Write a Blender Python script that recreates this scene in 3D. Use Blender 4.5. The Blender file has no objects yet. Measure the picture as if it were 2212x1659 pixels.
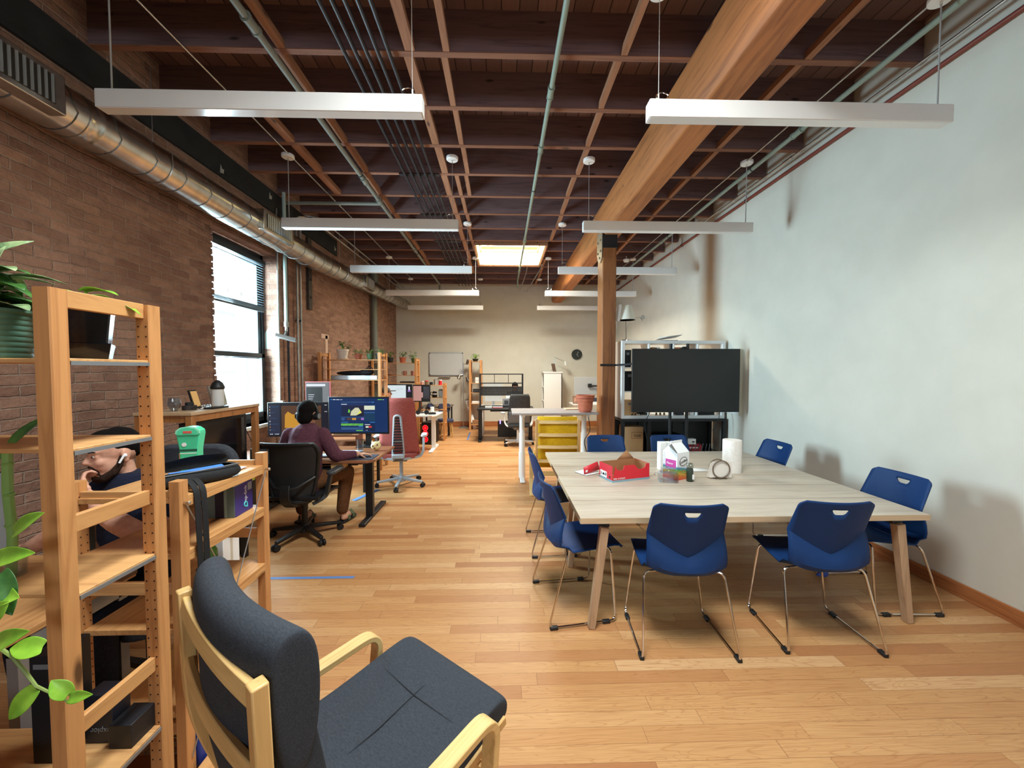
import bpy, bmesh, math, random
from mathutils import Vector, Matrix, Euler, Quaternion
from math import sin, cos, pi, radians, atan2, sqrt, hypot
random.seed(7)
SC = bpy.context.scene
COL = SC.collection
# ---------------------------------------------------------------- camera
CAMH = 1.68
FPX = 831.0
YAW = math.atan(22/FPX); PIT = math.atan(29.5*math.cos(YAW)/FPX)
cd = bpy.data.cameras.new('camera'); cd.sensor_fit = 'HORIZONTAL'; cd.sensor_width = 36.0
cd.lens = FPX/2212*36.0; cd.clip_start = .02; cd.clip_end = 200
cam = bpy.data.objects.new('camera', cd); COL.objects.link(cam)
cam.location = (0, 0, CAMH); cam.rotation_euler = (pi/2-PIT, 0, -YAW)
SC.camera = cam
# ---------------------------------------------------------------- view, world and daylight
SC.view_settings.view_transform = 'Standard'; SC.view_settings.look = 'None'
SC.view_settings.exposure = 0.0; SC.view_settings.gamma = 1.0
SC.view_settings.use_curve_mapping = False
SC.cycles.max_bounces = 10; SC.cycles.diffuse_bounces = 5; SC.cycles.transparent_max_bounces = 16
SC.cycles.caustics_reflective = False; SC.cycles.caustics_refractive = False
SC.cycles.sample_clamp_indirect = 4.0
wd = bpy.data.worlds.new('sky'); SC.world = wd; wd.use_nodes = True
bg = wd.node_tree.nodes['Background']; bg.inputs[0].default_value = (.80, .90, 1.0, 1); bg.inputs[1].default_value = 2.6
def area(name, loc, rot, sx, sy, power, col, spread=180):
    l = bpy.data.lights.new(name, 'AREA'); l.shape = 'RECTANGLE'; l.size = sx; l.size_y = sy
    l.energy = power; l.color = col; l.spread = radians(spread)
    o = bpy.data.objects.new(name, l); COL.objects.link(o); o.location = loc; o.rotation_euler = rot
    return o
# daylight arriving at the brick wall window and far roof light, plus two added sources
area('window_daylight', (-3.75, 4.87, 2.2), (0, radians(-90), 0), 2.3, 1.25, 700, (.64, .87, 1.0))
area('roof_daylight', (.17, 8.32, 4.62), (0, 0, 0), 1.36, 1.4, 560, (1.0, .91, .76))
area('roof_daylight', (.25, 1.25, 4.62), (0, 0, 0), 1.36, 1.4, 330, (.94, .98, 1.0))  # unseen roof light, added overhead to match the daylight
area('window_daylight', (.2, -6.5, 2.75), (radians(90), 0, 0), 4.6, 1.6, 150, (.80, .90, 1.0))  # light of an added front window, unseen behind the camera
# ---------------------------------------------------------------- helpers
def L(c):
    c /= 255.0
    return c/12.92 if c <= .04045 else ((c+.055)/1.055)**2.4
def rgb(r, g, b): return (L(r), L(g), L(b), 1)
MATS = {}
def mat(name, col=(128,128,128), rough=.5, metal=0.0, spec=.5, emit=None, es=1.0, coat=0.0, alpha=1.0, trans=0.0):
    if name in MATS: return MATS[name]
    m = bpy.data.materials.new(name); m.use_nodes = True
    b = m.node_tree.nodes['Principled BSDF']
    b.inputs['Base Color'].default_value = rgb(*col); b.inputs['Roughness'].default_value = rough
    b.inputs['Metallic'].default_value = metal; b.inputs['Specular IOR Level'].default_value = spec
    b.inputs['Coat Weight'].default_value = coat; b.inputs['Alpha'].default_value = alpha
    b.inputs['Transmission Weight'].default_value = trans
    if emit: b.inputs['Emission Color'].default_value = rgb(*emit); b.inputs['Emission Strength'].default_value = es
    MATS[name] = m
    return m
class NT:
    """small node-tree writer"""
    def __init__(s, m): s.t = m.node_tree; s.b = s.t.nodes['Principled BSDF']
    def n(s, typ, **kw):
        nd = s.t.nodes.new('ShaderNode'+typ)
        for k, v in kw.items(): setattr(nd, k, v)
        return nd
    def lk(s, a, b): s.t.links.new(a, b)
    def setin(s, nd, i, v):
        if isinstance(v, bpy.types.NodeSocket): s.lk(v, nd.inputs[i])
        elif v is not None: nd.inputs[i].default_value = v
    def m(s, op, a, b=None, c=None):
        nd = s.n('Math', operation=op)
        for i, v in enumerate((a, b, c)): s.setin(nd, i, v)
        return nd.outputs[0]
    def obj(s): return s.n('TexCoord').outputs['Object']
    def map(s, v, sc=(1,1,1), loc=(0,0,0), rot=(0,0,0)):
        nd = s.n('Mapping'); s.lk(v, nd.inputs[0]); nd.inputs['Scale'].default_value = sc
        nd.inputs['Location'].default_value = loc; nd.inputs['Rotation'].default_value = rot
        return nd.outputs[0]
    def noise(s, v, sc=5, det=3, rough=.55, dist=0):
        nd = s.n('TexNoise'); s.lk(v, nd.inputs['Vector']); nd.inputs['Scale'].default_value = sc
        nd.inputs['Detail'].default_value = det; nd.inputs['Roughness'].default_value = rough; nd.inputs['Distortion'].default_value = dist
        return nd.outputs['Fac']
    def ramp(s, f, stops, interp='LINEAR'):
        nd = s.n('ValToRGB'); s.lk(f, nd.inputs[0]); cr = nd.color_ramp; cr.interpolation = interp
        while len(cr.elements) < len(stops): cr.elements.new(.5)
        for e, (p, c) in zip(cr.elements, stops): e.position = p; e.color = rgb(*c) if len(c) == 3 else c
        return nd.outputs[0]
    def mix(s, f, a, b, blend='MIX'):
        nd = s.n('Mix', data_type='RGBA', blend_type=blend)
        s.setin(nd, 0, f)
        for i, v in ((6, a), (7, b)):
            if isinstance(v, bpy.types.NodeSocket): s.lk(v, nd.inputs[i])
            else: nd.inputs[i].default_value = rgb(*v)
        return nd.outputs[2]
    def col(s, c): s.lk(c, s.b.inputs['Base Color'])
    def rough(s, c): s.setin(s.b, s.b.inputs.find('Roughness'), c)
    def bump(s, h, st=.2, d=.01):
        nd = s.n('Bump'); s.lk(h, nd.inputs['Height']); nd.inputs['Strength'].default_value = st; nd.inputs['Distance'].default_value = d
        s.lk(nd.outputs[0], s.b.inputs['Normal'])
def wood(name, c1, c2, axis, rough=.5, sc=1.0, knots=True, coat=0):
    if name in MATS: return MATS[name]
    m = mat(name, c1, rough, coat=coat); t = NT(m); o = t.obj()
    s = [9*sc, 9*sc, 9*sc]; s['xyz'.index(axis)] = .55*sc
    v = t.map(o, tuple(s)); f = t.noise(v, 3.0, 4, .6, 1.2)
    s2 = [70*sc]*3; s2['xyz'.index(axis)] = 2.5*sc
    g = t.noise(t.map(o, tuple(s2)), 2.0, 2)
    c = t.ramp(f, [(.3, c2), (.5, c1), (.72, tuple(min(255, int(x*1.06)) for x in c1))])
    c = t.mix(t.m('MULTIPLY', g, .35), c, c2)
    if knots:
        vo = t.n('TexVoronoi'); sk = [7.0, 7.0, 7.0]; sk['xyz'.index(axis)] = 2.2
        t.lk(t.map(o, tuple(sk)), vo.inputs['Vector']); vo.inputs['Scale'].default_value = 1.0
        k = t.ramp(vo.outputs['Distance'], [(.05, (255,255,255)), (.12, (0,0,0))])
        c = t.mix(k, c, tuple(int(x*.55) for x in c2))
    t.col(c); t.bump(g, .08, .002)
    return m
def fabric(name, c, c2, sc=400, rough=.95):
    if name in MATS: return MATS[name]
    m = mat(name, c, rough, spec=.2); t = NT(m); o = t.obj()
    f = t.noise(t.map(o, (1, 1, .25)), sc, 2); g = t.noise(t.map(o, (.25, 1, 1)), sc*.35, 2)
    t.col(t.ramp(t.m('ADD', t.m('MULTIPLY', f, .5), t.m('MULTIPLY', g, .5)), [(.35, c2), (.62, c)])); t.bump(f, .25, .002)
    return m
def speckle(name, c, c2, sc=30, rough=.6, st=.0, lo=.35, hi=.65, metal=0.0, spec=.5):
    if name in MATS: return MATS[name]
    m = mat(name, c, rough, metal=metal, spec=spec); t = NT(m); f = t.noise(t.obj(), sc, 4)
    t.col(t.ramp(f, [(lo, c2), (hi, c)]))
    if st: t.bump(f, st, .004)
    return m
def glass(name, tint=(235,245,245), op=.12):
    if name in MATS: return MATS[name]
    m = bpy.data.materials.new(name); m.use_nodes = True; t = m.node_tree; t.nodes.clear()
    out = t.nodes.new('ShaderNodeOutputMaterial'); tr = t.nodes.new('ShaderNodeBsdfTransparent'); gl = t.nodes.new('ShaderNodeBsdfGlossy')
    tr.inputs[0].default_value = rgb(*tint); gl.inputs['Roughness'].default_value = .03; gl.inputs[0].default_value = (.9, .95, 1, 1)
    fr = t.nodes.new('ShaderNodeLayerWeight'); fr.inputs[0].default_value = .5
    pw = t.nodes.new('ShaderNodeMath'); pw.operation = 'POWER'; pw.inputs[1].default_value = 4.0; t.links.new(fr.outputs['Facing'], pw.inputs[0])
    sc_ = t.nodes.new('ShaderNodeMath'); sc_.operation = 'MULTIPLY'; sc_.inputs[1].default_value = .6; t.links.new(pw.outputs[0], sc_.inputs[0])
    ad = t.nodes.new('ShaderNodeMath'); ad.operation = 'ADD'; ad.inputs[1].default_value = op; t.links.new(sc_.outputs[0], ad.inputs[0])
    mx = t.nodes.new('ShaderNodeMixShader'); t.links.new(ad.outputs[0], mx.inputs[0]); t.links.new(tr.outputs[0], mx.inputs[1]); t.links.new(gl.outputs[0], mx.inputs[2])
    t.links.new(mx.outputs[0], out.inputs[0]); MATS[name] = m
    return m
def V(*a): return Vector(a)
class MB:
    """collects shapes, then links them as ONE mesh object"""
    def __init__(s): s.v = []; s.f = []; s.m = []; s.mi = 0
    def mat(s, i): s.mi = i; return s
    def add(s, vs, fs):
        o = len(s.v); s.v += [tuple(p) for p in vs]; s.f += [tuple(i+o for i in f) for f in fs]; s.m += [s.mi]*len(fs); return s
    def box(s, x0, x1, y0, y1, z0, z1):
        return s.add([(x0,y0,z0),(x1,y0,z0),(x1,y1,z0),(x0,y1,z0),(x0,y0,z1),(x1,y0,z1),(x1,y1,z1),(x0,y1,z1)],
                     [(3,2,1,0),(4,5,6,7),(0,1,5,4),(1,2,6,5),(2,3,7,6),(3,0,4,7)])
    def cbox(s, c, d, rot=None):
        h = [x/2 for x in d]; R = Euler(rot).to_matrix() if rot else Matrix.Identity(3); c = Vector(c)
        vs = [c+R@Vector((a*h[0], b*h[1], e*h[2])) for e in (-1,1) for a, b in ((-1,-1),(1,-1),(1,1),(-1,1))]
        return s.add(vs, [(3,2,1,0),(4,5,6,7),(0,1,5,4),(1,2,6,5),(2,3,7,6),(3,0,4,7)])
    def bar(s, p0, p1, w, h, up=(0,0,1), w1=None, h1=None):
        p0 = Vector(p0); p1 = Vector(p1); d = (p1-p0).normalized(); u = Vector(up)
        x = d.cross(u); x = (x if x.length > 1e-4 else d.cross(Vector((1,0,0)))).normalized(); u = x.cross(d)
        w1 = w if w1 is None else w1; h1 = h if h1 is None else h1; vs = []
        for p, a, b in ((p0, w/2, h/2), (p1, w1/2, h1/2)): vs += [p-x*a-u*b, p+x*a-u*b, p+x*a+u*b, p-x*a+u*b]
        return s.add(vs, [(3,2,1,0),(4,5,6,7),(0,1,5,4),(1,2,6,5),(2,3,7,6),(3,0,4,7)])
    def tube(s, pts, r, n=8, closed=False, ry=None):
        P = [Vector(p) for p in pts]; k = len(P); R = r if isinstance(r, (list, tuple)) else [r]*k
        T = []
        for i in range(k):
            a = P[(i-1) % k] if (closed or i) else P[0]; b = P[(i+1) % k] if (closed or i < k-1) else P[-1]
            T.append((b-a).normalized())
        u = T[0].orthogonal().normalized(); vs = []; fs = []
        for i in range(k):
            u = (u-T[i]*u.dot(T[i])); u = u.normalized() if u.length > 1e-6 else T[i].orthogonal().normalized(); w = T[i].cross(u)
            for j in range(n): a = 2*pi*j/n; vs.append(P[i]+u*cos(a)*R[i]+w*sin(a)*R[i])
        for i in range(k if closed else k-1):
            a = i*n; b = ((i+1) % k)*n
            for j in range(n): fs.append((a+j, a+(j+1) % n, b+(j+1) % n, b+j))
        if not closed: fs += [tuple(range(n-1, -1, -1)), tuple((k-1)*n+j for j in range(n))]
        return s.add(vs, fs)
    def cyl(s, p0, p1, r0, r1=None, n=16): return s.tube([p0, p1], [r0, r0 if r1 is None else r1], n)
    def lathe(s, prof, c=(0,0,0), n=24, a0=0, sx=1, sy=1):
        vs = []; fs = []; k = len(prof)
        for r, z in prof:
            for j in range(n): a = a0+2*pi*j/n; vs.append((c[0]+sx*r*cos(a), c[1]+sy*r*sin(a), c[2]+z))
        for i in range(k-1):
            for j in range(n): fs.append((i*n+j, i*n+(j+1) % n, (i+1)*n+(j+1) % n, (i+1)*n+j))
        fs += [tuple(range(n-1, -1, -1)), tuple((k-1)*n+j for j in range(n))]
        return s.add(vs, fs)
    def ell(s, c, r, n=14, m=9, rot=None):
        R = Euler(rot).to_matrix() if rot else Matrix.Identity(3); c = Vector(c); vs = [c+R@Vector((0,0,-r[2]))]; fs = []
        for i in range(1, m):
            t = -pi/2+pi*i/m
            for j in range(n): a = 2*pi*j/n; vs.append(c+R@Vector((r[0]*cos(t)*cos(a), r[1]*cos(t)*sin(a), r[2]*sin(t))))
        vs.append(c+R@Vector((0,0,r[2]))); e = len(vs)-1
        for j in range(n): fs.append((0, 1+(j+1) % n, 1+j)); fs.append((e, e-n+j, e-n+(j+1) % n))
        for i in range(m-2):
            for j in range(n): fs.append((1+i*n+j, 1+i*n+(j+1) % n, 1+(i+1)*n+(j+1) % n, 1+(i+1)*n+j))
        return s.add(vs, fs)
    def prism(s, poly, d0, d1, axis='z', mtx=None):
        def q(a, b, d): return {'z': (a, b, d), 'y': (a, d, b), 'x': (d, a, b)}[axis]
        n = len(poly); vs = [q(a, b, d0) for a, b in poly]+[q(a, b, d1) for a, b in poly]
        if mtx is not None: vs = [mtx@Vector(p) for p in vs]
        return s.add(vs, [tuple(range(n-1, -1, -1)), tuple(range(n, 2*n))]+[(i, (i+1) % n, n+(i+1) % n, n+i) for i in range(n)])
    def grid(s, rows, closeu=False):
        k = len(rows); n = len(rows[0]); vs = [p for r in rows for p in r]; fs = []
        for i in range(k-1):
            for j in range(n if closeu else n-1): fs.append((i*n+j, i*n+(j+1) % n, (i+1)*n+(j+1) % n, (i+1)*n+j))
        return s.add(vs, fs)
    def build(s, name, mats, parent=None, loc=(0,0,0), rot=(0,0,0), smooth=35, bev=0, seg=2, sub=0, sol=0, off=0):
        me = bpy.data.meshes.new(name); me.from_pydata(s.v, [], s.f)
        for m in (mats if isinstance(mats, (list, tuple)) else [mats]): me.materials.append(m)
        me.polygons.foreach_set('material_index', s.m)
        bm = bmesh.new(); bm.from_mesh(me); bmesh.ops.recalc_face_normals(bm, faces=bm.faces); bm.to_mesh(me); bm.free()
        if smooth:
            me.shade_smooth()
            if smooth < 180: me.set_sharp_from_angle(angle=radians(smooth))
        o = bpy.data.objects.new(name, me); COL.objects.link(o); o.location = loc; o.rotation_euler = rot
        if parent: o.parent = parent
        if sol: md = o.modifiers.new('solid', 'SOLIDIFY'); md.thickness = sol; md.offset = off
        if bev: md = o.modifiers.new('bevel', 'BEVEL'); md.width = bev; md.segments = seg; md.limit_method = 'ANGLE'; md.angle_limit = radians(40)
        if sub: md = o.modifiers.new('sub', 'SUBSURF'); md.levels = sub; md.render_levels = sub
        return o
def tag(o, label, cat, group=None, kind=None):
    if label: o['label'] = label
    if cat: o['category'] = cat
    if group: o['group'] = group
    if kind: o['kind'] = kind
    return o
def thing(name, label, cat, loc=(0,0,0), rz=0, group=None, rot=None):
    o = bpy.data.objects.new(name, None); COL.objects.link(o); o.empty_display_size = .05
    o.location = loc; o.rotation_euler = rot if rot else (0, 0, rz)
    return tag(o, label, cat, group)
def dup(root, loc, rz=None, label=None, group=None):
    def cp(o, par):
        c = o.copy(); COL.objects.link(c)
        if par: c.parent = par
        for ch in list(o.children): cp(ch, c)
        return c
    r = cp(root, None); r.location = loc
    if rz is not None: r.rotation_euler = (0, 0, rz)
    if label: r['label'] = label
    if group: r['group'] = group
    return r
def struct(o): o['kind'] = 'structure'; return o
def arc(c, r, a0, a1, n, ax=(1,0,0), ay=(0,0,1)):
    c = Vector(c); ax = Vector(ax); ay = Vector(ay)
    return [c+ax*r*cos(a0+(a1-a0)*i/n)+ay*r*sin(a0+(a1-a0)*i/n) for i in range(n+1)]
def rrect(w, h, r, n=4, cx=0, cy=0):
    o = []
    for sx, sy, a in ((1,1,0), (-1,1,pi/2), (-1,-1,pi), (1,-1,1.5*pi)):
        for i in range(n+1): t = a+pi/2*i/n; o.append((cx+sx*(w/2-r)+r*cos(t), cy+sy*(h/2-r)+r*sin(t)))
    return o
def bend(pts, r, n=4):
    """polyline with rounded corners"""
    P = [Vector(p) for p in pts]; o = [P[0]]
    for i in range(1, len(P)-1):
        a = (P[i-1]-P[i]); b = (P[i+1]-P[i]); d = min(r, a.length*.45, b.length*.45); a = P[i]+a.normalized()*d; b = P[i]+b.normalized()*d
        for k in range(n+1): t = k/n; o.append(a*(1-t)**2+P[i]*2*t*(1-t)+b*t*t)
    return o+[P[-1]]
def text(name, body, size, m, parent, loc, rot, ext=.0006, align='LEFT', sx=1.0, bold=0.0):
    cu = bpy.data.curves.new(name, 'FONT'); cu.body = body; cu.size = size; cu.extrude = ext; cu.align_x = align; cu.offset = bold
    o = bpy.data.objects.new(name, cu); COL.objects.link(o)
    me = bpy.data.meshes.new_from_object(o.evaluated_get(bpy.context.evaluated_depsgraph_get())); bpy.data.objects.remove(o)
    me.materials.clear(); me.materials.append(m)
    o = bpy.data.objects.new(name, me); COL.objects.link(o); o.parent = parent; o.location = loc; o.rotation_euler = rot; o.scale = (sx, 1, 1)
    return o
def _sweep(s, pts, w, h, side, closed=False):
    """rectangular section w (along side) x h swept along pts lying roughly across side"""
    P = [Vector(p) for p in pts]; k = len(P); vs = []; fs = []
    for i in range(k):
        d = (P[min(i+1, k-1)]-P[max(i-1, 0)]).normalized(); sd = Vector(side); sd = (sd-d*sd.dot(d)).normalized(); n = d.cross(sd)
        vs += [P[i]-sd*w/2-n*h/2, P[i]+sd*w/2-n*h/2, P[i]+sd*w/2+n*h/2, P[i]-sd*w/2+n*h/2]
    for i in range(k-1):
        for j in range(4): fs.append((i*4+j, i*4+(j+1) % 4, i*4+4+(j+1) % 4, i*4+4+j))
    fs += [(3,2,1,0), tuple((k-1)*4+j for j in range(4))]
    return s.add(vs, fs)
MB.sweep = _sweep
def _leaf(s, base, dirv, up, ln, w, curl=.15, fold=.12, heart=True):
    d = Vector(dirv).normalized(); u = Vector(up); u = (u-d*u.dot(d)).normalized(); x = d.cross(u); b = Vector(base); rows = []
    n = 8
    for i in range(n+1):
        t = i/n
        if heart: hw = w*.5*(max(0, sin(pi*min(1, (t+.16)/1.16)))**.75)*(1-.25*t); 
        else: hw = w*.5*sin(pi*min(1, t*.97+.03))**.8
        if i == n: hw = .0005
        back = -.10*ln*(1-t)**3 if heart else 0
        c = b+d*(ln*t)-u*(curl*ln*t*t)
        r = []
        for q in (-1, -.55, 0, .55, 1):
            r.append(c+x*(hw*q)+u*(fold*hw*abs(q)*1.5)+d*(back*abs(q)*(1-t)**2))
        rows.append(r)
    return s.grid(rows)
MB.leaf = _leaf
def leaf_mat(name, c, c2, vein=None):
    m = mat(name, c, .38, spec=.5)
    t = NT(m); f = t.noise(t.obj(), 22, 3); t.col(t.ramp(f, [(.35, c2), (.65, c)]))
    m.node_tree.nodes['Principled BSDF'].inputs['Subsurface Weight'].default_value = 0
    return m
M_leaf = leaf_mat('leaf_lime', (150,196,62), (112,166,44)); M_leafd = leaf_mat('leaf_deep', (78,124,52), (50,92,40)); M_leafv = leaf_mat('leaf_variegated', (176,196,140), (62,104,62)); M_leafm = leaf_mat('leaf_mid', (86,132,60), (56,100,44))
M_stem = mat('stem_green', (128,146,70), .5); M_soil = speckle('soil', (62,48,38), (34,26,22), 60, 1, .5)
M_terra = speckle('terracotta', (186,104,76), (168,90,64), 12, .8)
def blob(mb, name, m, parent=None, voxel=.006, it=4, fac=.5, loc=(0,0,0), rot=(0,0,0)):
    """fuses overlapping shapes into one continuous surface"""
    o = mb.build(name, m, parent, loc, rot, smooth=180)
    r = o.modifiers.new('fuse', 'REMESH'); r.mode = 'VOXEL'; r.voxel_size = voxel; r.use_smooth_shade = True
    s = o.modifiers.new('smooth', 'SMOOTH'); s.iterations = it; s.factor = fac
    return o
def limb(mb, pts, rs, n=14):
    """tapering limb through pts, with round ends"""
    P = bend(pts, .05, 3) if len(pts) > 2 else [Vector(p) for p in pts]
    # radii by arc length
    L_ = [0]; 
    for a, b in zip([Vector(p) for p in pts], [Vector(p) for p in pts][1:]): L_.append(L_[-1]+(b-a).length)
    tot = [0]
    for a, b in zip(P, P[1:]): tot.append(tot[-1]+(b-a).length)
    R = []
    for t in tot:
        t = t*L_[-1]/max(1e-6, tot[-1])
        for i in range(len(L_)-1):
            if t <= L_[i+1]+1e-6: k = (t-L_[i])/max(1e-6, L_[i+1]-L_[i]); R.append(rs[i]*(1-k)+rs[i+1]*k); break
        else: R.append(rs[-1])
    mb.tube(P, R, n); mb.ell(P[0], (R[0],)*3, 12, 8); mb.ell(P[-1], (R[-1],)*3, 12, 8)
    return mb
# ---------------------------------------------------------------- setting: materials
XL, XR, YB, YF, ZJ, ZD = -3.13, 3.40, 11.54, -6.1, 4.15, 4.47
def floor_mat():
    m = mat('oak_floor', (200,140,90), .3, spec=.2); t = NT(m); sp = t.n('SeparateXYZ'); t.lk(t.obj(), sp.inputs[0])
    x, y = sp.outputs[0], sp.outputs[1]
    ry = t.m('DIVIDE', y, .083); row = t.m('FLOOR', ry); fy = t.m('FRACT', ry)
    wn = t.n('TexWhiteNoise', noise_dimensions='1D'); t.lk(row, wn.inputs['W']); rr = wn.outputs['Value']
    ln = t.m('ADD', t.m('MULTIPLY', rr, .7), .75)
    rx = t.m('DIVIDE', t.m('ADD', x, t.m('MULTIPLY', rr, 37.0)), ln); idx = t.m('FLOOR', rx); fx = t.m('FRACT', rx)
    cb = t.n('CombineXYZ'); t.lk(row, cb.inputs[0]); t.lk(idx, cb.inputs[1])
    w2 = t.n('TexWhiteNoise', noise_dimensions='2D'); t.lk(cb.outputs[0], w2.inputs['Vector']); pr = w2.outputs['Value']
    base = t.ramp(pr, [(0, (166,112,72)), (.1, (182,130,84)), (.4, (191,142,93)), (.75, (197,150,101)), (1, (206,162,116))])
    # grain: stretched noise plus cathedral rings, shifted per plank
    cg = t.n('CombineXYZ'); t.lk(t.m('ADD', t.m('MULTIPLY', x, 1.1), t.m('MULTIPLY', pr, 90)), cg.inputs[0]); t.lk(t.m('MULTIPLY', y, 11.0), cg.inputs[1]); t.lk(t.m('MULTIPLY', pr, 50), cg.inputs[2])
    g1 = t.noise(cg.outputs[0], 1.3, 2, .5, .6)
    ring = t.m('ABSOLUTE', t.m('SINE', t.m('MULTIPLY', g1, 46.0)))
    cg2 = t.n('CombineXYZ'); t.lk(t.m('ADD', t.m('MULTIPLY', x, 4.0), t.m('MULTIPLY', pr, 70)), cg2.inputs[0]); t.lk(t.m('MULTIPLY', y, 150.0), cg2.inputs[1])
    g2 = t.noise(cg2.outputs[0], 1.0, 3, .6)
    rf = t.ramp(ring, [(.02, (255,255,255)), (.42, (0,0,0))])
    c = t.mix(t.m('MULTIPLY', rf, .42), base, (156,100,60)); c = t.mix(t.m('MULTIPLY', t.ramp(g2, [(.4, (0,0,0)), (.75, (255,255,255))]), .5), c, (154,98,58))
    ey = t.m('MINIMUM', fy, t.m('SUBTRACT', 1.0, fy)); ex = t.m('MULTIPLY', t.m('MINIMUM', fx, t.m('SUBTRACT', 1.0, fx)), 9.0)
    ed = t.m('MINIMUM', ey, ex); gap = t.ramp(ed, [(.004, (255,255,255)), (.022, (0,0,0))])
    c = t.mix(t.m('MULTIPLY', gap, .5), c, (96,52,32)); t.col(c)
    t.rough(t.m('ADD', t.m('MULTIPLY', g2, .12), .33)); t.bump(t.m('SUBTRACT', t.m('MULTIPLY', g2, .15), gap), .06, .002)
    return m
def brick_mat(name='brick', flip=False):
    m = mat(name, (150,95,75), .9, spec=.2); t = NT(m); sp = t.n('SeparateXYZ'); t.lk(t.obj(), sp.inputs[0])
    cb = t.n('CombineXYZ'); nz = t.noise(t.obj(), 2.2, 2)
    wob = t.m('MULTIPLY', t.m('SUBTRACT', nz, .5), .045)
    hor = sp.outputs[0] if flip else sp.outputs[1]
    n1 = t.noise(t.map(t.obj(), (1,1,1), (3,1,7)), 16, 3, .6); n2 = t.noise(t.map(t.obj(), (1,1,1), (9,4,2)), 16, 3, .6)
    d1 = t.m('MULTIPLY', t.m('SUBTRACT', n1, .5), .020); d2 = t.m('MULTIPLY', t.m('SUBTRACT', n2, .5), .017)
    t.lk(t.m('ADD', hor, d1), cb.inputs[0]); t.lk(t.m('ADD', t.m('ADD', sp.outputs[2], wob), d2), cb.inputs[1])
    b = t.n('TexBrick'); t.lk(cb.outputs[0], b.inputs['Vector'])
    b.inputs['Scale'].default_value = 1.0; b.inputs['Brick Width'].default_value = .215; b.inputs['Row Height'].default_value = .072
    b.inputs['Mortar Size'].default_value = .007; b.inputs['Mortar Smooth'].default_value = .8; b.inputs['Bias'].default_value = -.1
    b.inputs['Color1'].default_value = rgb(140,106,90); b.inputs['Color2'].default_value = rgb(174,136,116); b.inputs['Mortar'].default_value = rgb(170,148,132)
    big = t.noise(t.obj(), 1.1, 3); fine = t.noise(t.obj(), 22, 4, .65); sm = t.noise(t.map(t.obj(), (1, 4, 12)), 1.3, 1)
    c = t.mix(t.m('MULTIPLY', t.ramp(sm, [(.4, (0,0,0)), (.7, (255,255,255))]), .45), b.outputs['Color'], (116,86,74))
    c = t.mix(t.m('MULTIPLY', t.ramp(big, [(.5, (0,0,0)), (.75, (255,255,255))]), .4), c, (186,150,130))
    c = t.mix(t.m('MULTIPLY', t.ramp(fine, [(.5, (0,0,0)), (.8, (255,255,255))]), .4), c, (100,74,64))
    t.col(c)
    t.bump(t.m('ADD', t.m('MULTIPLY', t.m('SUBTRACT', 1.0, b.outputs['Fac']), .5), t.m('MULTIPLY', fine, 1.3)), .9, .016)
    return m
M_floor = floor_mat(); M_brick = brick_mat(); M_brickx = brick_mat('brick_reveal', True)
M_wall = speckle('white_paint', (214,210,198), (209,205,193), 3, .85, spec=.2)
M_oakbase = wood('base_oak', (176,112,66), (140,80,44), 'y', .45)
M_oakbasex = wood('base_oak_x', (176,112,66), (140,80,44), 'x', .45)
M_joist = wood('joist_wood', (118,92,92), (90,68,70), 'x', .8)
def deck_mat():
    m = mat('deck_boards', (96,56,42), .85); t = NT(m); sp = t.n('SeparateXYZ'); t.lk(t.obj(), sp.inputs[0])
    r = t.m('DIVIDE', sp.outputs[0], .14); row = t.m('FLOOR', r); fr = t.m('FRACT', r)
    wn = t.n('TexWhiteNoise', noise_dimensions='1D'); t.lk(row, wn.inputs['W'])
    g = t.noise(t.map(t.obj(), (24, 1.2, 1)), 2, 3)
    c = t.ramp(wn.outputs['Value'], [(0, (116,84,76)), (1, (150,112,98))]); c = t.mix(t.m('MULTIPLY', g, .5), c, (92,64,60))
    e = t.m('MINIMUM', fr, t.m('SUBTRACT', 1.0, fr)); c = t.mix(t.ramp(e, [(.01, (255,255,255)), (.05, (0,0,0))]), c, (40,22,18)); t.col(c)
    return m
M_deck = deck_mat()
M_strip = wood('blocking_wood', (160,112,82), (128,86,62), 'y', .75)
M_stripx = wood('joist_edge_wood', (140,96,74), (112,74,58), 'x', .75)
M_beam = wood('beam_wood', (176,112,62), (132,78,42), 'y', .6, .6)
M_post = wood('post_wood', (152,96,52), (112,66,34), 'z', .5, .6)
M_black = mat('black_metal', (22,22,23), .45, .0)
M_blackp = mat('black_plastic', (20,20,22), .5)
M_white = mat('white_enamel', (236,236,234), .35)
M_galv = speckle('galvanised', (200,200,196), (176,178,176), 14, .28, metal=1.0)
M_chrome = mat('chrome', (215,210,205), .12, 1.0)
M_grey = mat('grey_pipe', (128,134,126), .5, .1)
M_greenpipe = mat('green_grey_pipe', (142,158,146), .5, .1)
M_dark = mat('dark_conduit', (34,36,44), .45, .2)
M_redpipe = mat('red_pipe', (122,56,44), .5)
M_alum = mat('aluminium', (186,188,190), .3, .9)
M_greypl = mat('grey_plastic', (120,122,124), .5)
M_frame = mat('window_frame_dark', (42,50,54), .4, .2)
M_pane = glass('pane_glass', (250,253,253), .02)
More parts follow.
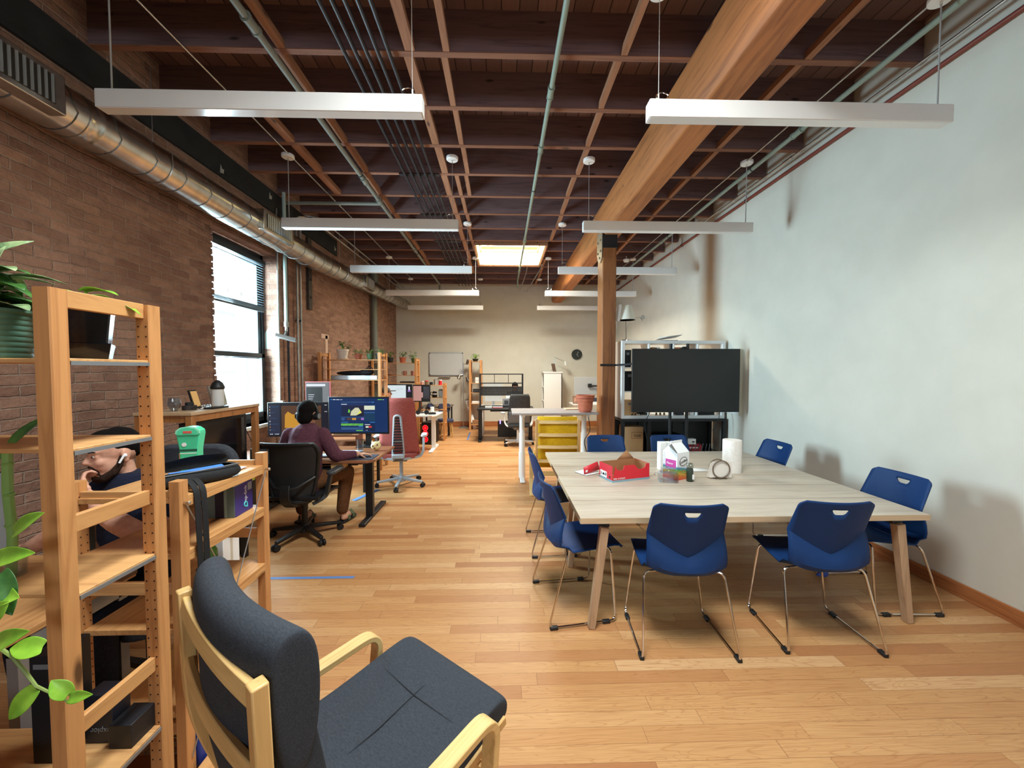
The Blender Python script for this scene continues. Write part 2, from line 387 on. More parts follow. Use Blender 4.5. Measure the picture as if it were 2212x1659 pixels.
# ---------------------------------------------------------------- floor, walls
struct(MB().box(XL-.6, XR+.2, YF-.2, YB+.2, -.06, 0).build('floor', M_floor))
WIN = [(4.27, 5.50)]; WZ0, WZ1 = .98, 3.26; WX = XL-.28
w = MB(); ys = [YF]+[v for p in WIN for v in p]+[YB]
for i in range(0, len(ys), 2): w.box(WX, XL, ys[i], ys[i+1], 0, ZD)
for a, b in WIN: w.box(WX, XL, a, b, 0, WZ0); w.box(WX, XL, a, b, WZ1, ZD)
wl = struct(w.build('wall_left', M_brick, smooth=0))
jb = MB()
for a, b in WIN:
    for yy in (a+.004, b-.004): jb.box(WX+.09, XL-.003, yy-.006, yy+.006, WZ0, WZ1)
jb.build('brick_reveal', M_brickx, wl, smooth=0)
struct(MB().box(XL-.3, XR+.1, YB, YB+.1, 0, ZD).build('wall_back', M_wall, smooth=0))
struct(MB().box(XR, XR+.1, YF, YB, 0, ZD).build('wall_right', M_wall, smooth=0))
wf = MB()
for q in ((XL-.3,-2.2,0,ZD),(2.6,XR+.1,0,ZD),(-2.2,2.6,0,1.9),(-2.2,2.6,3.6,ZD)): wf.box(q[0], q[1], YF-.1, YF, q[2], q[3])
struct(wf.build('wall_front', M_brickx, smooth=0))
struct(MB().box(XR-.016, XR, YF, YB, 0, .108).build('baseboard_right', M_oakbase, bev=.004))
struct(MB().box(XL, XR-.016, YB-.016, YB, 0, .15).build('baseboard_back', M_oakbasex, bev=.004))
# brick edge: a toothed line of bricks beside the opening
e = MB(); k = 0; z = WZ0
while z < WZ1-.07:
    e.box(XL-.004, XL+.004+.012*random.random(), 4.262+.006*(k % 2), 4.282+.02*random.random(), z+.006, z+.066); z += .072; k += 1
e.build('brick_tooth', M_brick, wl, bev=.004)
# windows
def window(n, a, b):
    r = struct(MB().box(WX+.02, WX+.09, a, a+.06, WZ0, WZ1).box(WX+.02, WX+.09, b-.06, b, WZ0, WZ1).box(WX+.02, WX+.09, a, b, WZ0, WZ0+.07)
        .box(WX+.02, WX+.09, a, b, WZ1-.1, WZ1).build('window_%d' % n, M_frame, bev=.004))
    zm = 1.86
    for nm, x, z0, z1 in (('lower_sash', WX+.075, WZ0+.06, zm+.05), ('upper_sash', WX+.03, zm-.02, WZ1-.09)):
        s = MB(); s.box(x, x+.045, a+.055, a+.12, z0, z1).box(x, x+.045, b-.12, b-.055, z0, z1).box(x, x+.045, a+.055, b-.055, z0, z0+.075).box(x, x+.045, a+.055, b-.055, z1-.06, z1)
        so = s.build(nm, M_frame, r, bev=.004)
        MB().box(x+.018, x+.024, a+.12, b-.12, z0+.07, z1-.055).build('pane', M_pane, so)
    MB().box(XL-.20, XL+.03, a-.02, b+.02, WZ0-.045, WZ0).build('window_sill', mat('sill_stone', (206,214,212), .6), r, bev=.006)
    # venetian blind drawn half way, slats seen nearly edge on
    bl = MB()
    for i in range(18): bl.cbox((WX+.135, (a+b)/2, 3.10-i*.033), (.026, b-a-.16, .0016), (0, radians(6), 0))
    for i in range(12): bl.cbox((WX+.135, (a+b)/2, 2.505+i*.004), (.026, b-a-.16, .0016), (0, 0, 0))
    bo = bl.build('blind_slats', mat('blind_slat', (96,110,116), .35, .3), r)
    MB().box(WX+.105, WX+.165, a+.07, b-.07, 3.12, 3.17).build('blind_headrail', M_frame, bo)
    MB().box(WX+.118, WX+.15, a+.08, b-.08, 2.475, 2.50).build('blind_bottom_rail', M_frame, bo)
    for yy in (a+.3, b-.3): MB().cyl((WX+.135, yy, 2.48), (WX+.135, yy, 3.13), .0012, n=5).build('blind_cord', M_greypl, bo)
for i, (a, b) in enumerate(WIN): window(1, a, b)
fw = MB()  # front window added behind the camera to match the daylight
for x in (-2.2,-1.0,.2,1.4,2.55): fw.box(x, x+.05, YF-.08, YF-.03, 1.9, 3.6)
fw.box(-2.2, 2.6, YF-.08, YF-.03, 1.9, 1.96).box(-2.2, 2.6, YF-.08, YF-.03, 3.54, 3.6)
fwo = struct(fw.build('window_4', M_frame, bev=.004)); MB().box(-2.2, 2.6, YF-.06, YF-.055, 1.95, 3.55).build('pane', M_pane, fwo)
# a pale lean-to outside the far window
o = MB().box(-6.2, -6.1, 2, 9, 2.9, 2.98).box(-6.2, -6.1, 2, 9, 1.6, 1.66)
for y in (3, 4.6, 6.2, 7.8, 9.4): o.box(-6.2, -6.12, y, y+.07, -.2, 2.9)
for k in range(22): o.box(-6.2, -4.6, 2+k*.33, 2.05+k*.33, 3.0, 3.05)
tag(o.build('outdoor_pergola', mat('pergola_paint', (236,238,238), .6)), 'pale slatted pergola outside, seen faintly through the tall window', 'pergola')
# ---------------------------------------------------------------- ceiling, joists, blocking
SKY = [(-.50, .85, 7.62, 9.03), (-.42, .92, .55, 1.95)]
dk = MB(); xs0, xs1 = XL-.3, XR+.1
yb = YF-.1
for (x0, x1, y0, y1) in sorted(SKY, key=lambda q: q[2]):
    dk.box(xs0, xs1, yb, y0, ZD, ZD+.08); dk.box(xs0, x0, y0, y1, ZD, ZD+.08); dk.box(x1, xs1, y0, y1, ZD, ZD+.08); yb = y1
dk.box(xs0, xs1, yb, YB+.1, ZD, ZD+.08)
ceil = struct(dk.build('ceiling', M_deck, smooth=0))
JS = .615; JY = [3.11+JS*k for k in range(-15, 14)]
for y in JY:
    if y < YF+.1 or y > YB-.1: continue
    spans = [(XL, XR-.02)]
    for (x0, x1, y0, y1) in SKY:
        if y0-.02 < y < y1+.02: spans = [(XL, x0-.02), (x1+.02, XR-.02)]
    for a, b in spans:
        MB().box(a, b, y-.026, y+.026, ZJ, ZD).build('joist', M_joist, ceil, smooth=0)
        MB().box(a, b, y-.027, y+.027, ZJ-.006, ZJ+.002).build('joist_edge', M_stripx, ceil, smooth=0)
def blocks(x, w, y0, y1, skip=()):
    b = MB()
    for k, y in enumerate(JY[:-1]):
        if y+JS < y0 or y > y1 or k in skip: continue
        dx = .012*((k*7) % 3-1)
        b.box(x+dx-w/2, x+dx+w/2, y+.027, y+JS-.027, ZJ-.003, ZJ+.05)
    b.build('blocking', M_strip, ceil, smooth=0)
blocks(-1.70, .06, -3, 9); blocks(-.44, .05, -3, 5.5); blocks(-.72, .075, -3, 9.5); blocks(.95, .05, -3, 7.4); blocks(2.42, .055, -3, 11)
blocks(-.56, .05, 5.2, 7.5); blocks(-2.28, .09, 4.1, 5.2); blocks(.98, .05, 8.9, 11)
# roof lights, the nearer one added out of view
M_shaft = wood('shaft_boards', (246,226,176), (230,202,140), 'x', .4)
for i, (x0, x1, y0, y1) in enumerate(SKY):
    s = MB().box(x0-.03, x1+.03, y0-.03, y0, ZJ-.02, ZD+.1).box(x0-.03, x1+.03, y1, y1+.03, ZJ-.02, ZD+.1).box(x0-.03, x0, y0, y1, ZJ-.02, ZD+.1).box(x1, x1+.03, y0, y1, ZJ-.02, ZD+.1)
    r = struct(s.build('window_%d' % (2+i), M_shaft, smooth=0))
    MB().box(x0-.05, x1+.05, y0-.055, y0-.03, ZJ-.04, ZJ+.1).box(x0-.05, x1+.05, y1+.03, y1+.055, ZJ-.04, ZJ+.1).box(x0-.055, x0-.03, y0, y1, ZJ-.04, ZJ+.1).box(x1+.03, x1+.055, y0, y1, ZJ-.04, ZJ+.1).build('window_trim', M_strip, r)
    MB().box(x0, x1, y0, y1, ZD-.05, ZD-.044).build('pane', M_pane, r)
    MB().box(x0, x1, y0, y0+.03, ZD-.044, ZD).box(x0, x1, y1-.03, y1, ZD-.044, ZD).box(x0, x0+.03, y0, y1, ZD-.044, ZD).box(x1-.03, x1, y0, y1, ZD-.044, ZD).build('window_frame', M_shaft, r)
# ---------------------------------------------------------------- beam and post
bm_ = MB(); prof = [(1.49, ZJ), (1.49, 3.76), (1.535, 3.69), (1.77, 3.69), (1.77, ZJ)]
bm_.prism(prof, YF+.01, YB-.005, 'y')
tag(bm_.build('timber_beam', M_beam, bev=.012), 'thick honey brown timber beam running the length of the ceiling', 'beam')
pt = thing('timber_post', 'dark brown square timber post standing beside the television', 'post', (1.5, 5.74, 0))
MB().box(0, .21, 0, .30, 0, 3.69).build('shaft', M_post, pt, bev=.018, seg=3)
MB().box(-.006, .216, -.012, .312, 3.50, 3.689).build('steel_cap', mat('cap_steel', (44,46,50), .4, .6), pt, bev=.004)
sp_ = MB().prism([(0,3.36),(.10,3.30),(.24,3.36),(.29,3.45),(.29,3.78),(0,3.78)], -.014, -.004, 'x')
for (y, z) in ((.06,3.47),(.22,3.47),(.06,3.63),(.22,3.63),(.12,3.38)): sp_.cyl((-.03, y, z), (-.012, y, z), .016, n=6)
sp_.build('bolted_side_plate', mat('plate_steel', (150,138,120), .5, .4), pt)
# ---------------------------------------------------------------- ceiling runs
def tubeobj(name, pts, r, m, label, cat, group=None, n=8): return tag(MB().tube(pts, r, n).build(name, m), label, cat, group)
def pipe(name, x, z, y0, y1, r, m, label, cat='pipe', coup=(), drop=None, hang=()):
    t = thing(name, label, cat, (x, y0, z))
    pts = [(0,0,0), (0, y1-y0, 0)]
    if drop: pts = bend(pts+[(0, y1-y0+.02, -drop)], .06)
    MB().tube(pts, r, 12).build('run', m, t)
    for y in coup:
        c = MB().cyl((0,y-y0-.05,0), (0,y-y0+.05,0), r*1.3, n=12).cyl((0,y-y0-.065,0), (0,y-y0-.05,0), r*1.5, n=12).cyl((0,y-y0+.05,0), (0,y-y0+.065,0), r*1.5, n=12)
        c.build('coupling', m, t)
    for y in hang:
        MB().cyl((0,y-y0,0), (0,y-y0,ZJ-z+.02), .005, n=6).tube([(r*1.25*cos(a), y-y0, r*1.25*sin(a)) for a in [k*pi/6 for k in range(12)]], .004, 5, True).build('hanger', M_blackp, t)
    return t
pipe('sprinkler_pipe', .425, 4.08, -2, 10.35, .021, M_greenpipe, 'slim grey-green sprinkler pipe down the middle of the ceiling', coup=(3.4, 4.25, 7.2, 9.4), drop=.22, hang=(5.2, 8.6, 10.1))
lp = pipe('sprinkler_pipe', -1.735, 4.08, -2, 10.9, .026, M_grey, 'grey sprinkler pipe left of the black conduits, with side branch', coup=(2.8, 5.0, 5.6, 7.8), drop=.3, hang=(4.85, 6.2, 8.0))
MB().tube([(0, 7.66, -.01), (-1.36, 7.62, -.03)], .024, 10).build('branch', M_grey, lp)
pipe('sprinkler_pipe', 2.99, 4.08, -2, 11.3, .022, M_greenpipe, 'grey-green pipe running above the right hand hanging lights', coup=(3.9, 7.2), hang=(4.6, 6.9))
pipe('steel_conduit', 2.86, 4.12, -2, 10.6, .009, M_galv, 'thin conduit that feeds the right hand hanging lights', 'conduit')
pipe('steel_conduit', 3.27, 4.08, -2, 6.3, .012, M_galv, 'bright steel conduit nearest the white wall at the ceiling', 'conduit', coup=(4.4,))
pipe('red_pipe', 3.372, 4.02, -3, 11.3, .019, M_redpipe, 'dull red pipe in the corner of white wall and ceiling', hang=(3.6, 5.3, 7.2))
pipe('steel_conduit', -2.41, 4.13, -2, 10.6, .009, M_galv, 'thin conduit that feeds the left hand hanging lights', 'conduit')
bl_ = ['leftmost', 'second', 'middle', 'fourth', 'rightmost']
for i in range(5):
    x = -1.20+.085*i
    t = thing('black_conduit', '%s of the five black conduits running side by side under the joists' % bl_[i], 'conduit', (x, -2, 4.11), group='black conduits under the joists')
    MB().tube([(0,0,0), (0,8.9,0)], .0155, 8).tube([(0,8.9,0), (.02*(i-2)*.4, 13.2,0)], .011, 8).build('run', M_dark, t)
    for yy in (9.0, 9.9, 10.9): MB().cyl((0,yy-.06,0), (0,yy+.06,0), .019, n=8).build('connector', M_dark, t)
for k, y in enumerate((3.72, 4.95, 6.2, 7.45, 8.65)):
    tag(MB().box(-1.28, -.78, y-.03, y+.03, 4.128, 4.142).build('conduit_strap', M_dark), '%s of the dark straps crossing above the black conduits' % ('nearest', 'second', 'third', 'fourth', 'farthest')[k], 'bracket', 'straps above the black conduits')
# flexible cables loose near the skylight
tubeobj('loose_cable', [(.92,8.9,4.1),(.94,9.3,4.13),(.86,9.9,4.06),(.78,10.6,4.0),(.72,11.3,3.98)], .012, M_galv, 'loose grey cable looping down right of the skylight', 'cable')
tubeobj('loose_cable', [(.60,9.1,4.12),(.60,9.6,4.08),(.56,10.3,4.0),(.52,11.2,3.98)], .010, M_galv, 'short grey cable hanging behind the skylight', 'cable')
# smoke detector
sd = thing('smoke_detector', 'small white smoke detector hung behind the timber post', 'smoke detector', (2.70, 8.36, 4.08))
MB().lathe([(.001,-.05),(.05,-.05),(.068,-.02),(.068,0),(.001,0)], n=20).build('body', M_white, sd); MB().cyl((0,0,0),(0,0,.075),.008,n=8).build('stem', M_white, sd)
# ---------------------------------------------------------------- spiral duct
M_duct = speckle('duct_steel', (206,203,196), (180,178,172), 9, .27, metal=1.0)
dt = thing('spiral_duct', 'galvanised spiral duct running along the top of the brick wall', 'duct', (0,0,0))
def dpos(y):
    if y < 6: return -2.86, 3.37, .152
    t = (y-6)/5.4; return -2.86+.10*t, 3.37+.20*t, .152-.026*t
ys = [-3.5+.5*k for k in range(30)]+[11.3]
d = MB(); d.tube([(dpos(y)[0], y, dpos(y)[1]) for y in ys], [dpos(y)[2] for y in ys], 28)
d.mat(1); y = -2.0
while y < 11.2:
    x, z, r = dpos(y); d.tube([(x+r*1.012*cos(a), y+.04*a/(2*pi), z+r*1.012*sin(a)) for a in [2*pi*k/24 for k in range(24)]], .0035, 4, True); y += .285
d.build('duct_tube', [M_duct, mat('seam_steel', (120,118,114), .4, .9)], dt, smooth=60)
for y in (2.72, 6.55, 10.9):
    x, z, r = dpos(y); MB().lathe([(r*1.0,-.05),(r*1.035,-.05),(r*1.035,-.035),(r*1.02,-.03),(r*1.02,.03),(r*1.035,.035),(r*1.035,.05),(r*1.0,.05)], n=28).build('duct_collar', M_duct, dt, (x, y, z), (pi/2, 0, 0))
M_grille = mat('grille_dark', (30,30,30), .6)
for (y, ln, h, dz) in ((1.93, 1.02, .165, -.01), (4.78, .50, .155, .02), (7.95, .36, .16, .0)):
    x, z, r = dpos(y)
    g = MB().box(x+.02, x+r+.03, y-ln/2-.06, y+ln/2+.06, z+dz-h/2-.035, z+dz+h/2+.035).build('register_box', M_duct, dt, bev=.006)
    MB().box(x+r+.026, x+r+.034, y-ln/2, y+ln/2, z+dz-h/2, z+dz+h/2).build('register_opening', M_grille, g)
    s = MB(); n = int(ln/.034)
    for k in range(n): s.cbox((x+r+.036, y-ln/2+(k+.5)*ln/n, z+dz), (.016, .006, h), (0, 0, radians(35)))
    s.build('register_slat', M_alum if y > 2 else M_greypl, g)
for y in (-1.2, 3.3, 6.9, 9.6):
    x, z, r = dpos(y); MB().tube([(x-r-.02, y, z)]+[(x+(r+.006)*cos(a), y, z+(r+.006)*sin(a)) for a in [pi+pi*k/12 for k in range(13)]]+[(x+r, y, z+.1)], .004, 5).cyl((x, y, z+r), (x, y, ZJ-.001), .004, n=5).build('duct_hanger', M_galv, dt)
# ---------------------------------------------------------------- on the brick wall
lg = MB().box(XL+.0008, XL+.03, -3, 7.42, 3.83, 4.11)
led = tag(lg.build('steel_ledger', speckle('ledger_black', (34,38,38), (22,24,24), 6, .8)), 'black painted ledger fixed to the brick wall under the joists', 'ledger')
pch = MB()
for (y, z) in ((3.4,3.93),(4.4,3.86),(5.3,3.97),(6.1,3.85),(7.3,3.9)): pch.prism([(y,z),(y+.05,z+.01),(y+.06,z+.06),(y+.03,z+.05),(y+.01,z+.09)], XL+.03, XL+.034, 'x')
pch.build('plaster_scrap', mat('plaster', (170,168,160), .9), led)
def vpipe(y, r, z0, z1, m, label, nm='wall_conduit', x=None, cat='conduit', grp='vertical conduits on the brick wall'):
    x = XL+.03+r if x is None else x
    return tag(MB().cyl((x, y, z0), (x, y, z1), r, n=10).build(nm, m), label, cat, grp)
vpipe(5.44, .010, .2, 3.9, M_galv, 'thin conduit beside the window, first of the row of wall conduits')
vpipe(5.66, .016, .1, 3.9, M_dark, 'dark conduit behind the hanging pipe, second of the wall conduits')
vpipe(5.93, .016, .1, 3.95, M_galv, 'steel conduit right of the hanging pipe, third of the wall conduits')
vpipe(6.03, .016, .1, 3.95, M_galv, 'rightmost steel conduit of the row beside the window')
tag(MB().box(XL+.02, XL+.05, 5.92, 6.05, 2.42, 2.45).cyl((XL+.05,5.98,2.435),(XL+.07,5.98,2.435),.012,n=8).build('pipe_clamp', M_dark), 'dark clamp holding the two right hand wall conduits', 'clamp')
jb2 = thing('junction_box', 'small grey junction box low on the thin wall conduit', 'junction box', (XL+.04, 5.44, 1.14))
MB().box(0, .045, -.035, .035, 0, .12).build('body', M_galv, jb2, bev=.004); MB().box(.045, .049, -.03, .03, .006, .114).build('cover', M_galv, jb2)
dr = thing('hanging_floodlight', 'flat square floodlight on a pale drop pipe beside the window', 'lamp', (-2.94, 5.30, 2.10))
MB().cyl((-.09,.22,.22),(-.09,.22,2.048),.024,n=12).build('drop_pipe', mat('pale_pipe', (176,196,190), .4, .2), dr)
MB().cyl((-.09,.22,.19),(-.09,.22,.26),.033,n=12).tube(bend([(-.09,.22,.2),(-.09,.22,.12),(0,.02,.05)],.05),.018,8).build('swivel', M_galv, dr)
hd = MB().cbox((.03,0,.02),(.25,.27,.045),(0,radians(14),radians(24))).build('lamp_head', mat('lamp_housing', (120,116,110), .4, .4), dr, bev=.006)
MB().cbox((.025,0,-.003),(.21,.23,.006),(0,radians(14),radians(24))).build('lamp_glass', mat('lamp_glass', (92,90,88), .3), hd)
sb = thing('steel_strap', 'dark bolted steel strap hanging down the brick wall under the duct', 'bracket', (XL+.003, 6.345, 2.66))
MB().box(0, .04, -.05, .06, 0, 1.15).build('plate', speckle('strap_steel', (78,70,64), (56,50,48), 20, .6, metal=.4), sb)
MB().cyl((.04,.005,.2),(.055,.005,.2),.016,n=6).cyl((.04,.005,.48),(.055,.005,.48),.016,n=6).build('bolt', M_dark, sb)
tag(MB().lathe([(.07,0),(.07,2.02),(.085,2.03),(.085,2.12),(.07,2.13),(.07,3.6)], (XL+.098, 9.29, .1), 20).cyl((XL+.103,9.29,3.7),(XL+.103,9.29,4.1),.10,n=20).build('stack_pipe', mat('stack_paint', (104,108,98), .5)), 'thick dark green-grey stack pipe up the far brick wall', 'pipe')
# elbows of conduit near the second light row
tubeobj('bent_conduit', bend([(XL+.05,6.05,3.6),(XL+.05,6.05,4.05),(XL+.30,6.15,4.05),(XL+.32,11.2,4.05)], .12, 6), .016, M_galv, 'bent conduit rising off the wall and running back beside the ledger', 'conduit')
tubeobj('bent_conduit', bend([(XL+.05,5.93,3.6),(XL+.05,5.93,4.00),(XL+.22,6.05,4.00),(XL+.24,11.2,4.00)], .12, 6), .016, M_galv, 'lower bent conduit running back below its twin', 'conduit')
# plaster channel scar on the brick
tag(MB().box(XL-.002, XL+.004, 6.93, 7.02, 1.2, 2.3).box(XL-.002, XL+.004, 6.78, 7.06, 2.24, 2.32).box(XL-.002,XL+.004,6.98,7.12,1.7,1.76).build('mortar_scar', mat('scar_mortar', (206,176,156), .95)), None, None, kind='structure')
tag(MB().prism([(5.36,1.98),(5.47,1.98),(5.47,2.2),(5.44,2.26),(5.40,2.26),(5.36,2.2)], 0, .006, 'x', Matrix.Identity(4)).build('mortar_patch', mat('patch_mortar', (180,196,186), .9), None, (0,0,0)), None, None, kind='structure')
bpy.data.objects['mortar_patch'].data.transform(Matrix(((0,1,0,WX-5.36+.1),(-1,0,0,5.494),(0,0,1,0),(0,0,0,1))))
# ---------------------------------------------------------------- hanging linear lights
M_fix = speckle('fixture_white', (232,230,228), (228,226,224), 3, .32)
M_lens = mat('fixture_lens', (226,228,228), .12, spec=.6)
M_cord = mat('cord_grey', (168,166,164), .5)
def fixture(label):
    t = thing('hanging_light', label, 'ceiling light', group='unlit hanging strip lights')
    h = MB().box(-1, 1, 0, .078, -.112, 0); h.build('housing', M_fix, t, bev=.003)
    MB().box(-.995, .995, .005, .073, -.1145, -.1115).build('lens', M_lens, t)
    for q in (-1.004, 1): MB().box(q, q+.004, .001, .077, -.11, -.002).build('end_cap', M_fix, t)
    for sx in (-.935, .935):
        MB().cyl((sx,.04,0),(sx,.04,.71),.0022 if sx*fixture.s > 0 else .005, n=6).build('cable', M_cord, t)
        c = MB().lathe([(.001,-.025),(.06,-.025),(.068,-.018),(.068,.008),(.001,.008)], (sx,.04,.71), 22).build('canopy', M_white, t)
        MB().cyl((sx,.04,.66),(sx,.04,.686),.008,n=8).build('canopy_grip', M_chrome, c)
    s = fixture.s*.935
    MB().tube([(s-fixture.s*.03+.042*cos(a), .04+.012*sin(a)+.01, .045+.042*sin(a)*.8) for a in [k*pi/10 for k in range(20)]], .0032, 5, True).cyl((s,.04,0),(s,.04,.05),.007,n=8).build('cable_loop', M_chrome, t)
    return t
rows = ['nearest', 'second', 'third', 'fourth', 'farthest']
for side, cx, s in (('left', -1.505, 1), ('right', 1.955, -1)):
    fixture.s = s; p = None
    for k, y in enumerate((2.5, 4.51, 6.49, 8.45, 10.4)):
        lb = '%s of the unlit white strip lights hung along the %s of the room' % (rows[k], side)
        if p is None: p = fixture(lb); o = p
        else: o = dup(p, (0,0,0), label=lb)
        o.location = (cx, y, 3.42)
# ---------------------------------------------------------------- meeting tables
def table_mat():
    m = mat('pale_ash_laminate', (204,188,166), .42); t = NT(m); o = t.obj()
    f = t.noise(t.map(o, (.9, 10, 1)), 2.2, 4, .6, .8); g = t.noise(t.map(o, (2.5, 60, 1)), 2, 2)
    c = t.ramp(f, [(.3, (172,158,142)), (.5, (188,174,156)), (.7, (198,186,168))]); c = t.mix(t.m('MULTIPLY', g, .25), c, (160,144,126)); t.col(c); return m
M_ash = table_mat(); M_ashx = wood('ash_edge', (206,180,146), (190,162,128), 'x', .5, knots=False); M_ashleg = wood('ash_leg', (184,152,120), (160,126,98), 'z', .5, knots=False)
def mtable(y0, y1, label, seams):
    t = thing('meeting_table', label, 'table', (.50, y0, 0), group='two pale tables pushed together'); D = y1-y0; W_ = 2.29
    top = MB().box(.001, W_-.001, .001, D-.001, .704, .74).build('tabletop', [M_ash], t)
    MB().box(0, W_, -.0006, .001, .7035, .7395).box(-.0006, .001, 0, D, .7035, .7395).box(W_-.001, W_+.0006, 0, D, .7035, .7395).build('edge_band', M_ashx, top)
    sm = MB()
    for s in seams: sm.box(0.001, W_-.001, s-.0022, s+.0022, .7395, .7404)
    sm.build('plank_groove', mat('groove', (120,98,76), .7), top)
    MB().box(.10, W_-.10, .12, .17, .655, .703).box(.10, W_-.10, D-.17, D-.12, .655, .703).build('under_rail', M_blackp, t)
    for sx, x in ((-1, .165), (1, W_-.165)):
        MB().box(x-.035, x+.035, .05, D-.05, .66, .703).build('end_bracket', M_black, t, bev=.004)
        for y, sy in ((.04, -1), (D-.16, 1)):
            MB().bar((x, y+.01-.0*sy, .665), (x+sx*.082, y-.02*sy*0, .001), .056, .054, (0,1,0), .044, .044).build('leg', M_ashleg, t, bev=.004)
    return t
mtable(2.40, 3.385, 'near pale ash plank meeting table with two chairs tucked at its front', (.34, .67))
mtable(3.391, 4.38, 'far pale ash plank meeting table carrying the paper towel roll', (.33, .66))
# ---------------------------------------------------------------- blue shell chairs
M_shell = mat('blue_shell', (14,50,98), .55, spec=.25)
def chair_shell():
    zb = .50; rows = []
    seat = [(.425,.462),(.43,.475),(.415,.487),(.36,.487),(.26,.479),(.15,.470),(.07,.464),(.02,.462),(-.03,.472)]
    us = [-1+2*i/16 for i in range(17)]
    hw = [.19,.20,.212,.222,.232,.238,.240,.236,.232]
    for (y, z), w in zip(seat, hw): rows.append([(u*w, y+(.02*(abs(u)**3) if y < .03 else 0), z+(.014*u*u*(1 if y < .4 else .4) if y > .03 else .05*abs(u)**3)) for u in us])
    def back(u, tt, seg):
        zc = .575+.135*abs(u)**1.15
        if seg == 0: z = zb+.06*abs(u)**3+(zc-zb-.06*abs(u)**3)*tt; y = -.058+.036*tt*tt; 
        else: z = zc+(.918-.016*(abs(u) > .93)-.004*(1-u*u)-zc)*tt; y = -.022-.080*tt
        k = (z-.525)/.39; w = .240-.026*min(1, max(0, k))
        if seg == 1 and tt > .9: w -= .012*((tt-.9)/.1)**2
        return (u*w, y+.05*u*u*(1-.2*k), z)
    rows.append([back(u, 0, 0) for u in us])
    for t in (.33, .66, 1): rows.append([back(u, t, 0) for u in us])
    for t in (.15, .32, .5, .66, .8, .9, .96, 1): rows.append([back(u, t, 1) for u in us])
    o = MB().grid(rows).build('shell', M_shell, None, smooth=24, sol=.007, off=0)
    cu = MB().prism([(-.046,.868),(.046,.868),(.044,.858),(.034,.843),(.02,.836),(-.02,.836),(-.034,.843),(-.044,.858)], -.3, .02, 'y').build('cut', M_shell, None)
    bo = o.modifiers.new('hole', 'BOOLEAN'); bo.object = cu; bo.operation = 'DIFFERENCE'; bo.solver = 'EXACT'
    bpy.context.view_layer.update()
    me = bpy.data.meshes.new_from_object(o.evaluated_get(bpy.context.evaluated_depsgraph_get()))
    bpy.data.objects.remove(o); bpy.data.objects.remove(cu); me.name = 'shell'
    return me
def blue_chair(label):
    t = thing('blue_chair', label, 'chair', group='blue shell chairs around the tables')
    me = chair_shell(); o = bpy.data.objects.new('shell', me); COL.objects.link(o); o.parent = t
    for s in (-1, 1):
        pts = bend([(s*.15,.05,.462),(s*.238,.03,.462),(s*.278,-.105,.012),(s*.262,.36,.012),(s*.205,.345,.462),(s*.15,.335,.462)], .045, 5)
        MB().tube(pts, .0068, 8).build('sled_frame', M_chrome, t)
        for y, x in ((-.07,.278),(.29,.265)): MB().cbox((s*x, y, .011), (.026, .052, .022)).build('foot_glide', M_blackp, t, bev=.004)
    for y in (.05, .335): MB().cyl((-.155, y, .462), (.155, y, .462), .0068, n=8).build('crossbar', M_chrome, t)
    return t
CH = [((1.095,2.225), -3.7, 'blue chair seen from behind, left of the two at the near table edge'),
      ((1.975,2.245), -4.5, 'blue chair seen from behind, right of the two at the near table edge'),
      ((.372,2.713), -83, 'blue chair in profile at the near left corner of the tables'),
      ((.355,3.66), -88, 'blue chair tucked at the left table end, just beyond its neighbour'),
      ((2.915,2.77), 90, 'blue chair by the white wall at the near right corner of the tables'),
      ((2.90,4.03), 90, 'blue chair by the white wall behind the paper towel roll'),
      ((1.215,4.41), 180, 'blue chair at the far table edge behind the red carton box'),
      ((1.965,4.41), 180, 'blue chair at the far table edge below the television')]
bc = None
for (x, y), r, lb in CH:
    if bc is None: bc = blue_chair(lb); o = bc
    else: o = dup(bc, (0,0,0), label=lb)
    o.location = (x, y, 0); o.rotation_euler = (0, 0, radians(r))
# ---------------------------------------------------------------- things on the tables
TZ = .7405
M_red = mat('red_card', (206,34,48), .5); M_kraft = mat('kraft_card', (160,112,72), .8); M_card = mat('white_card', (238,238,236), .6)
rb = thing('shoe_box', 'open red cardboard box with a cut out front on the near table', 'box', (.924, 3.165, TZ), radians(17))
w_, d_, h_ = .37, .205, .135
front = [(0,0),(w_,0),(w_,h_),(w_-.035,h_),(w_-.045,h_-.03),(w_-.075,h_-.042),(w_-.115,h_-.040),(w_-.145,h_-.005),(w_-.175,h_-.0),(.115,h_-.002),(.105,h_-.035),(.075,h_-.042),(.045,h_-.03),(.03,h_)]
MB().prism(front, 0, .004, 'y').build('front_panel', M_red, rb)
for nm, a in (('left_panel', (0,.004,.004,d_)), ('right_panel', (w_-.004,w_,.004,d_))): MB().box(*a, 0, h_).build('side_panel', M_red, rb)
MB().box(.004, w_-.004, d_-.004, d_, 0, h_).build('back_panel', M_kraft, rb); MB().box(.004, w_-.004, .004, d_-.004, 0, .004).build('box_floor', M_kraft, rb)
MB().box(.0045, .006, .006, d_-.006, .005, h_-.002).box(w_-.006,w_-.0045,.006,d_-.006,.005,h_-.002).build('kraft_lining', M_kraft, rb)
MB().add([(.18,d_,h_),(.36,d_,h_),(.30,d_+.03,h_+.075),(.18,d_,h_+.001)], [(0,1,2,3)]).build('back_flap', M_kraft, rb, sol=.002)
MB().box(-.0015, w_+.0015, -.0015, 0, 0, .016).box(-.0015, 0, 0, d_, 0, .016).build('blue_band', mat('band_blue', (128,160,172), .5), rb)
lbp = MB().box(-.002, 0, .085, .185, .018, .07).build('size_sticker', M_card, rb)
bk = MB()
for k in range(6): bk.box(-.0025, -.002, .165+.002*k-.001*(k % 2), .1655+.002*k, .03, .055)
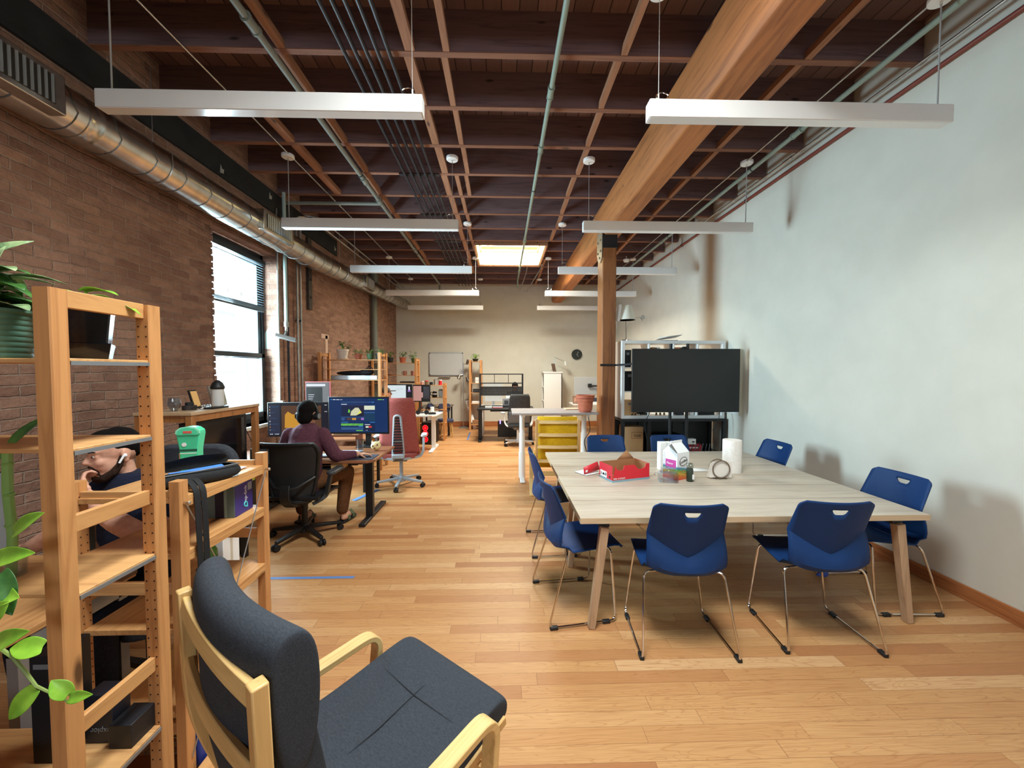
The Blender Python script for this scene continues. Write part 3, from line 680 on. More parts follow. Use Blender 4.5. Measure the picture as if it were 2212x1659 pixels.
bk.prism([(.115,.035),(.15,.035),(.15,.045),(.14,.05),(.132,.058),(.124,.05),(.115,.045)], -.0026, -.002, 'x').box(-.0026, -.002, .092, .104, .035, .06)
bk.build('sticker_print', M_blackp, lbp); MB().box(-.0025, -.002, .03, .05, .03, .045).build('vent_hole', M_blackp, rb)
text('front_print', 'MEN 10 SPORT', .018, M_card, rb, (.008, -.0012, .022), (pi/2, 0, 0))
ld = thing('box_lid', 'torn red and white lid piece lying beside the red box', 'lid', (.745, 3.37, TZ), radians(30))
MB().add([(0,0,.006),(.20,0,.006),(.19,.16,.006),(0,.15,.006)], [(0,1,2,3)]).build('white_inner', M_card, ld, sol=.004)
rp = MB().add([(0,.02,.01),(.19,.02,.03),(.17,.03,.105),(-.0,.03,.07)], [(0,1,2,3)]).build('red_flap', M_red, ld, sol=.004)
MB().add([(.015,.022,.025),(.04,.022,.026),(.045,.0235,.045),(.02,.0235,.043)], [(0,1,2,3)]).build('white_mark', M_card, rp, sol=.006)
# milk-carton shaped snack box
def carton_mat():
    m = mat('carton_print', (240,240,240), .4); t = NT(m); sp = t.n('SeparateXYZ'); t.lk(t.obj(), sp.inputs[0])
    z = t.m('DIVIDE', t.m('ADD', sp.outputs[2], t.m('MULTIPLY', sp.outputs[0], .18)), .235); s = t.n('ValToRGB'); t.lk(z, s.inputs[0]); cr = s.color_ramp
    st = [(0, (196,56,60)), (.12, (226,110,58)), (.24, (222,170,70)), (.36, (120,166,72)), (.46, (70,140,170)), (.52, (230,232,240)), (1, (240,240,240))]
    while len(cr.elements) < len(st): cr.elements.new(.5)
    for e_, (p, c) in zip(cr.elements, st): e_.position = p; e_.color = rgb(*c)
    t.col(s.outputs[0]); return m
M_carton = carton_mat()
ct = thing('snack_carton', 'gable topped snack carton with a rainbow print and open flap', 'carton', (1.490, 3.205, TZ), radians(28))
a, b, hh = .155, .145, .235
MB().box(0, a, 0, b, 0, hh).build('body', M_carton, ct)
# side seen on the left is x=0 plane after rotation; local front faces -y
g = MB(); g.add([(0,0,hh),(a,0,hh),(a,b,hh),(0,b,hh),(.01,b*.5,hh+.075),(a-.01,b*.5,hh+.075)], [(0,1,5,4),(1,2,5),(2,3,4,5),(3,0,4)])
g.build('gable', M_card, ct, smooth=0)
MB().box(.005, a-.005, b*.5-.004, b*.5+.004, hh+.07, hh+.092).build('gable_ridge', M_card, ct)
MB().add([(0,-.002,hh),(-.03,-.01,hh+.01),(-.02,b*.5,hh+.055),(.005,b*.45,hh+.07)], [(0,1,2,3)]).build('open_flap', mat('inner_grey', (120,118,116), .6), ct, sol=.002)
ov = MB().lathe([(.001,0),(.052,0),(.052,.0012),(.001,.0012)], n=30, sy=.72).build('logo_disc', mat('logo_ring', (88,66,58), .5), ct, (.078, -.0012, .158), (pi/2, radians(-12), 0))
MB().lathe([(.001,0),(.046,0),(.046,.0012),(.001,.0012)], n=30, sy=.70).build('logo_face', M_card, ov, (0, 0, .0008))
text('logo_word', 'Goldfish', .031, mat('logo_ink', (70,52,46), .5), ct, (.078, -.0035, .148), (pi/2, radians(-12), 0), align='CENTER', bold=.0006)
sk = MB().box(-.001, 0, .012, .118, .105, .17).build('pink_panel', mat('panel_pink', (196,70,150), .4), ct)
text('pink_word', 'Flavor', .026, M_card, sk, (-.0016, .105, .128), (pi/2, 0, -pi/2)); text('blue_word', 'Blasted', .02, mat('word_blue', (70,90,190), .4), ct, (-.0016, .11, .088), (pi/2, 0, -pi/2))
nf = MB()
for k in range(9): nf.box(-.001, 0, .121, .143-.004*(k % 3), .105+.014*k, .107+.014*k)
nf.build('nutrition_lines', mat('ink_grey', (110,108,112), .6), ct)
fx = MB()
for (x, z) in ((.03,.04),(.07,.03),(.11,.045),(.05,.07),(.09,.075)): fx.prism([(x-.012,z),(x-.004,z+.006),(x+.006,z+.004),(x+.012,z+.008),(x+.012,z-.008),(x+.006,z-.004),(x-.004,z-.006)], -.001, -.0002, 'y')
fx.build('cracker_print', mat('cracker', (206,120,50), .5), ct)
wb = thing('white_carton', 'plain white carton standing behind the rainbow snack carton', 'carton', (1.545, 3.56, TZ)); MB().box(-.06, .055, -.02, .06, 0, .262).build('body', M_card, wb, bev=.002); MB().box(-.002,.0,-.021,.061,.0,.2625).build('fold_line', M_greypl, wb)
M_clear = glass('clear_plastic', (232,236,240), .07)
cj = thing('clear_plastic_jar', 'empty clear plastic jar on its base before the snack carton', 'jar', (1.405, 3.19, TZ), radians(-10))
MB().prism(rrect(.155, .10, .02), .001, .075, 'z').build('body', M_clear, cj); MB().lathe([(.056,.075),(.060,.08),(.060,.09),(.05,.094),(.05,.115),(.046,.115)], n=28, sx=1.15).build('neck', M_clear, cj)
MB().tube([(-.07,0,.06),(-.10,.0,.07),(-.115,.005,.055),(-.10,.01,.05)], .003, 5).build('wire_loop', M_galv, cj)
hj = thing('herb_jar', 'small spice jar with dark green label beside the snack carton', 'jar', (1.592, 3.19, TZ))
MB().lathe([(.001,0),(.025,0),(.027,.004),(.027,.10),(.022,.112),(.001,.112)], n=24).build('label_body', mat('herb_green', (44,56,44), .4), hj); MB().lathe([(.027,.112),(.0275,.118),(.0275,.148),(.025,.152),(.001,.152)], n=24).build('cap', glass('cap_clear', (220,224,216), .15), hj)
MB().box(.008, .024, -.0285, -.02, .022, .062).build('white_sticker', M_card, hj)
pp = MB().add([(0,0,0),(.19,.0,.0),(.19,.115,.0),(.02,.11,.0)], [(0,1,2,3)]).build('paper_sheet', M_card, None, (1.745, 3.50, TZ+.002), sol=.001); tag(pp, 'loose white sheet of paper between spice jar and napkin holder', 'paper')
nh = thing('napkin_holder', 'round wire napkin holder holding white napkins', 'napkin holder', (1.895, 3.27, TZ))
M_wire = mat('bronze_wire', (140,120,104), .35, .7)
for y in (-.025, .035): MB().tube([(.074*cos(q), y, .085+.074*sin(q)) for q in [2*pi*k/28 for k in range(28)]], .0055, 7, True).build('wire_ring', M_wire, nh)
MB().box(-.04,.04,-.025,.035,.006,.011).cyl((-.05,-.027,.003),(-.05,.04,.003),.004,n=6).cyl((.05,-.027,.003),(.05,.04,.003),.004,n=6).build('base', M_wire, nh)
n_ = MB()
for k in range(5): n_.add([(-.10,-.015+.009*k,.012),(.095,-.015+.009*k,.012),(.10+.004*k,-.012+.009*k,.145-.008*k),(-.075,-.014+.009*k,.15-.006*k)], [(0,1,2,3)])
n_.build('napkins', mat('napkin', (232,224,214), .85), nh, sol=.004, smooth=0)
pt_ = thing('paper_towel_roll', 'full paper towel roll standing on the far table', 'paper towel', (2.135, 3.49, TZ))
MB().lathe([(.022,0),(.079,0),(.0795,.29),(.077,.297),(.022,.297)], n=36).build('paper_wrap', speckle('towel', (240,234,226), (230,222,214), 60, .9, .15), pt_)
MB().lathe([(.016,.002),(.0215,.002),(.0215,.296),(.016,.296)], n=20).build('core', M_kraft, pt_)
# ---------------------------------------------------------------- pine shelving
M_pz = wood('pine_z', (206,148,92), (176,116,66), 'z', .5); M_px = wood('pine_x', (214,162,104), (184,128,78), 'x', .5); M_py = wood('pine_y', (210,156,98), (180,122,70), 'y', .5)
M_pdz = wood('pine_dark_z', (170,112,62), (140,88,46), 'z', .5); M_rail = mat('steel_rail', (150,154,158), .4, .6)
M_hole = mat('drill_hole', (52,30,18), .9)
def rack(name, label, cat_, x0, x1, y0, y1, h, ends, shelves, run, rungs, pw=.044, hole=True, pm=None, sh_t=.012, group=None, rail=True, rz=0):
    """pine rack. run: axis the shelves run along ('x'/'y'); the two end frames stand at its ends"""
    t = thing(name, label, cat_, (x0, y0, 0), rz, group); X = x1-x0; Y = y1-y0; pm = pm or M_pz
    mrun = M_px if run == 'x' else M_py; mdep = M_py if run == 'x' else M_px
    for (px_, py_) in ((0,0), (X-pw,0), (0,Y-pw), (X-pw,Y-pw)):
        hb = MB().prism(rrect(pw, pw, .003, 1, px_+pw/2, py_+pw/2), 0, h)
        if hole:
            hb.mat(1); n = int((h-.08)/.032)
            if run == 'x': fy = py_-.0006 if py_ > 0 else py_+pw+.0006
            else: fx = px_-.0006 if px_ > 0 else px_+pw+.0006
            for k in range(n):
                z = .06+k*.032
                for q in (.010, pw-.010):
                    if run == 'x': hb.tube([(px_+q, fy-.0004, z), (px_+q, fy+.0004, z)], .0028, 6)
                    else: hb.tube([(fx-.0004, py_+q, z), (fx+.0004, py_+q, z)], .0028, 6)
        hb.build('post', [pm, M_hole], t, smooth=30)
    for z0, hh in rungs:
        if run == 'x':
            for px_ in (0, X-pw): MB().box(px_+.012, px_+.030, pw, Y-pw, z0, z0+hh).build('rung', mdep, t, bev=.002)
        else:
            for py_ in (0, Y-pw): MB().box(pw, X-pw, py_+.012, py_+.030, z0, z0+hh).build('rung', mdep, t, bev=.002)
    for z in shelves:
        if run == 'x':
            s = MB().box(pw*.4, X-pw*.4, .006, Y-.006, z-sh_t, z) if False else MB().box(.004, X-.004, pw+.001, Y-pw-.001, z-sh_t, z)
            so = s.build('shelf', mrun, t, bev=.002)
            MB().box(.0, X, .008, .030, z-.055, z-sh_t).build('front_lip', mrun, so, bev=.002) if False else None
            if rail:
                for q in (.001, X-.005): MB().box(q, q+.004, pw+.001, Y-pw-.001, z-sh_t-.006, z-sh_t+.005).build('steel_rail', M_rail, so)
        else:
            so = MB().box(pw+.001, X-.002, .004, Y-.004, z-sh_t, z).build('shelf', mrun, t, bev=.002)
            MB().box(X-.024, X-.002, pw, Y-pw, z-sh_t-.024, z-sh_t).build('shelf_lip', mrun, so, bev=.002)
    return t
RA = rack('pine_rack', 'tall pine rack nearest the camera with drilled posts and plants', 'shelf', -2.03, -1.133, 1.0, 1.316, 1.89, 2, (1.712, 1.472, 1.08, .50), 'x', ((1.845,.047),(1.243,.047),(.685,.047),(.12,.047)))
RC = rack('pine_rack', 'low pine rack with black belt bag on top and wire cross brace', 'shelf', -1.71, -1.27, 1.534, 2.11, 1.24, 2, (1.175, .95, .645, .30), 'y', ((1.15,.05),(.78,.05),(.2,.05)), sh_t=.022)
for a, b in (((.444, .55, 1.15), (.444, .02, .1)), ((.444, .022, 1.15), (.444, .555, .1))): MB().cyl(a, b, .0028, n=6).build('brace_rod', M_alum, RC)
for y, z in ((.55,1.15),(.02,1.15)): MB().cyl((.44,y,z),(.458,y,z),.006,n=8).ell((.46,y,z),(.006,.008,.008)).build('brace_peg', M_chrome, RC)
bd = tag(MB().box(-1.25,-1.15,1.5,1.95,.0,.05).build('pine_board', M_py, bev=.003), 'short pine board on the floor behind the dark armchair', 'board')
# blue poly bag and wire basket near the floor
bp = thing('blue_package', 'blue package with a white wave lying under the low pine rack', 'package', (-1.31, 1.62, .0)); MB().cbox((0,.15,.09),(.10,.36,.17)).build('body', mat('package_blue', (44,64,150), .5), bp, bev=.02, seg=3)
MB().sweep([(.0525,.02,.05),(.053,.06,.10),(.053,.11,.11),(.0525,.16,.15)], .012, .002, (0,.5,1)).build('white_wave', M_card, bp)
wbk = thing('wire_basket', 'grey wire basket standing on the floor under the low rack', 'basket', (-1.56, 1.66, 0)); w_ = MB()
for k in range(7): w_.tube([(0,.05*k,.22),(0,.05*k,.01),(.17,.05*k,.01),(.17,.05*k,.22)], .0022, 5)
for k in range(4): w_.tube([(.057*k,0,.22),(.057*k,0,.01),(.057*k,.30,.01),(.057*k,.30,.22)], .0022, 5)
for z in (.08,.15,.22): w_.tube([(0,0,z),(.17,0,z),(.17,.30,z),(0,.30,z)], .0026, 5, True)
w_.build('wire_mesh', M_alum, wbk)
# ---------------------------------------------------------------- plants on the tall rack
pp_ = thing('potted_plant', 'leafy variegated plant in a ribbed dark green pot on the tall rack', 'plant', (-1.475, 1.14, 1.7125))
prof = [(.001,0),(.085,0)]
for k in range(8): prof += [(.087+.0025*k, .004+k*.0155),(.089+.0025*k, .010+k*.0155),(.0875+.0025*k, .017+k*.0155)]
prof += [(.114,.132),(.114,.140),(.104,.140),(.102,.12),(.001,.12)]
MB().lathe(prof, n=36).build('pot', mat('pot_green', (88,124,104), .4), pp_); MB().lathe([(.001,.121),(.10,.121),(.10,.123),(.001,.124)], n=20).build('soil', M_soil, pp_)
fo = MB(); fd = MB(); rnd = random.Random(4)
for k in range(44):
    a = rnd.uniform(0, 2*pi); r = rnd.uniform(.0, .08); h = rnd.uniform(.14, .25); b = (r*cos(a), r*sin(a), h)
    (fo if k % 2 else fd).leaf(b, (cos(a)+rnd.uniform(-.3,.3), sin(a)+rnd.uniform(-.3,.3), rnd.uniform(-.1,.5)), (0,0,1), rnd.uniform(.07,.11), rnd.uniform(.05,.08), .45, .18, True)
for k in range(5): a = k*1.3; fd.tube([(.02*cos(a), .02*sin(a), .12), (.05*cos(a), .05*sin(a), .2)], .004, 5)
fo.leaf((.05,-.02,.22),(.3,-.1,.9),(0,-1,.3),.10,.03,.2,.3,False); fo.tube([(.05,-.02,.12),(.05,-.02,.23)],.003,5)
fo.leaf((.03,-.05,.16),(.9,-.6,.25),(0,0,1),.12,.045,.2,.25,False); fo.leaf((.0,-.05,.15),(.5,-.9,.05),(0,0,1),.12,.05,.25,.25,False)
fo.leaf((-.02,.0,.27),(.75,.05,.75),(0,-1,.2),.13,.03,.45,.3,False)
fo.build('pale_leaves', M_leafv, pp_, sol=.001); fd.build('dark_leaves', M_leafd, pp_, sol=.001)
MB().tube([(.09,-.05,.10),(.06,-.12,.01),(-.0,-.15,-.05),(-.06,-.16,-.10),(-.12,-.17,-.22)], .0045, 6).build('trailing_vine', M_stem, pp_)
sq = thing('potted_plant', 'lime leaved plant in a square black planter on the tall rack', 'plant', (-1.25, 1.19, 1.7125), radians(40))
def sqp(mb, w0, w1, z0, z1): 
    return mb.add([(-w0,-w0,z0),(w0,-w0,z0),(w0,w0,z0),(-w0,w0,z0),(-w1,-w1,z1),(w1,-w1,z1),(w1,w1,z1),(-w1,w1,z1)], [(3,2,1,0),(0,1,5,4),(1,2,6,5),(2,3,7,6),(3,0,4,7),(4,5,6,7)])
M_gloss = mat('gloss_black', (16,17,20), .12)
sqp(MB(), .049, .063, .012, .150).build('pot', M_gloss, sq, bev=.004, smooth=0); sqp(MB(), .053, .061, .0, .048).build('saucer', M_gloss, sq, bev=.003, smooth=0); MB().box(-.058,.058,-.058,.058,.148,.151).build('soil', M_soil, sq)
lf = MB()
for b, d, l, w in (((-.02,-.01,.185),(-.6,-.6,.25),.085,.055),((.01,-.02,.20),(.75,-.6,.22),.085,.055),((.03,.0,.185),(.8,-.5,.0),.09,.05),((.0,.02,.19),(.6,.7,.2),.09,.06),((-.02,.03,.195),(-.4,.8,.3),.08,.05),((.05,-.01,.18),(.9,-.45,-.12),.09,.048)): lf.leaf(b, d, (0,0,1), l, w, .35, .2); lf.tube([(0,0,.14), b], .0025, 5)
lf.build('leaves', M_leaf, sq, sol=.001)
# trailing pothos in front of the near post
tv = thing('trailing_vine', 'lime green heart leaved vine trailing past the near rack post', 'plant', (-1.36, .86, 1.08))
def atv(px, py, Y):   # point on the vine seen at that photo position, kept in world metres
    f = Vector((sin(YAW)*cos(PIT), cos(YAW)*cos(PIT), -sin(PIT))); r = Vector((cos(YAW), -sin(YAW), 0)); u = r.cross(f)
    d = f+r*((px-1106)/FPX)-u*((py-829.5)/FPX); return Vector((0,0,CAMH))+d*(Y/d.y)
o0 = Vector(tv.location)
vp = [atv(*q)-o0 for q in ((-70,1240,.95),(-40,1330,.90),(-8,1395,.88),(28,1420,.87),(55,1452,.87),(78,1482,.87),(112,1498,.87),(150,1517,.87))]
MB().tube(vp, [.004]*5+[.0032,.0028,.002], 6).build('vine_stem', M_stem, tv)
for (px, py, Y, tx, ty, tY, w) in ((32,1150,.90,78,1108,.87,.046),(-20,1212,.90,52,1192,.85,.05),(-10,1330,.9,14,1300,.9,.05),(-15,1395,.88,42,1366,.84,.048),(92,1398,.88,14,1402,.87,.05),(148,1500,.87,108,1472,.86,.042),(78,1488,.87,8,1560,.85,.05),(150,1508,.87,188,1502,.84,.028),(0,1240,.93,18,1330,.9,.06),(-5,1290,.93,30,1290,.9,.05)):
    b = atv(px, py, Y)-o0; e = atv(tx, ty, tY)-o0; d = e-b
    up = Vector((.25,-.75,.55))
    MB().leaf(b, d, up, d.length, w, .12, .18).build('leaf', M_leaf if py != 1240 else M_leafd, tv, sol=.0008, sub=1)
lbm = thing('bamboo_cutting', 'bamboo stalk standing on the middle shelf at the left edge', 'plant', (-1.43, 1.14, 1.081))
bb = MB().tube([(0,0,.0),(.008,0,.12),(.0,0,.25),(.004,0,.38)], .011, 10)
for z in (.06,.15,.24,.33): bb.tube([(.004,0,z-.004),(.004,0,z),(.004,0,z+.004)], [.011,.0135,.011], 10)
bb.build('stalk', mat('bamboo_green', (120,160,84), .4), lbm); lf = MB().leaf((0,0,.36),(.6,-.2,.8),(0,-1,.4),.14,.03,.4,.2,False).leaf((0,0,.34),(-.5,-.3,.8),(0,-1,.4),.14,.03,.4,.2,False); lf.build('leaves', M_leafd, lbm, sol=.001)
MB().lathe([(.02,.0),(.03,.0),(.034,.07),(.031,.07),(.027,.006),(.001,.006)], n=18).build('glass', glass('jar_glass', (236,240,238), .06), lbm)
# dark things under and behind the racks
bx = thing('black_carton', 'tall black box standing on the bottom shelf of the tall rack', 'box', (-1.405, 1.15, .501)); MB().box(0,.075,0,.10,0,.33).build('body', mat('box_black', (24,24,28), .5), bx, bev=.002); MB().box(.012,.06,-.001,.0,.29,.305).build('pale_mark', M_greypl, bx)
b2 = thing('black_carton', 'black box with grey upside down lettering on the bottom shelf', 'box', (-1.315, 1.21, .501)); MB().box(0,.085,0,.06,0,.155).build('body', mat('box_navy', (22,24,34), .5), b2, bev=.002)
text('lettering', 'explor', .024, M_greypl, b2, (.08, -.0012, .05), (pi/2, pi, 0)); MB().box(.012,.032,-.001,0,.105,.117).build('pale_mark', M_greypl, b2)
b3 = thing('black_carton', 'low black box lying beside the lettered box on the bottom shelf', 'box', (-1.225, 1.19, .501)); MB().box(0,.07,0,.085,0,.075).build('body', mat('box_black', (24,24,28), .5), b3, bev=.002)
b4 = thing('black_case', 'large black case with a barcode sticker under the vine at the lower left', 'case', (-1.95, .62, 0)); MB().box(0,.70,0,.36,0,.62).build('body', mat('case_black', (22,22,24), .6), b4, bev=.01)
MB().box(.60,.69,-.0015,0,.40,.47).build('barcode_sticker', M_card, b4); q = MB()
for k in range(12): q.box(.61+k*.0055,.612+k*.0055+.001*(k % 3),-.0022,-.0014,.415,.45)
q.build('barcode', M_blackp, b4)
# ---------------------------------------------------------------- dark grey armchair
M_bir = wood('birch_y', (226,190,128), (206,166,104), 'y', .42, knots=False); M_birx = wood('birch_x', (222,182,120), (202,160,98), 'x', .42, knots=False); M_birz = wood('birch_z', (214,172,112), (190,148,90), 'z', .42, knots=False)
M_charc = fabric('charcoal_fabric', (64,67,74), (46,49,54), 900)
def bentwood_chair(name, label, loc, rz, mf, headroll=True, slats=2):
    t = thing(name, label, 'armchair', loc, rz)
    W_ = .275
    for s in (-1, 1):
        side = [(s*.335,.02,.016),(s*.335,.62,.016),(s*.335,.675,.525),(s*.335,.10,.50),]
        MB().sweep(bend(side, .085, 7), .058, .026, (1,0,0)).build('arm_frame', M_bir, t, bev=.004)
        back = [(s*W_,0,1.04),(s*W_,.012,.66),(s*W_,.10,.38),(s*W_,.24,.30),(s*W_,.50,.335),(s*W_,.80,.375)]
        MB().sweep(bend(back, .12, 6), .036, .034, (1,0,0)).build('back_rail', M_birz, t, bev=.004)
    def slat(y, z, hh, bow, nm='slat'):
        p = [(x, y-bow*(1-(x/W_)**2), z) for x in [-W_+.012+(2*W_-.024)*i/14 for i in range(15)]]
        MB().sweep(p, hh, .018, (0,.2,1)).build(nm, M_birx, t, bev=.003)
    if slats == 2: slat(.0, 1.004, .042, .016, 'top_slat'); slat(.006, .825, .038, .020, 'lower_slat')
    else:
        for y, z in ((.002,1.0),(.006,.83),(.010,.67),(.07,.47)): slat(y, z, .045, .03)
    for y in (.655,.06): MB().bar((-.32,y,.30),(.32,y,.30),.02,.06).build('cross_rail', M_birx, t)
    def cush(rows_, nm, m=mf, sub=2, flat=False):
        o = MB().grid(rows_, True); n = len(rows_[0]); k = len(o.v)//n
        o.f += [tuple(range(n-1,-1,-1)), tuple((k-1)*n+j for j in range(n))]; o.m += [0, 0]
        return o.build(nm, m, t, sub=sub, smooth=180)
    def section(path, th, w, bow=0):
        """closed cushion: path of (y,z,thick) profile points swept across x"""
        rows_ = []
        for x in (-w, -w*.985, -w*.9, -w*.6, -w*.2, w*.2, w*.6, w*.9, w*.985, w):
            q = 1 if abs(x) < w*.97 else (.93 if abs(x) < w else .80); r = []
            cy = sum(p[0] for p in path)/len(path); cz = sum(p[1] for p in path)/len(path)
            b_ = -bow*(1-(x/w)**2)
            for (y, z) in path: r.append((x*(1 if q == 1 else .998), (cy+(y-cy)*q if q < .9 else y*1.0)+b_ if False else y+b_+((cy-y)*(1-q)*.35), z+((cz-z)*(1-q)*.35)))
            rows_.append(r)
        return rows_
    # back cushion and its thick head roll
    if headroll:
        roll = [(.020,1.04),(.03,1.095),(.065,1.12),(.108,1.105),(.128,1.04),(.13,.94),(.12,.84),(.09,.765),(.06,.78),(.035,.86),(.024,.95)]
        hr = cush(section(roll, 0, .285, .04), 'head_cushion')
        MB().tube([(.268, .078+(y-.078)*.80, .945+(z-.945)*.86) for y, z in roll], .003, 5, True).build('piping', mat('piping_dark', (34,37,42), .9), hr)
    back = [(.03,.99 if headroll else 1.03),(.06,1.03 if headroll else 1.085),(.10,1.0 if headroll else 1.05),(.135,.80),(.17,.60),(.23,.44),(.18,.38),(.11,.44),(.035,.70)]
    cush(section(back, 0, .268, .05), 'back_cushion')
    seat = [(.16,.40),(.20,.445),(.30,.43),(.50,.435),(.72,.462),(.80,.462),(.835,.43),(.835,.385),(.80,.365),(.55,.345),(.30,.33),(.18,.345)]
    st = cush(section(seat, 0, .285), 'seat_cushion')
    MB().tube([(0,.34,.437),(.004,.45,.440),(-.002,.56,.4455),(.0,.66,.458)], [.0005,.002,.002,.0005], 6).tube([(-.2,.615,.452),(0,.605,.4525),(.2,.615,.452)], [.0004,.0014,.0004], 6).build('stitched_crease', mat('piping_dark', (34,37,42), .9), st)
    return t
bentwood_chair('armchair', 'dark grey cushioned bentwood armchair in the foreground', (-.716, .954, 0), radians(50.9-90), M_charc)
# ---------------------------------------------------------------- people
def skin_mat(name, c, c2):
    m = mat(name, c, .5, spec=.4); t = NT(m); f = t.noise(t.obj(), 30, 4); t.col(t.ramp(f, [(.3, c2), (.65, c)])); return m
M_skin = skin_mat('skin_fair', (222,168,142), (204,146,122)); M_skin2 = skin_mat('skin_warm', (206,152,124), (188,134,106))
M_hair = speckle('hair_dark', (30,25,23), (10,9,9), 260, .95, 1.0, spec=.1); M_eye = mat('eye_white', (230,226,220), .2); M_iris = mat('iris_dark', (44,30,22), .2); M_lip = mat('lip', (178,104,94), .5)
def head(mb, R, c, jaw=1.0):
    """head shapes into mb; R rotates local head axes (x right, y forward, z up), c is the head centre, about 0.25 m tall"""
    def E_(p, r, rot=(0,0,0)):
        q = Vector(p); M3 = R.normalized()@Euler(rot).to_matrix(); k = 1.0; mb.ell(c+R@q, tuple(v*k for v in r), 18, 12, M3.to_euler())
    E_((0,-.016,.030), (.078,.100,.092)); E_((0,.018,-.03), (.066,.074,.085)); E_((0,.048,-.078), (.044*jaw,.040,.040)); E_((0,.005,-.06), (.060*jaw,.062,.055))
    E_((0,.070,.034), (.056,.024,.020)); E_((0,.062,.058), (.056,.034,.03))
    for s in (-1,1):
        E_((s*.036,.058,-.020), (.026,.028,.026)); E_((s*.030,.074,.030), (.024,.014,.010)); E_((s*.033,.074,.010), (.017,.012,.013))
        E_((s*.080,-.030,-.002), (.009,.021,.033), (0,0,s*-.35)); E_((s*.079,-.027,-.028), (.009,.012,.014))
    mb.tube([c+R@Vector(p) for p in ((0,.084,.026),(0,.097,.006),(0,.112,-.016),(0,.106,-.024))], [.008,.010,.0135,.010], 10)
    for s in (-1,1): E_((s*.011,.094,-.022), (.010,.011,.008))
    E_((0,.084,-.047), (.024,.014,.007)); E_((0,.082,-.058), (.022,.014,.008)); E_((0,.083,-.082), (.018,.016,.016))
    mb.tube([c+R@Vector((0,-.022,-.04)), c+R@Vector((0,-.028,-.10)), c+R@Vector((0,-.035,-.15))], [.052,.050,.058], 14)
def hand(mb, wrist, d, palm_n, size=1.0, curl=.5, thumb=1):
    """palm plus five fingers; d points along the hand, palm_n out of the palm"""
    w = Vector(wrist); d = Vector(d).normalized(); n = Vector(palm_n); n = (n-d*n.dot(d)).normalized(); x = d.cross(n); S = size
    mb.cbox if False else None
    for t, a in ((.015,.022),(.04,.030),(.065,.036),(.085,.037)):
        for q in (-1,-.33,.33,1): mb.ell(w+d*t*S+x*(a*.75*q)*S, (.014*S,.014*S,.013*S), 8, 6)
    L4 = [(.74,-1.0),(.88,-.36),(.84,.3),(.66,.95)]
    for l, q in L4:
        p = w+d*.092*S+x*(.030*q)*S; a = curl*.5; pts = [p]; dr = d
        for k, sg in enumerate((.045,.030,.022)):
            an = a+curl*.75*k; dr = d*cos(an)+n*sin(an); p = p+dr*sg*l*S*1.1; pts.append(p)
        mb.tube(pts, [.0098*S,.0092*S,.0085*S,.0075*S], 8); mb.ell(pts[-1], (.0075*S,)*3, 8, 6)
    p = w+d*.025*S-x*thumb*-.030*S; dr = (d*.55+x*thumb*.75+n*.35).normalized(); q2 = p+dr*.045*S; q3 = q2+(d*.8+x*thumb*.2+n*.5).normalized()*.035*S
    mb.tube([p, q2, q3], [.014*S,.0115*S,.009*S], 8); mb.ell(q3, (.009*S,)*3, 8, 6)
def Rz(a): return Matrix.Rotation(a, 3, 'Z')
# person at the near desk: faces the camera, head turned to his right (image left), chin on his left fist
p1 = thing('person', 'bearded person in navy T-shirt resting chin on fist, wearing white earbud', 'person', (-1.91, 2.06, 0))
hc = Vector((-.068,-.065,1.255)); RH = Rz(radians(150))@Matrix.Rotation(radians(-7), 3, 'X')@Matrix.Diagonal((.98, .90, 1.03))   # local y forward -> world -x, a little to the camera
b = MB(); head(b, RH, hc, 1.05)
limb(b, [(0,.06,.60),(0,.04,.80),(0,0,1.0)], [.15,.15,.15], 18); b.ell((0,.01,1.0), (.19,.11,.11)); b.ell((0,-.03,.86), (.15,.11,.15))
limb(b, [(.165,0,1.055),(.245,-.12,.94),(.235,-.25,.915)], [.062,.052,.046])
limb(b, [(.235,-.25,.915),(.12,-.265,.99),(-.02,-.225,1.085)], [.047,.044,.030])
limb(b, [(-.165,0,1.055),(-.30,-.10,.88)], [.062,.050]); limb(b, [(-.30,-.10,.88),(-.43,-.10,.80),(-.52,-.06,.772)], [.047,.040,.028])
hand(b, (-.02,-.222,1.088), (-.62,.10,.78), (.1,.85,.35), .92, 1.25, 1); hand(b, (-.52,-.06,.772), (-.95,.15,-.12), (0,0,-1), .95, .45, -1)
for s in (-1,1): limb(b, [(s*.09,.06,.55),(s*.13,-.38,.55),(s*.13,-.36,.08)], [.085,.066,.045]); b.ell((s*.13,-.42,.05), (.045,.12,.045))
body = blob(b, 'body', M_skin, p1, .0055, 3, .4)
def hp(p): return hc+RH@Vector(p)
# clothing and hair
sh = MB(); limb(sh, [(0,.06,.56),(0,.04,.80),(0,0,1.0)], [.165,.165,.165], 18); sh.ell((0,.01,1.005), (.205,.125,.118)); sh.ell((0,-.03,.86), (.165,.125,.16))
limb(sh, [(.165,0,1.055),(.240,-.108,.965)], [.078,.070]); limb(sh, [(-.165,0,1.055),(-.262,-.07,.94)], [.078,.068]); sh.lathe([(.115,-.035),(.088,.015),(.070,.05),(.066,.052)], (0,-.035,1.105), 18)
blob(sh, 't_shirt', fabric('navy_cotton', (34,38,58), (22,25,40), 250), p1, .008, 4, .5)
pr = MB().prism([(-.03,.93),(.04,.93),(.045,.985),(.0,1.0),(-.035,.98)], -.156, -.150, 'y').build('shirt_print', speckle('print', (196,150,120), (90,60,70), 120, .8), p1)
tr = MB()
for s in (-1,1): limb(tr, [(s*.09,.06,.55),(s*.13,-.38,.55),(s*.13,-.36,.10)], [.10,.082,.06])
blob(tr, 'trousers', fabric('dark_denim', (40,44,56), (28,31,42), 250), p1, .012, 3)
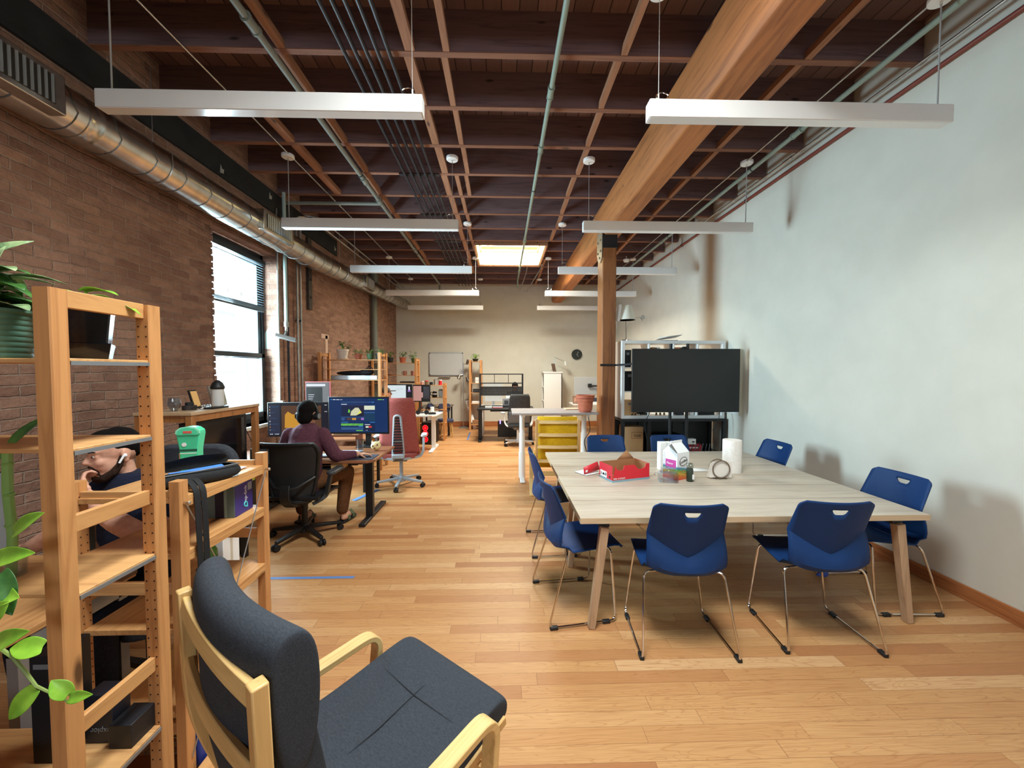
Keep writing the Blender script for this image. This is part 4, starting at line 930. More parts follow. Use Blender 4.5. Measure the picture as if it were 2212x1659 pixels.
hr = MB()
for p, r in (((0,-.030,.046),(.081,.093,.086)),((0,-.085,.02),(.064,.036,.060)),((0,.010,.078),(.068,.074,.05))): hr.ell(hp(p), r, 20, 14, RH.normalized().to_euler())
ho = blob(hr, 'short_hair', M_hair, p1, .007, 2, .4)
bd_ = MB()
for q in (-1,1):
    bd_.tube([hp((q*.073,-.014,-.004)), hp((q*.071,.000,-.045)), hp((q*.060,.026,-.078)), hp((q*.036,.060,-.100)), hp((0,.080,-.108))], [.009,.014,.019,.021,.019], 12)
    bd_.tube([hp((0,.0985,-.038)), hp((q*.018,.095,-.040)), hp((q*.031,.082,-.055)), hp((q*.030,.076,-.078))], [.0055,.007,.007,.009], 8)
bd_.ell(hp((0,.082,-.096)), (.026,.018,.020), 14, 10, RH.to_euler()); bd_.ell(hp((0,.096,-.072)), (.008,.006,.006))
blob(bd_, 'beard', speckle('beard_brown', (70,50,40), (34,24,20), 300, .95, .8, spec=.1), p1, .004, 2, .4)
for s in (-1,1):
    ey = MB().ell(hp((s*.032,.079,.012)), (.0115,.0105,.0055), 12, 8, RH.to_euler()).build('eye', M_eye, p1)
    MB().ell(hp((s*.033,.0905,.011)), (.0055,.003,.005), 10, 6, RH.to_euler()).build('iris', M_iris, ey)
    MB().tube([hp((s*.014,.0945,.032)), hp((s*.032,.092,.037)), hp((s*.052,.078,.033))], [.0035,.005,.002], 6).build('eyebrow', M_hair, p1)
MB().ell(hp((0,.094,-.0525)), (.021,.008,.0055), 12, 6, RH.to_euler()).build('lips', M_lip, p1)
eb = MB().ell(hp((-.090,-.022,-.004)), (.010,.008,.010)).tube([hp((-.096,-.016,-.002)), hp((-.094,.008,-.034))], [.0055,.0045], 8)
eb.build('earbud', mat('earbud_white', (244,244,244), .25), p1)
# his chair, desk and things
oc = thing('office_chair', 'dark grey office chair behind the bearded person', 'chair', (-1.86, 2.20, 0))
M_dgrey = fabric('dark_grey_weave', (66,68,74), (48,50,56), 300)
MB().prism(rrect(.50, .52, .12, 6), 0, .06, 'y').build('backrest', M_dgrey, oc, (.03, .10, .98), bev=.02, seg=3)
MB().prism(rrect(.50, .50, .12, 6), .42, .50, 'z').build('seat', M_dgrey, oc, (0, -.18, 0), bev=.02, seg=3)
MB().cyl((0,-.15,.10),(0,-.15,.42),.028).build('gas_column', M_blackp, oc); MB().bar((0,.0,.40),(.02,.13,.75),.06,.02).build('back_bracket', M_blackp, oc)
for k in range(5):
    a = 2*pi*k/5+.3; l = MB().bar((0,-.15,.10),(.28*cos(a),-.15+.28*sin(a),.075),.045,.035,(0,0,1),.03,.025).build('base_arm', M_blackp, oc)
    MB().cyl((.27*cos(a)-.015*sin(a),-.15+.27*sin(a)+.015*cos(a),.03),(.27*cos(a)+.015*sin(a),-.15+.27*sin(a)-.015*cos(a),.03),.029).build('caster', M_blackp, l)
dk1 = thing('desk', 'pine topped desk on grey steel frame between the racks and brick wall', 'desk', (-2.98, 1.36, 0))
MB().box(0,1.235,0,.49,.70,.728).build('desktop', M_py, dk1, bev=.003); MB().box(1.19,1.23,.04,.45,.64,.699).build('side_rail', M_rail, dk1)
for x in (.06,1.21):
    for y in (.06,.43): MB().box(x-.02,x+.02,y-.02,y+.02,0,.699).build('leg', M_rail, dk1)
cb = thing('cardboard_box', 'brown cardboard box on the desk under the elbow of the bearded person', 'box', (-1.89, 1.70, .7285)); MB().box(0,.18,0,.12,0,.125).build('body', mat('cardboard', (128,94,66), .8), cb, bev=.003); MB().box(.08,.10,-.001,.121,-.0,.1257).build('tape', mat('tape', (150,116,84), .4), cb)
mo = thing('monitor', 'black monitor seen edge on at the far left of the desk', 'monitor', (-2.42, 1.62, .7285))
MB().box(-.02,.02,-.02,.30,.10,.46).build('screen_body', M_blackp, mo, bev=.004); MB().box(.02,.026,-.021,.301,.10,.46).build('grey_bezel', M_greypl, mo); MB().cyl((0,.14,.005),(0,.14,.12),.02).build('stand', M_blackp, mo); MB().box(-.08,.08,.06,.22,0,.008).build('foot', M_blackp, mo)
ms = thing('computer_mouse', 'black mouse under the hand of the bearded person', 'mouse', (-2.60, 1.80, .7285)); MB().ell((0,0,.016),(.055,.032,.018)).build('shell', M_blackp, ms); MB().cyl((-.03,0,.03),(-.03,.004,.03),.008).build('wheel', M_greypl, ms)
mk = thing('headset_case', 'rounded black case lying on the desk beside the mouse', 'case', (-2.36, 1.84, .7285)); MB().ell((0,0,.028),(.09,.06,.030)).build('body', M_gloss, mk); MB().tube([(.09*cos(a),.06*sin(a),.028) for a in [k*pi/12 for k in range(24)]],.002,4,True).build('zip_seam', M_greypl, mk)
# ---------------------------------------------------------------- on the low rack
M_nylon = speckle('black_nylon', (26,26,29), (14,14,16), 200, .8, .3); M_lining = mat('bag_lining', (10,10,12), .9)
bg_ = thing('belt_bag', 'open black belt bag with blue card inside and strap hanging down', 'bag', (-1.365, 1.755, 1.176), radians(58))
def bagring(w, d, z, n=18): return [(w*cos(2*pi*k/n), d*sin(2*pi*k/n)*(1 if sin(2*pi*k/n) > 0 else .9), z+.006*sin(4*pi*k/n)) for k in range(n)]
o_ = MB().grid([bagring(.01,.01,.001), bagring(.15,.060,.002), bagring(.175,.075,.02), bagring(.165,.07,.045), bagring(.15,.055,.06), bagring(.13,.035,.058)], True).build('pouch', M_nylon, bg_, sub=1, sol=.003, smooth=180)
MB().grid([[(x, .055+.0, .055) for x in (-.15,-.08,0,.08,.15)], [(x, .062, .085+.012*(1-abs(x)/.15)) for x in (-.14,-.08,0,.08,.14)], [(x, .03, .105+.014*(1-abs(x)/.15)) for x in (-.12,-.07,0,.07,.12)]]).build('raised_flap', M_nylon, bg_, sub=2, sol=.004, smooth=180)
MB().cbox((.0,.005,.052),(.20,.045,.004),(.25,0,0)).build('blue_card', mat('card_blue', (84,140,226), .35, emit=(70,120,210), es=.0), bg_)
MB().tube(bend([(-.15,-.03,.06),(-.05,-.058,.064),(.06,-.058,.064),(.15,-.03,.06)],.05), .0025, 5).build('zip', M_greypl, bg_)
for ox, oy in ((0,0),(.006,.028)):
    MB().sweep(bend([(-.04,-.06,.05),(.055+ox,-.125+oy,.045),(.099+ox,-.142+oy,.01),(.107+ox,-.146+oy,-.10),(.108+ox,-.142+oy,-.315)],.05), .024, .003, (.25,1,0)).build('strap', M_nylon, bg_, rot=(0,0,-radians(58)))
MB().cbox((.112,-.13,-.325),(.022,.066,.022)).build('buckle', M_blackp, bg_, rot=(0,0,-radians(58)), bev=.004)
gp = thing('mint_package', 'tall mint green flared package behind the belt bag', 'package', (-1.525, 1.92, 1.176), radians(12))
prof = [(-.036,0),(.036,0),(.038,.12),(.050,.195),(.048,.212),(.030,.226),(0,.231),(-.030,.226),(-.048,.212),(-.050,.195),(-.038,.12)]
MB().prism(prof, -.028, .028, 'y').build('body', speckle('mint_card', (80,214,160), (66,196,146), 4, .4), gp, bev=.004)
MB().prism([(x*1.02, z*1.004+.001) for x, z in prof[3:10]], -.031, -.027, 'y').build('pale_rim', mat('mint_pale', (150,232,196), .4), gp); MB().prism([(x*.9, z*.985) for x, z in prof[3:10]], -.0316, -.0305, 'y').build('rim_face', mat('mint_face', (84,214,164), .4), gp)
MB().box(-.018,.018,-.0328,-.0316,.200,.211).build('red_badge', mat('badge_red', (222,96,88), .4), gp); MB().lathe([(.001,0),(.010,0),(.010,.001),(.001,.001)],n=16).build('round_mark', M_card, gp, (-.016,-.029,.145), (pi/2,0,0)); MB().box(-.037,.037,-.0288,-.028,.112,.122).build('dark_band', mat('band_green', (22,84,66), .4), gp); MB().box(-.034,.034,-.0288,-.028,.100,.104).build('white_line', M_card, gp)
MB().box(.004,.030,-.0288,-.028,.048,.078).build('barcode_panel', M_card, gp)
tl = thing('router_box', 'teal and indigo cardboard box with turquoise logo on the low rack', 'box', (-1.455, 1.905, .951), radians(3))
MB().box(0,.135,0,.15,0,.155).build('body', [mat('box_greygreen', (92,108,100), .5)], tl, bev=.002); MB().box(-.001,.136,-.001,.151,.1545,.156).build('white_lid', M_card, tl)
ps = MB().box(.1345,.1362,.004,.15,.001,.153).build('indigo_side', mat('box_indigo', (52,44,130), .4), tl); MB().box(.045,.085,-.0012,0,.001,.154).build('dark_stripe', mat('box_dark', (34,30,44), .4), tl); MB().box(.088,.10,-.0012,0,.001,.154).build('pale_stripe', mat('box_stripe', (130,150,138), .4), tl)
M_teal = mat('logo_teal', (90,214,220), .4)
text('logo_word', 'tp-link', .032, M_card, ps, (.1366, .098, .055), (pi/2, -pi/2, pi/2)); lg_ = MB().tube([(.1368, .088+.012*cos(a), .040+.012*sin(a)) for a in [k*2*pi/16 for k in range(14)]], .0035, 6).tube([(.1368,.1,.04),(.1368,.1,.022)],.0035,6).build('logo_mark', M_teal, ps); MB().box(.1362,.137,.108,.142,.105,.145).build('spec_label', mat('spec_grey', (160,168,176), .5), ps)
cl = thing('crumpled_cloth', 'crumpled white cloth at the back of the low rack top', 'cloth', (-1.43, 1.98, 1.176))
rr_ = random.Random(5); MB().grid([[(.11*(i-3)/3, .045*(j-2)/2, .004+.03*max(0,(1-((i-3)/3)**2)*(1-((j-2)/2)**2))*rr_.uniform(.5,1.3)) for i in range(7)] for j in range(5)]).build('folds', mat('cloth_white', (228,222,222), .9), cl, sub=2, sol=.002, smooth=180); MB().tube([(-.11,-.045,.005),(0,-.047,.006),(.11,-.045,.005)], .002, 5).build('hem', mat('cloth_white', (228,222,222), .9), cl)
gb = thing('green_bottle', 'green spray bottle on the lower shelf of the low rack', 'bottle', (-1.50, 1.985, .646)); MB().lathe([(.001,0),(.030,0),(.032,.01),(.032,.11),(.024,.125),(.014,.135),(.014,.15),(.001,.15)],n=20).build('body', mat('bottle_green', (84,148,56), .35), gb); MB().lathe([(.0325,.03),(.0328,.031),(.0328,.085),(.0325,.086)],n=20).build('label', mat('label_green', (54,112,44), .5), gb)
pc = thing('small_carton', 'white carton standing on the floor behind the green bottle', 'box', (-1.78, 2.30, 0)); MB().box(0,.12,0,.14,0,.70).build('body', M_card, pc, bev=.003); MB().box(.0,.121,.06,.08,.0,.7006).build('tape', mat('tape_pale', (206,196,176), .4), pc)
bn = thing('waste_bin', 'black waste bin on the floor beyond the low rack', 'bin', (-2.50, 3.55, 0)); MB().lathe([(.001,0),(.12,0),(.15,.34),(.145,.34),(.118,.01),(.001,.01)],n=28).build('bucket', M_blackp, bn); MB().lathe([(.152,.325),(.156,.33),(.156,.345),(.146,.345)],n=28).build('rim', M_blackp, bn)
# ---------------------------------------------------------------- hutch below the window with a dark screen
hu = thing('wooden_hutch', 'wooden desk hutch below the tall window holding a dark screen', 'shelf', (-2.62, 2.80, .70))
for x in (0,.40-.045):
    for y in (0,.72-.0): MB().box(x,x+.045,y,y+.045,0,.655).build('post', M_pdz, hu, bev=.003)
MB().box(-.005,.405,-.005,.77,.655,.677).build('top_board', speckle('hutch_top', (196,164,128), (180,146,110), 6, .6), hu, bev=.002); MB().box(.362,.395,.045,.72,.605,.655).build('front_rail', M_pdz, hu); MB().box(.045,.36,.01,.035,.605,.655).build('side_rail', M_pdz, hu)
wd = thing('desk', 'dark desk under the window carrying the wooden hutch', 'desk', (-2.98, 2.70, 0)); MB().box(0,.72,0,.84,.67,.699).build('desktop', mat('desk_dark', (70,52,42), .5), wd, bev=.003)
for x in (.06,.66):
    for y in (.06,.78): MB().box(x-.02,x+.02,y-.02,y+.02,0,.669).build('leg', M_black, wd)
ts = thing('monitor', 'large dark screen standing inside the wooden hutch', 'monitor', (-2.34, 3.17, .70)); MB().box(-.03,.03,-.30,.36,.08,.59).build('housing', M_blackp, ts, bev=.006); MB().box(.0305,.032,-.275,.335,.115,.565).build('screen', M_gloss, ts); MB().cyl((-.01,.03,.004),(-.01,.03,.1),.03).build('stand', M_blackp, ts); MB().box(-.1,.1,-.1,.16,0,.01).build('foot', M_blackp, ts); MB().box(.031,.033,-.20,-.19,.09,.105).build('power_light', mat('led_blue', (60,80,255), .4, emit=(60,80,255), es=3), ts)
kw = dict
HT = 1.3775
st_ = thing('desk_speaker', 'pale round canister with black domed cap on the hutch', 'canister', (-2.32, 3.20, HT)); MB().lathe([(.001,0),(.042,0),(.042,.15),(.001,.15)],n=26).build('body', mat('canister_grey', (206,204,200), .6), st_); MB().lathe([(.046,.15),(.05,.165),(.036,.20),(.012,.222),(.001,.224)],n=26).build('cap', M_blackp, st_)
pf = thing('framed_picture', 'tilted silver framed picture leaning behind the canister', 'picture', (-2.44, 3.36, HT), 0); MB().cbox((0,0,.085),(.015,.17,.17),(0,radians(-12),0)).build('frame', M_alum, pf); MB().cbox((.009,0,.087),(.004,.15,.15),(0,radians(-12),0)).build('print', speckle('photo_print', (206,200,180), (110,112,84), 40, .4), pf)
tb_ = thing('orange_card', 'orange card in a black holder leaning on the hutch', 'card', (-2.42, 3.09, HT)); MB().cbox((0,0,.075),(.012,.075,.15),(0,radians(-16),0)).build('holder', M_blackp, tb_); MB().cbox((.008,0,.078),(.004,.06,.125),(0,radians(-16),0)).build('card', mat('card_orange', (246,190,120), .5), tb_)
gl = thing('drinking_glass', 'clear stemless glass at the near end of the hutch', 'glass', (-2.42, 2.90, HT)); MB().lathe([(.001,.002),(.022,.002),(.036,.03),(.040,.06),(.034,.10),(.032,.10),(.038,.06),(.034,.032),(.02,.006),(.001,.006)],n=24).build('bowl', M_clear, gl)
tn = thing('dark_tin', 'small dark round tin with lid on the hutch', 'tin', (-2.39, 3.0, HT)); MB().lathe([(.001,0),(.045,0),(.047,.035),(.001,.035)],n=24).build('base', mat('tin_dark', (52,44,44), .4), tn); MB().lathe([(.001,.035),(.026,.035),(.026,.058),(.001,.058)],n=20).build('lid', M_blackp, tn)
gs = thing('spectacles', 'pair of spectacles lying at the hutch edge', 'glasses', (-2.29, 3.02, HT)); 
for y in (-.03,.03): MB().tube([(.0,y+.024*cos(a),.022+.018*sin(a)) for a in [k*pi/8 for k in range(16)]],.0018,5,True).build('rim', M_dark, gs)
for y in (-.055,.055): MB().tube([(0,y,.03),(-.11,y*.8,.004)],.0018,5).build('temple', M_dark, gs)
ph = thing('dark_notebook', 'dark notebook lying on the hutch by the spectacles', 'notebook', (-2.28, 3.12, HT)); MB().box(-.035,.04,-.08,.09,0,.014).build('cover', M_blackp, ph); MB().box(-.03,.038,-.076,.086,.003,.011).build('pages', M_card, ph) if False else None
b_ = thing('charger_brick', 'grey charger hanging from its cable beside the dark screen', 'charger', (-2.28, 3.58, .78)); MB().box(-.03,.02,-.02,.05,0,.18).build('brick', M_greypl, b_, bev=.006); MB().tube(bend([(0,.01,.18),(-.05,-.02,.35),(-.1,-.08,.50)],.1),.0035,6).build('cable', M_blackp, b_)
ys_ = thing('sticky_note', 'yellow-green note standing by the charger', 'note', (-2.22, 3.45, .70)); MB().cbox((0,0,.05),(.004,.07,.10)).build('paper', mat('note_lime', (190,190,70), .6), ys_)
# ---------------------------------------------------------------- desk with two monitors and the person in headphones
M_wal = wood('walnut_x', (150,98,66), (120,74,48), 'x', .4, knots=False)
def emis(name, c, es=1.0): return mat(name, tuple(int(x*.1) for x in c), .3, emit=c, es=es)
d2 = thing('standing_desk', 'walnut topped desk on black T legs with two large screens', 'desk', (-2.95, 3.98, 0))
MB().prism([(0,0),(1.55,0),(1.62,.06),(1.62,.80),(0,.80)], .718, .745).build('desktop', M_wal, d2, bev=.003)
for x in (.12, 1.45):
    MB().box(x-.04,x+.04,.36,.42,.03,.715).build('leg', M_black, d2, bev=.003); MB().box(x-.035,x+.035,.12,.88,0,.035).build('foot', M_black, d2, bev=.008); MB().box(x-.03,x+.03,.08,.72,.69,.717).build('top_bracket', M_black, d2)
MB().box(.2,1.4,.16,.22,.66,.717).build('crossbar', M_black, d2); MB().box(.75,1.30,.03,.15,.64,.66).build('drawer_tray', M_blackp, d2, bev=.004); MB().box(1.18,1.30,.02,.16,.66,.71).build('controller_block', wood('pale_block', (206,166,112), (180,140,92), 'x', .5), d2)
def monitor(name, label, loc, w, h, rz, zc, standx=0, back=False, bezel=None, tilt=0):
    t = thing(name, label, 'monitor', loc, rz); bz = bezel or M_blackp
    MB().box(-w/2,w/2,0,.03,zc-h/2,zc+h/2).build('housing', bz, t, bev=.004)
    MB().box(standx-.03,standx+.03,.03,.07,.005,zc).build('stand', M_blackp, t); MB().box(standx-.12,standx+.12,-.06,.14,0,.012).build('foot', M_blackp, t, bev=.004)
    sc = MB().box(-w/2+.010,w/2-.010,-.002,0,zc-h/2+.018,zc+h/2-.010).build('screen', M_gloss, t)
    return t, sc
def panels(sc, zc, items, k=0):
    for i, (x0, x1, z0, z1, m) in enumerate(items): MB().box(x0, x1, -.0026-.0003*(i % 4), -.0019, zc+z0, zc+z1).build('screen_tile', m, sc)
E_navy = emis('scr_navy', (18,46,92), 1.0); E_white = emis('scr_white', (226,232,240), 1.0); E_blue = emis('scr_blue', (60,150,224), 1.0); E_dk = emis('scr_dark', (30,32,38), 1.0); E_grn = emis('scr_green', (110,196,72), 1.0)
E_slate = emis('scr_slate', (48,84,128), 1.0); E_pic = emis('scr_pic', (40,34,34), 1.0); E_or = emis('scr_orange', (196,140,48), 1.0); E_br = emis('scr_brown', (86,58,40), 1.0); E_pale = emis('scr_pale', (214,222,196), 1.0); E_red = emis('scr_red', (196,60,52), 1.0)
m1, sc = monitor('monitor', 'wide screen showing a dark blue storefront page right of the person', (-1.745, 4.72, .7455), .735, .455, radians(-2), .385, .10)
zc = .385; it = [(-.355,.355,-.205,.212,E_navy)]
it += [(-.34,-.32,.190,.198,E_blue),(-.31,-.28,.190,.198,E_white),(-.27,-.23,.190,.197,E_white),(-.22,-.195,.190,.197,E_white),(.235,.29,.190,.199,E_grn),(.30,.31,.190,.197,E_white)]
it += [(-.21,-.02+.15,.158,.166,E_slate),(.13,.15,.160,.166,E_blue),(.16,.19,.158,.166,E_blue),(-.21,-.14,.133,.140,E_white),(.15,.20,.125,.129,E_slate)]
it += [(-.21,.065,-.01,.12,E_pic),(.07,.20,.07,.12,E_pale),(.07,.20,.028,.045,E_slate),(.07,.20,-.07,.02,emis('scr_teal', (24,58,88))),(-.215,.07,-.025,-.016,E_slate)]
it += [(-.21,-.17,-.06,-.03,E_slate),(-.14,-.09,-.055,-.03,E_br),(-.08,-.03,-.055,-.03,E_or),(-.02,.02,-.055,-.03,E_br),(.03,.065,-.055,-.028,emis('scr_violet', (150,110,190)))]
it += [(-.21,-.13,-.085,-.08,E_blue),(.14,.20,-.085,-.08,E_blue),(-.215,.055,-.125,-.098,E_grn),(0,.05,-.135,-.127,E_blue),(-.215,.055,-.175,-.145,E_slate),(-.03,.05,-.19,-.18,E_grn),(.07,.2,-.19,-.10,E_dk),(.075,.14,-.115,-.108,E_white),(.085,.13,-.15,-.13,E_pale),(.12,.16,-.15,-.128,E_red),(.08,.11,-.185,-.178,E_white)]
panels(sc, zc, it)
pic = MB().prism([(-.10,.0),(-.03,.0),(.04,.035),(.0,.095),(-.04,.095),(-.09,.05)], -.0034, -.0026, 'y').build('picture_figure', emis('scr_fig', (206,206,170)), sc, (0,0,zc)); MB().prism([(-.13,.04),(-.11,.03),(-.10,.06),(-.12,.08)], -.0035, -.0027, 'y').build('picture_glow', E_grn, sc, (0,0,zc)); MB().prism([(-.02,.01),(.04,.035),(.02,.06)], -.0038, -.0034, 'y').build('picture_glint', emis('scr_gold', (226,226,90)), sc, (0,0,zc))
m2, sc2 = monitor('monitor', 'wide screen showing an orange cat picture and a chat list, partly hidden by the person', (-2.47, 4.74, .7455), .74, .42, radians(3), .335)
zc = .335; it = [(-.36,.36,-.19,.198,E_dk),(-.35,-.225,-.185,.185,emis('scr_side', (40,46,66))),(-.205,.26,-.18,.17,E_br),(.27,.36,-.19,.198,emis('scr_right', (26,28,40))),(-.19,-.165,.145,.155,E_or)]
for k in range(9): it += [(-.345,-.335,.15-.035*k,.162-.035*k,E_or if k % 3 == 1 else E_white),(-.325,-.24-.02*(k % 3),.155-.035*k,.159-.035*k,E_slate)]
for k in range(7): it.append((.30,.33,.17-.02*k,.18-.02*k,E_white))
for k in range(6): it.append((-.34+.018*k,-.33+.018*k,-.18,-.17,E_white))
panels(sc2, zc, it); MB().prism([(-.17,-.10),(.06,-.10),(.07,.05),(.05,.09),(.02,.06),(-.08,.065),(-.13,.10),(-.165,.06)], -.0034, -.0026, 'y').build('picture_cat', E_or, sc2, (0,0,zc))
# desk things
mp = thing('mouse_pad', 'dark blue mouse pad at the front right corner of the walnut desk', 'mouse pad', (-1.62, 4.02, .7455)); MB().prism(rrect(.36,.26,.02), 0, .004).build('pad', mat('pad_dark', (44,46,62), .8), mp, (.08,.13,0)); MB().prism(rrect(.365,.265,.02), 0, .0015).build('pad_base', M_blackp, mp, (.08,.13,0))
kb = thing('keyboard', 'pale low keyboard in front of the left screen', 'keyboard', (-1.98, 4.20, .7455)); MB().prism(rrect(.36,.13,.01), 0, .014).build('case', M_greypl, kb); k_ = MB()
for r in range(4):
    for c in range(12): k_.box(-.17+c*.0285,-.146+c*.0285,-.055+r*.028,-.032+r*.028,.014,.02)
k_.build('keycaps', mat('keycap_pale', (206,208,212), .5), kb)
mo2 = thing('computer_mouse', 'dark mouse under the right hand of the person in headphones', 'mouse', (-1.515, 4.16, .7455)); MB().ell((0,0,.016),(.03,.052,.018)).build('shell', M_blackp, mo2); MB().cyl((0,.03,.028),(.004,.03,.028),.008).build('wheel', M_greypl, mo2)
g2 = thing('drinking_glass', 'tall clear pint glass on the walnut desk', 'glass', (-1.62, 4.42, .7455)); MB().lathe([(.001,.004),(.030,.004),(.042,.145),(.039,.145),(.028,.01),(.001,.01)],n=24).build('wall', M_clear, g2)
cm = thing('cat_mug', 'round cream mug shaped like a cat beside the glass', 'mug', (-1.47, 4.50, .7455)); cm_ = MB().ell((0,0,.055),(.058,.05,.052))
for s in (-1,1): cm_.tube([(s*.035,0,.09),(s*.042,0,.118)],[.018,.003],8)
cm_.build('body', mat('mug_cream', (236,220,160), .4), cm)
for (x, z) in ((-.02,.06),(.03,.075),(.0,.035)): MB().ell((x,-.046,z),(.012,.006,.010)).build('brown_spot', mat('spot_brown', (140,84,50), .5), cm)
pp2 = tag(MB().box(-1.86,-1.62,4.36,4.52,.7458,.7475).build('paper_sheet', M_card), 'white sheet of paper on the walnut desk by the keyboard', 'paper')
rs = thing('desk_riser', 'low wooden riser with cardboard on it between the two screens', 'shelf', (-2.28, 4.86, .7455)); MB().box(0,.46,0,.20,.10,.12).build('top', M_wal, rs)
for x in (0,.44): MB().box(x,x+.02,0,.2,0,.10).build('side', M_wal, rs)
cbb = tag(MB().box(-2.12,-1.92,4.88,5.02,.866,.88).build('cardboard_sheet', mat('cardboard_pale', (190,160,120), .8)), 'flat cardboard pad lying on the wooden riser', 'cardboard')
# black mesh task chair
tc = thing('mesh_chair', 'black mesh task chair carrying the person in headphones', 'chair', (-1.985, 3.88, 0))
def aer(u, v):
    z = .44+.56*v; hw = .165+.125*v**.7-.05*max(0,(v-.82)/.18)**2; y = -.28+.05*(1-v)*0-.05*v+.10*(1-(2*v-.75)**2)*.3; return (u*hw, y+.055*u*u, z)
rows_ = [[aer(-1+2*i/12, j/14) for i in range(13)] for j in range(15)]
def meshmat():
    m = mat('chair_mesh', (30,31,34), .6); t = NT(m); v = t.n('TexVoronoi'); t.lk(t.map(t.obj(), (150,150,150)), v.inputs['Vector']); t.col(t.ramp(v.outputs['Distance'], [(.3, (46,48,52)), (.6, (14,14,16))])); return m
MB().grid(rows_).build('back_mesh', meshmat(), tc, sol=.004, smooth=180)
edge = [aer(-1, j/14) for j in range(15)]+[aer(-1+2*i/12, 1) for i in range(1,13)]+[aer(1, 1-j/14) for j in range(1,15)]+[aer(1-2*i/12, 0) for i in range(1,12)]
MB().tube([Vector(p)+Vector((0,-.004,0)) for p in edge], .017, 8, True).build('back_frame', M_black, tc)
MB().sweep(bend([(0,-.33,.62),(0,-.36,.50),(0,-.26,.40),(0,-.05,.38)],.08), .09, .035, (1,0,0)).build('spine', M_black, tc, bev=.006)
MB().tube([aer(-.95,.42),(-.10,-.33,.60),(0,-.345,.585),(.10,-.33,.60),aer(.95,.42)], .014, 8).build('lumbar_brace', M_black, tc); MB().box(-.245,-.15,-.325,-.317,.82,.96).build('back_label', mat('label_sheen', (70,72,76), .3), tc); MB().box(-.235,-.165,-.328,-.322,.835,.838).build('label_line', M_alum, tc)
MB().grid([[(-.25+.5*i/8, -.25+.50*j/8, .475-.02*(1-abs(i-4)/4)-.04*max(0,(j-6)/2)**2) for i in range(9)] for j in range(9)]).build('seat_mesh', MATS['chair_mesh'], tc, sol=.006, smooth=180)
MB().tube([(-.25,-.25,.475),(.25,-.25,.475),(.26,.1,.475),(.23,.26,.43),(-.23,.26,.43),(-.26,.1,.475)], .02, 8, True).build('seat_frame', M_black, tc)
for s in (-1,1):
    MB().sweep(bend([(s*.20,-.24,.42),(s*.29,-.16,.46),(s*.315,-.12,.66)],.05), .05, .03, (0,1,0)).build('arm_post', M_black, tc); MB().prism(rrect(.085,.26,.04), .665, .70).build('arm_pad', mat('arm_pad_grey', (58,60,64), .5), tc, (s*.32,-.02,0), bev=.01)
MB().cyl((0,0,.11),(0,0,.38),.028).build('gas_column', M_black, tc); MB().cyl((0,0,.20),(0,0,.30),.02).build('piston', M_chrome, tc); MB().box(-.10,.10,-.16,.12,.37,.45).build('mechanism', M_black, tc, bev=.02)
def star(t, m, n=5, r=.33, a0=-110, hub=.055, z0=.11, z1=.075, cy=(0,0)):
    MB().lathe([(.001,.06),(hub,.06),(hub,.10),(.03,.14),(.001,.14)], (cy[0],cy[1],0), 16).build('base_hub', m, t)
    for k in range(n):
        a = radians(a0+360/n*k); x, y = cy[0]+r*cos(a), cy[1]+r*sin(a)
        l = MB().bar((cy[0],cy[1],z0),(x,y,z1),.06,.04,(0,0,1),.035,.028).build('base_arm', m, t, bev=.006)
        p = (-sin(a), cos(a)); MB().cyl((x+p[0]*.028,y+p[1]*.028,.031),(x+p[0]*.008,y+p[1]*.008,.031),.030).cyl((x-p[0]*.028,y-p[1]*.028,.031),(x-p[0]*.008,y-p[1]*.008,.031),.030).cyl((x,y,.03),(x,y,z1),.010,n=8).build('caster', M_blackp, l)
star(tc, M_black)
p2 = thing('person', 'person in plum long sleeved shirt and black headphones, seen from behind at two screens', 'person', (-2.005, 3.92, 0))
hc = Vector((-.01,.13,1.225)); RH = Rz(radians(-6))@Matrix.Rotation(radians(-10), 3, 'X')
b = MB(); head(b, RH, hc); limb(b, [(0,-.02,.58),(0,.0,.80),(0,.07,.98)], [.15,.15,.15], 18); b.ell((0,.06,1.0), (.185,.11,.09))
limb(b, [(.165,.06,1.02),(.285,.08,.79),(.46,.20,.785)], [.058,.050,.034]); hand(b, (.46,.20,.785), (.8,.5,-.06), (0,0,-1), .95, .5, -1)
limb(b, [(-.165,.06,1.02),(-.26,.08,.80),(-.16,.26,.785)], [.058,.050,.034]); hand(b, (-.16,.26,.785), (.5,.85,-.06), (0,0,-1), .95, .4, 1)
for s, kx, fx in ((1,.29,.22),(-1,-.24,-.22)): limb(b, [(s*.10,0,.55),(kx,.36,.58),(fx+.02,.34,.11)], [.085,.066,.042]); b.ell((fx+.04,.40,.055), (.045,.12,.04))
blob(b, 'body', M_skin2, p2, .0065, 3, .4)
sh = MB(); limb(sh, [(0,-.02,.53),(0,.0,.80),(0,.07,.98)], [.175,.168,.165], 18); sh.ell((0,.06,1.0), (.20,.125,.105)); sh.ell((0,-.03,.86), (.165,.13,.16)); sh.ell((0,-.04,.62), (.18,.15,.12))
limb(sh, [(.165,.06,1.02),(.29,.08,.785),(.43,.18,.785)], [.075,.068,.046]); limb(sh, [(-.165,.06,1.02),(-.265,.08,.795),(-.17,.24,.785)], [.075,.066,.046]); sh.lathe([(.09,-.03),(.076,.01),(.072,.03)], (0,.09,1.085), 16); sh.lathe([(.078,.0),(.082,.03),(.074,.04)], (-.0,.092,1.088), 16)
blob(sh, 'plum_shirt', fabric('plum_cotton', (98,58,70), (72,40,52), 220), p2, .009, 4, .5)
tr = MB()
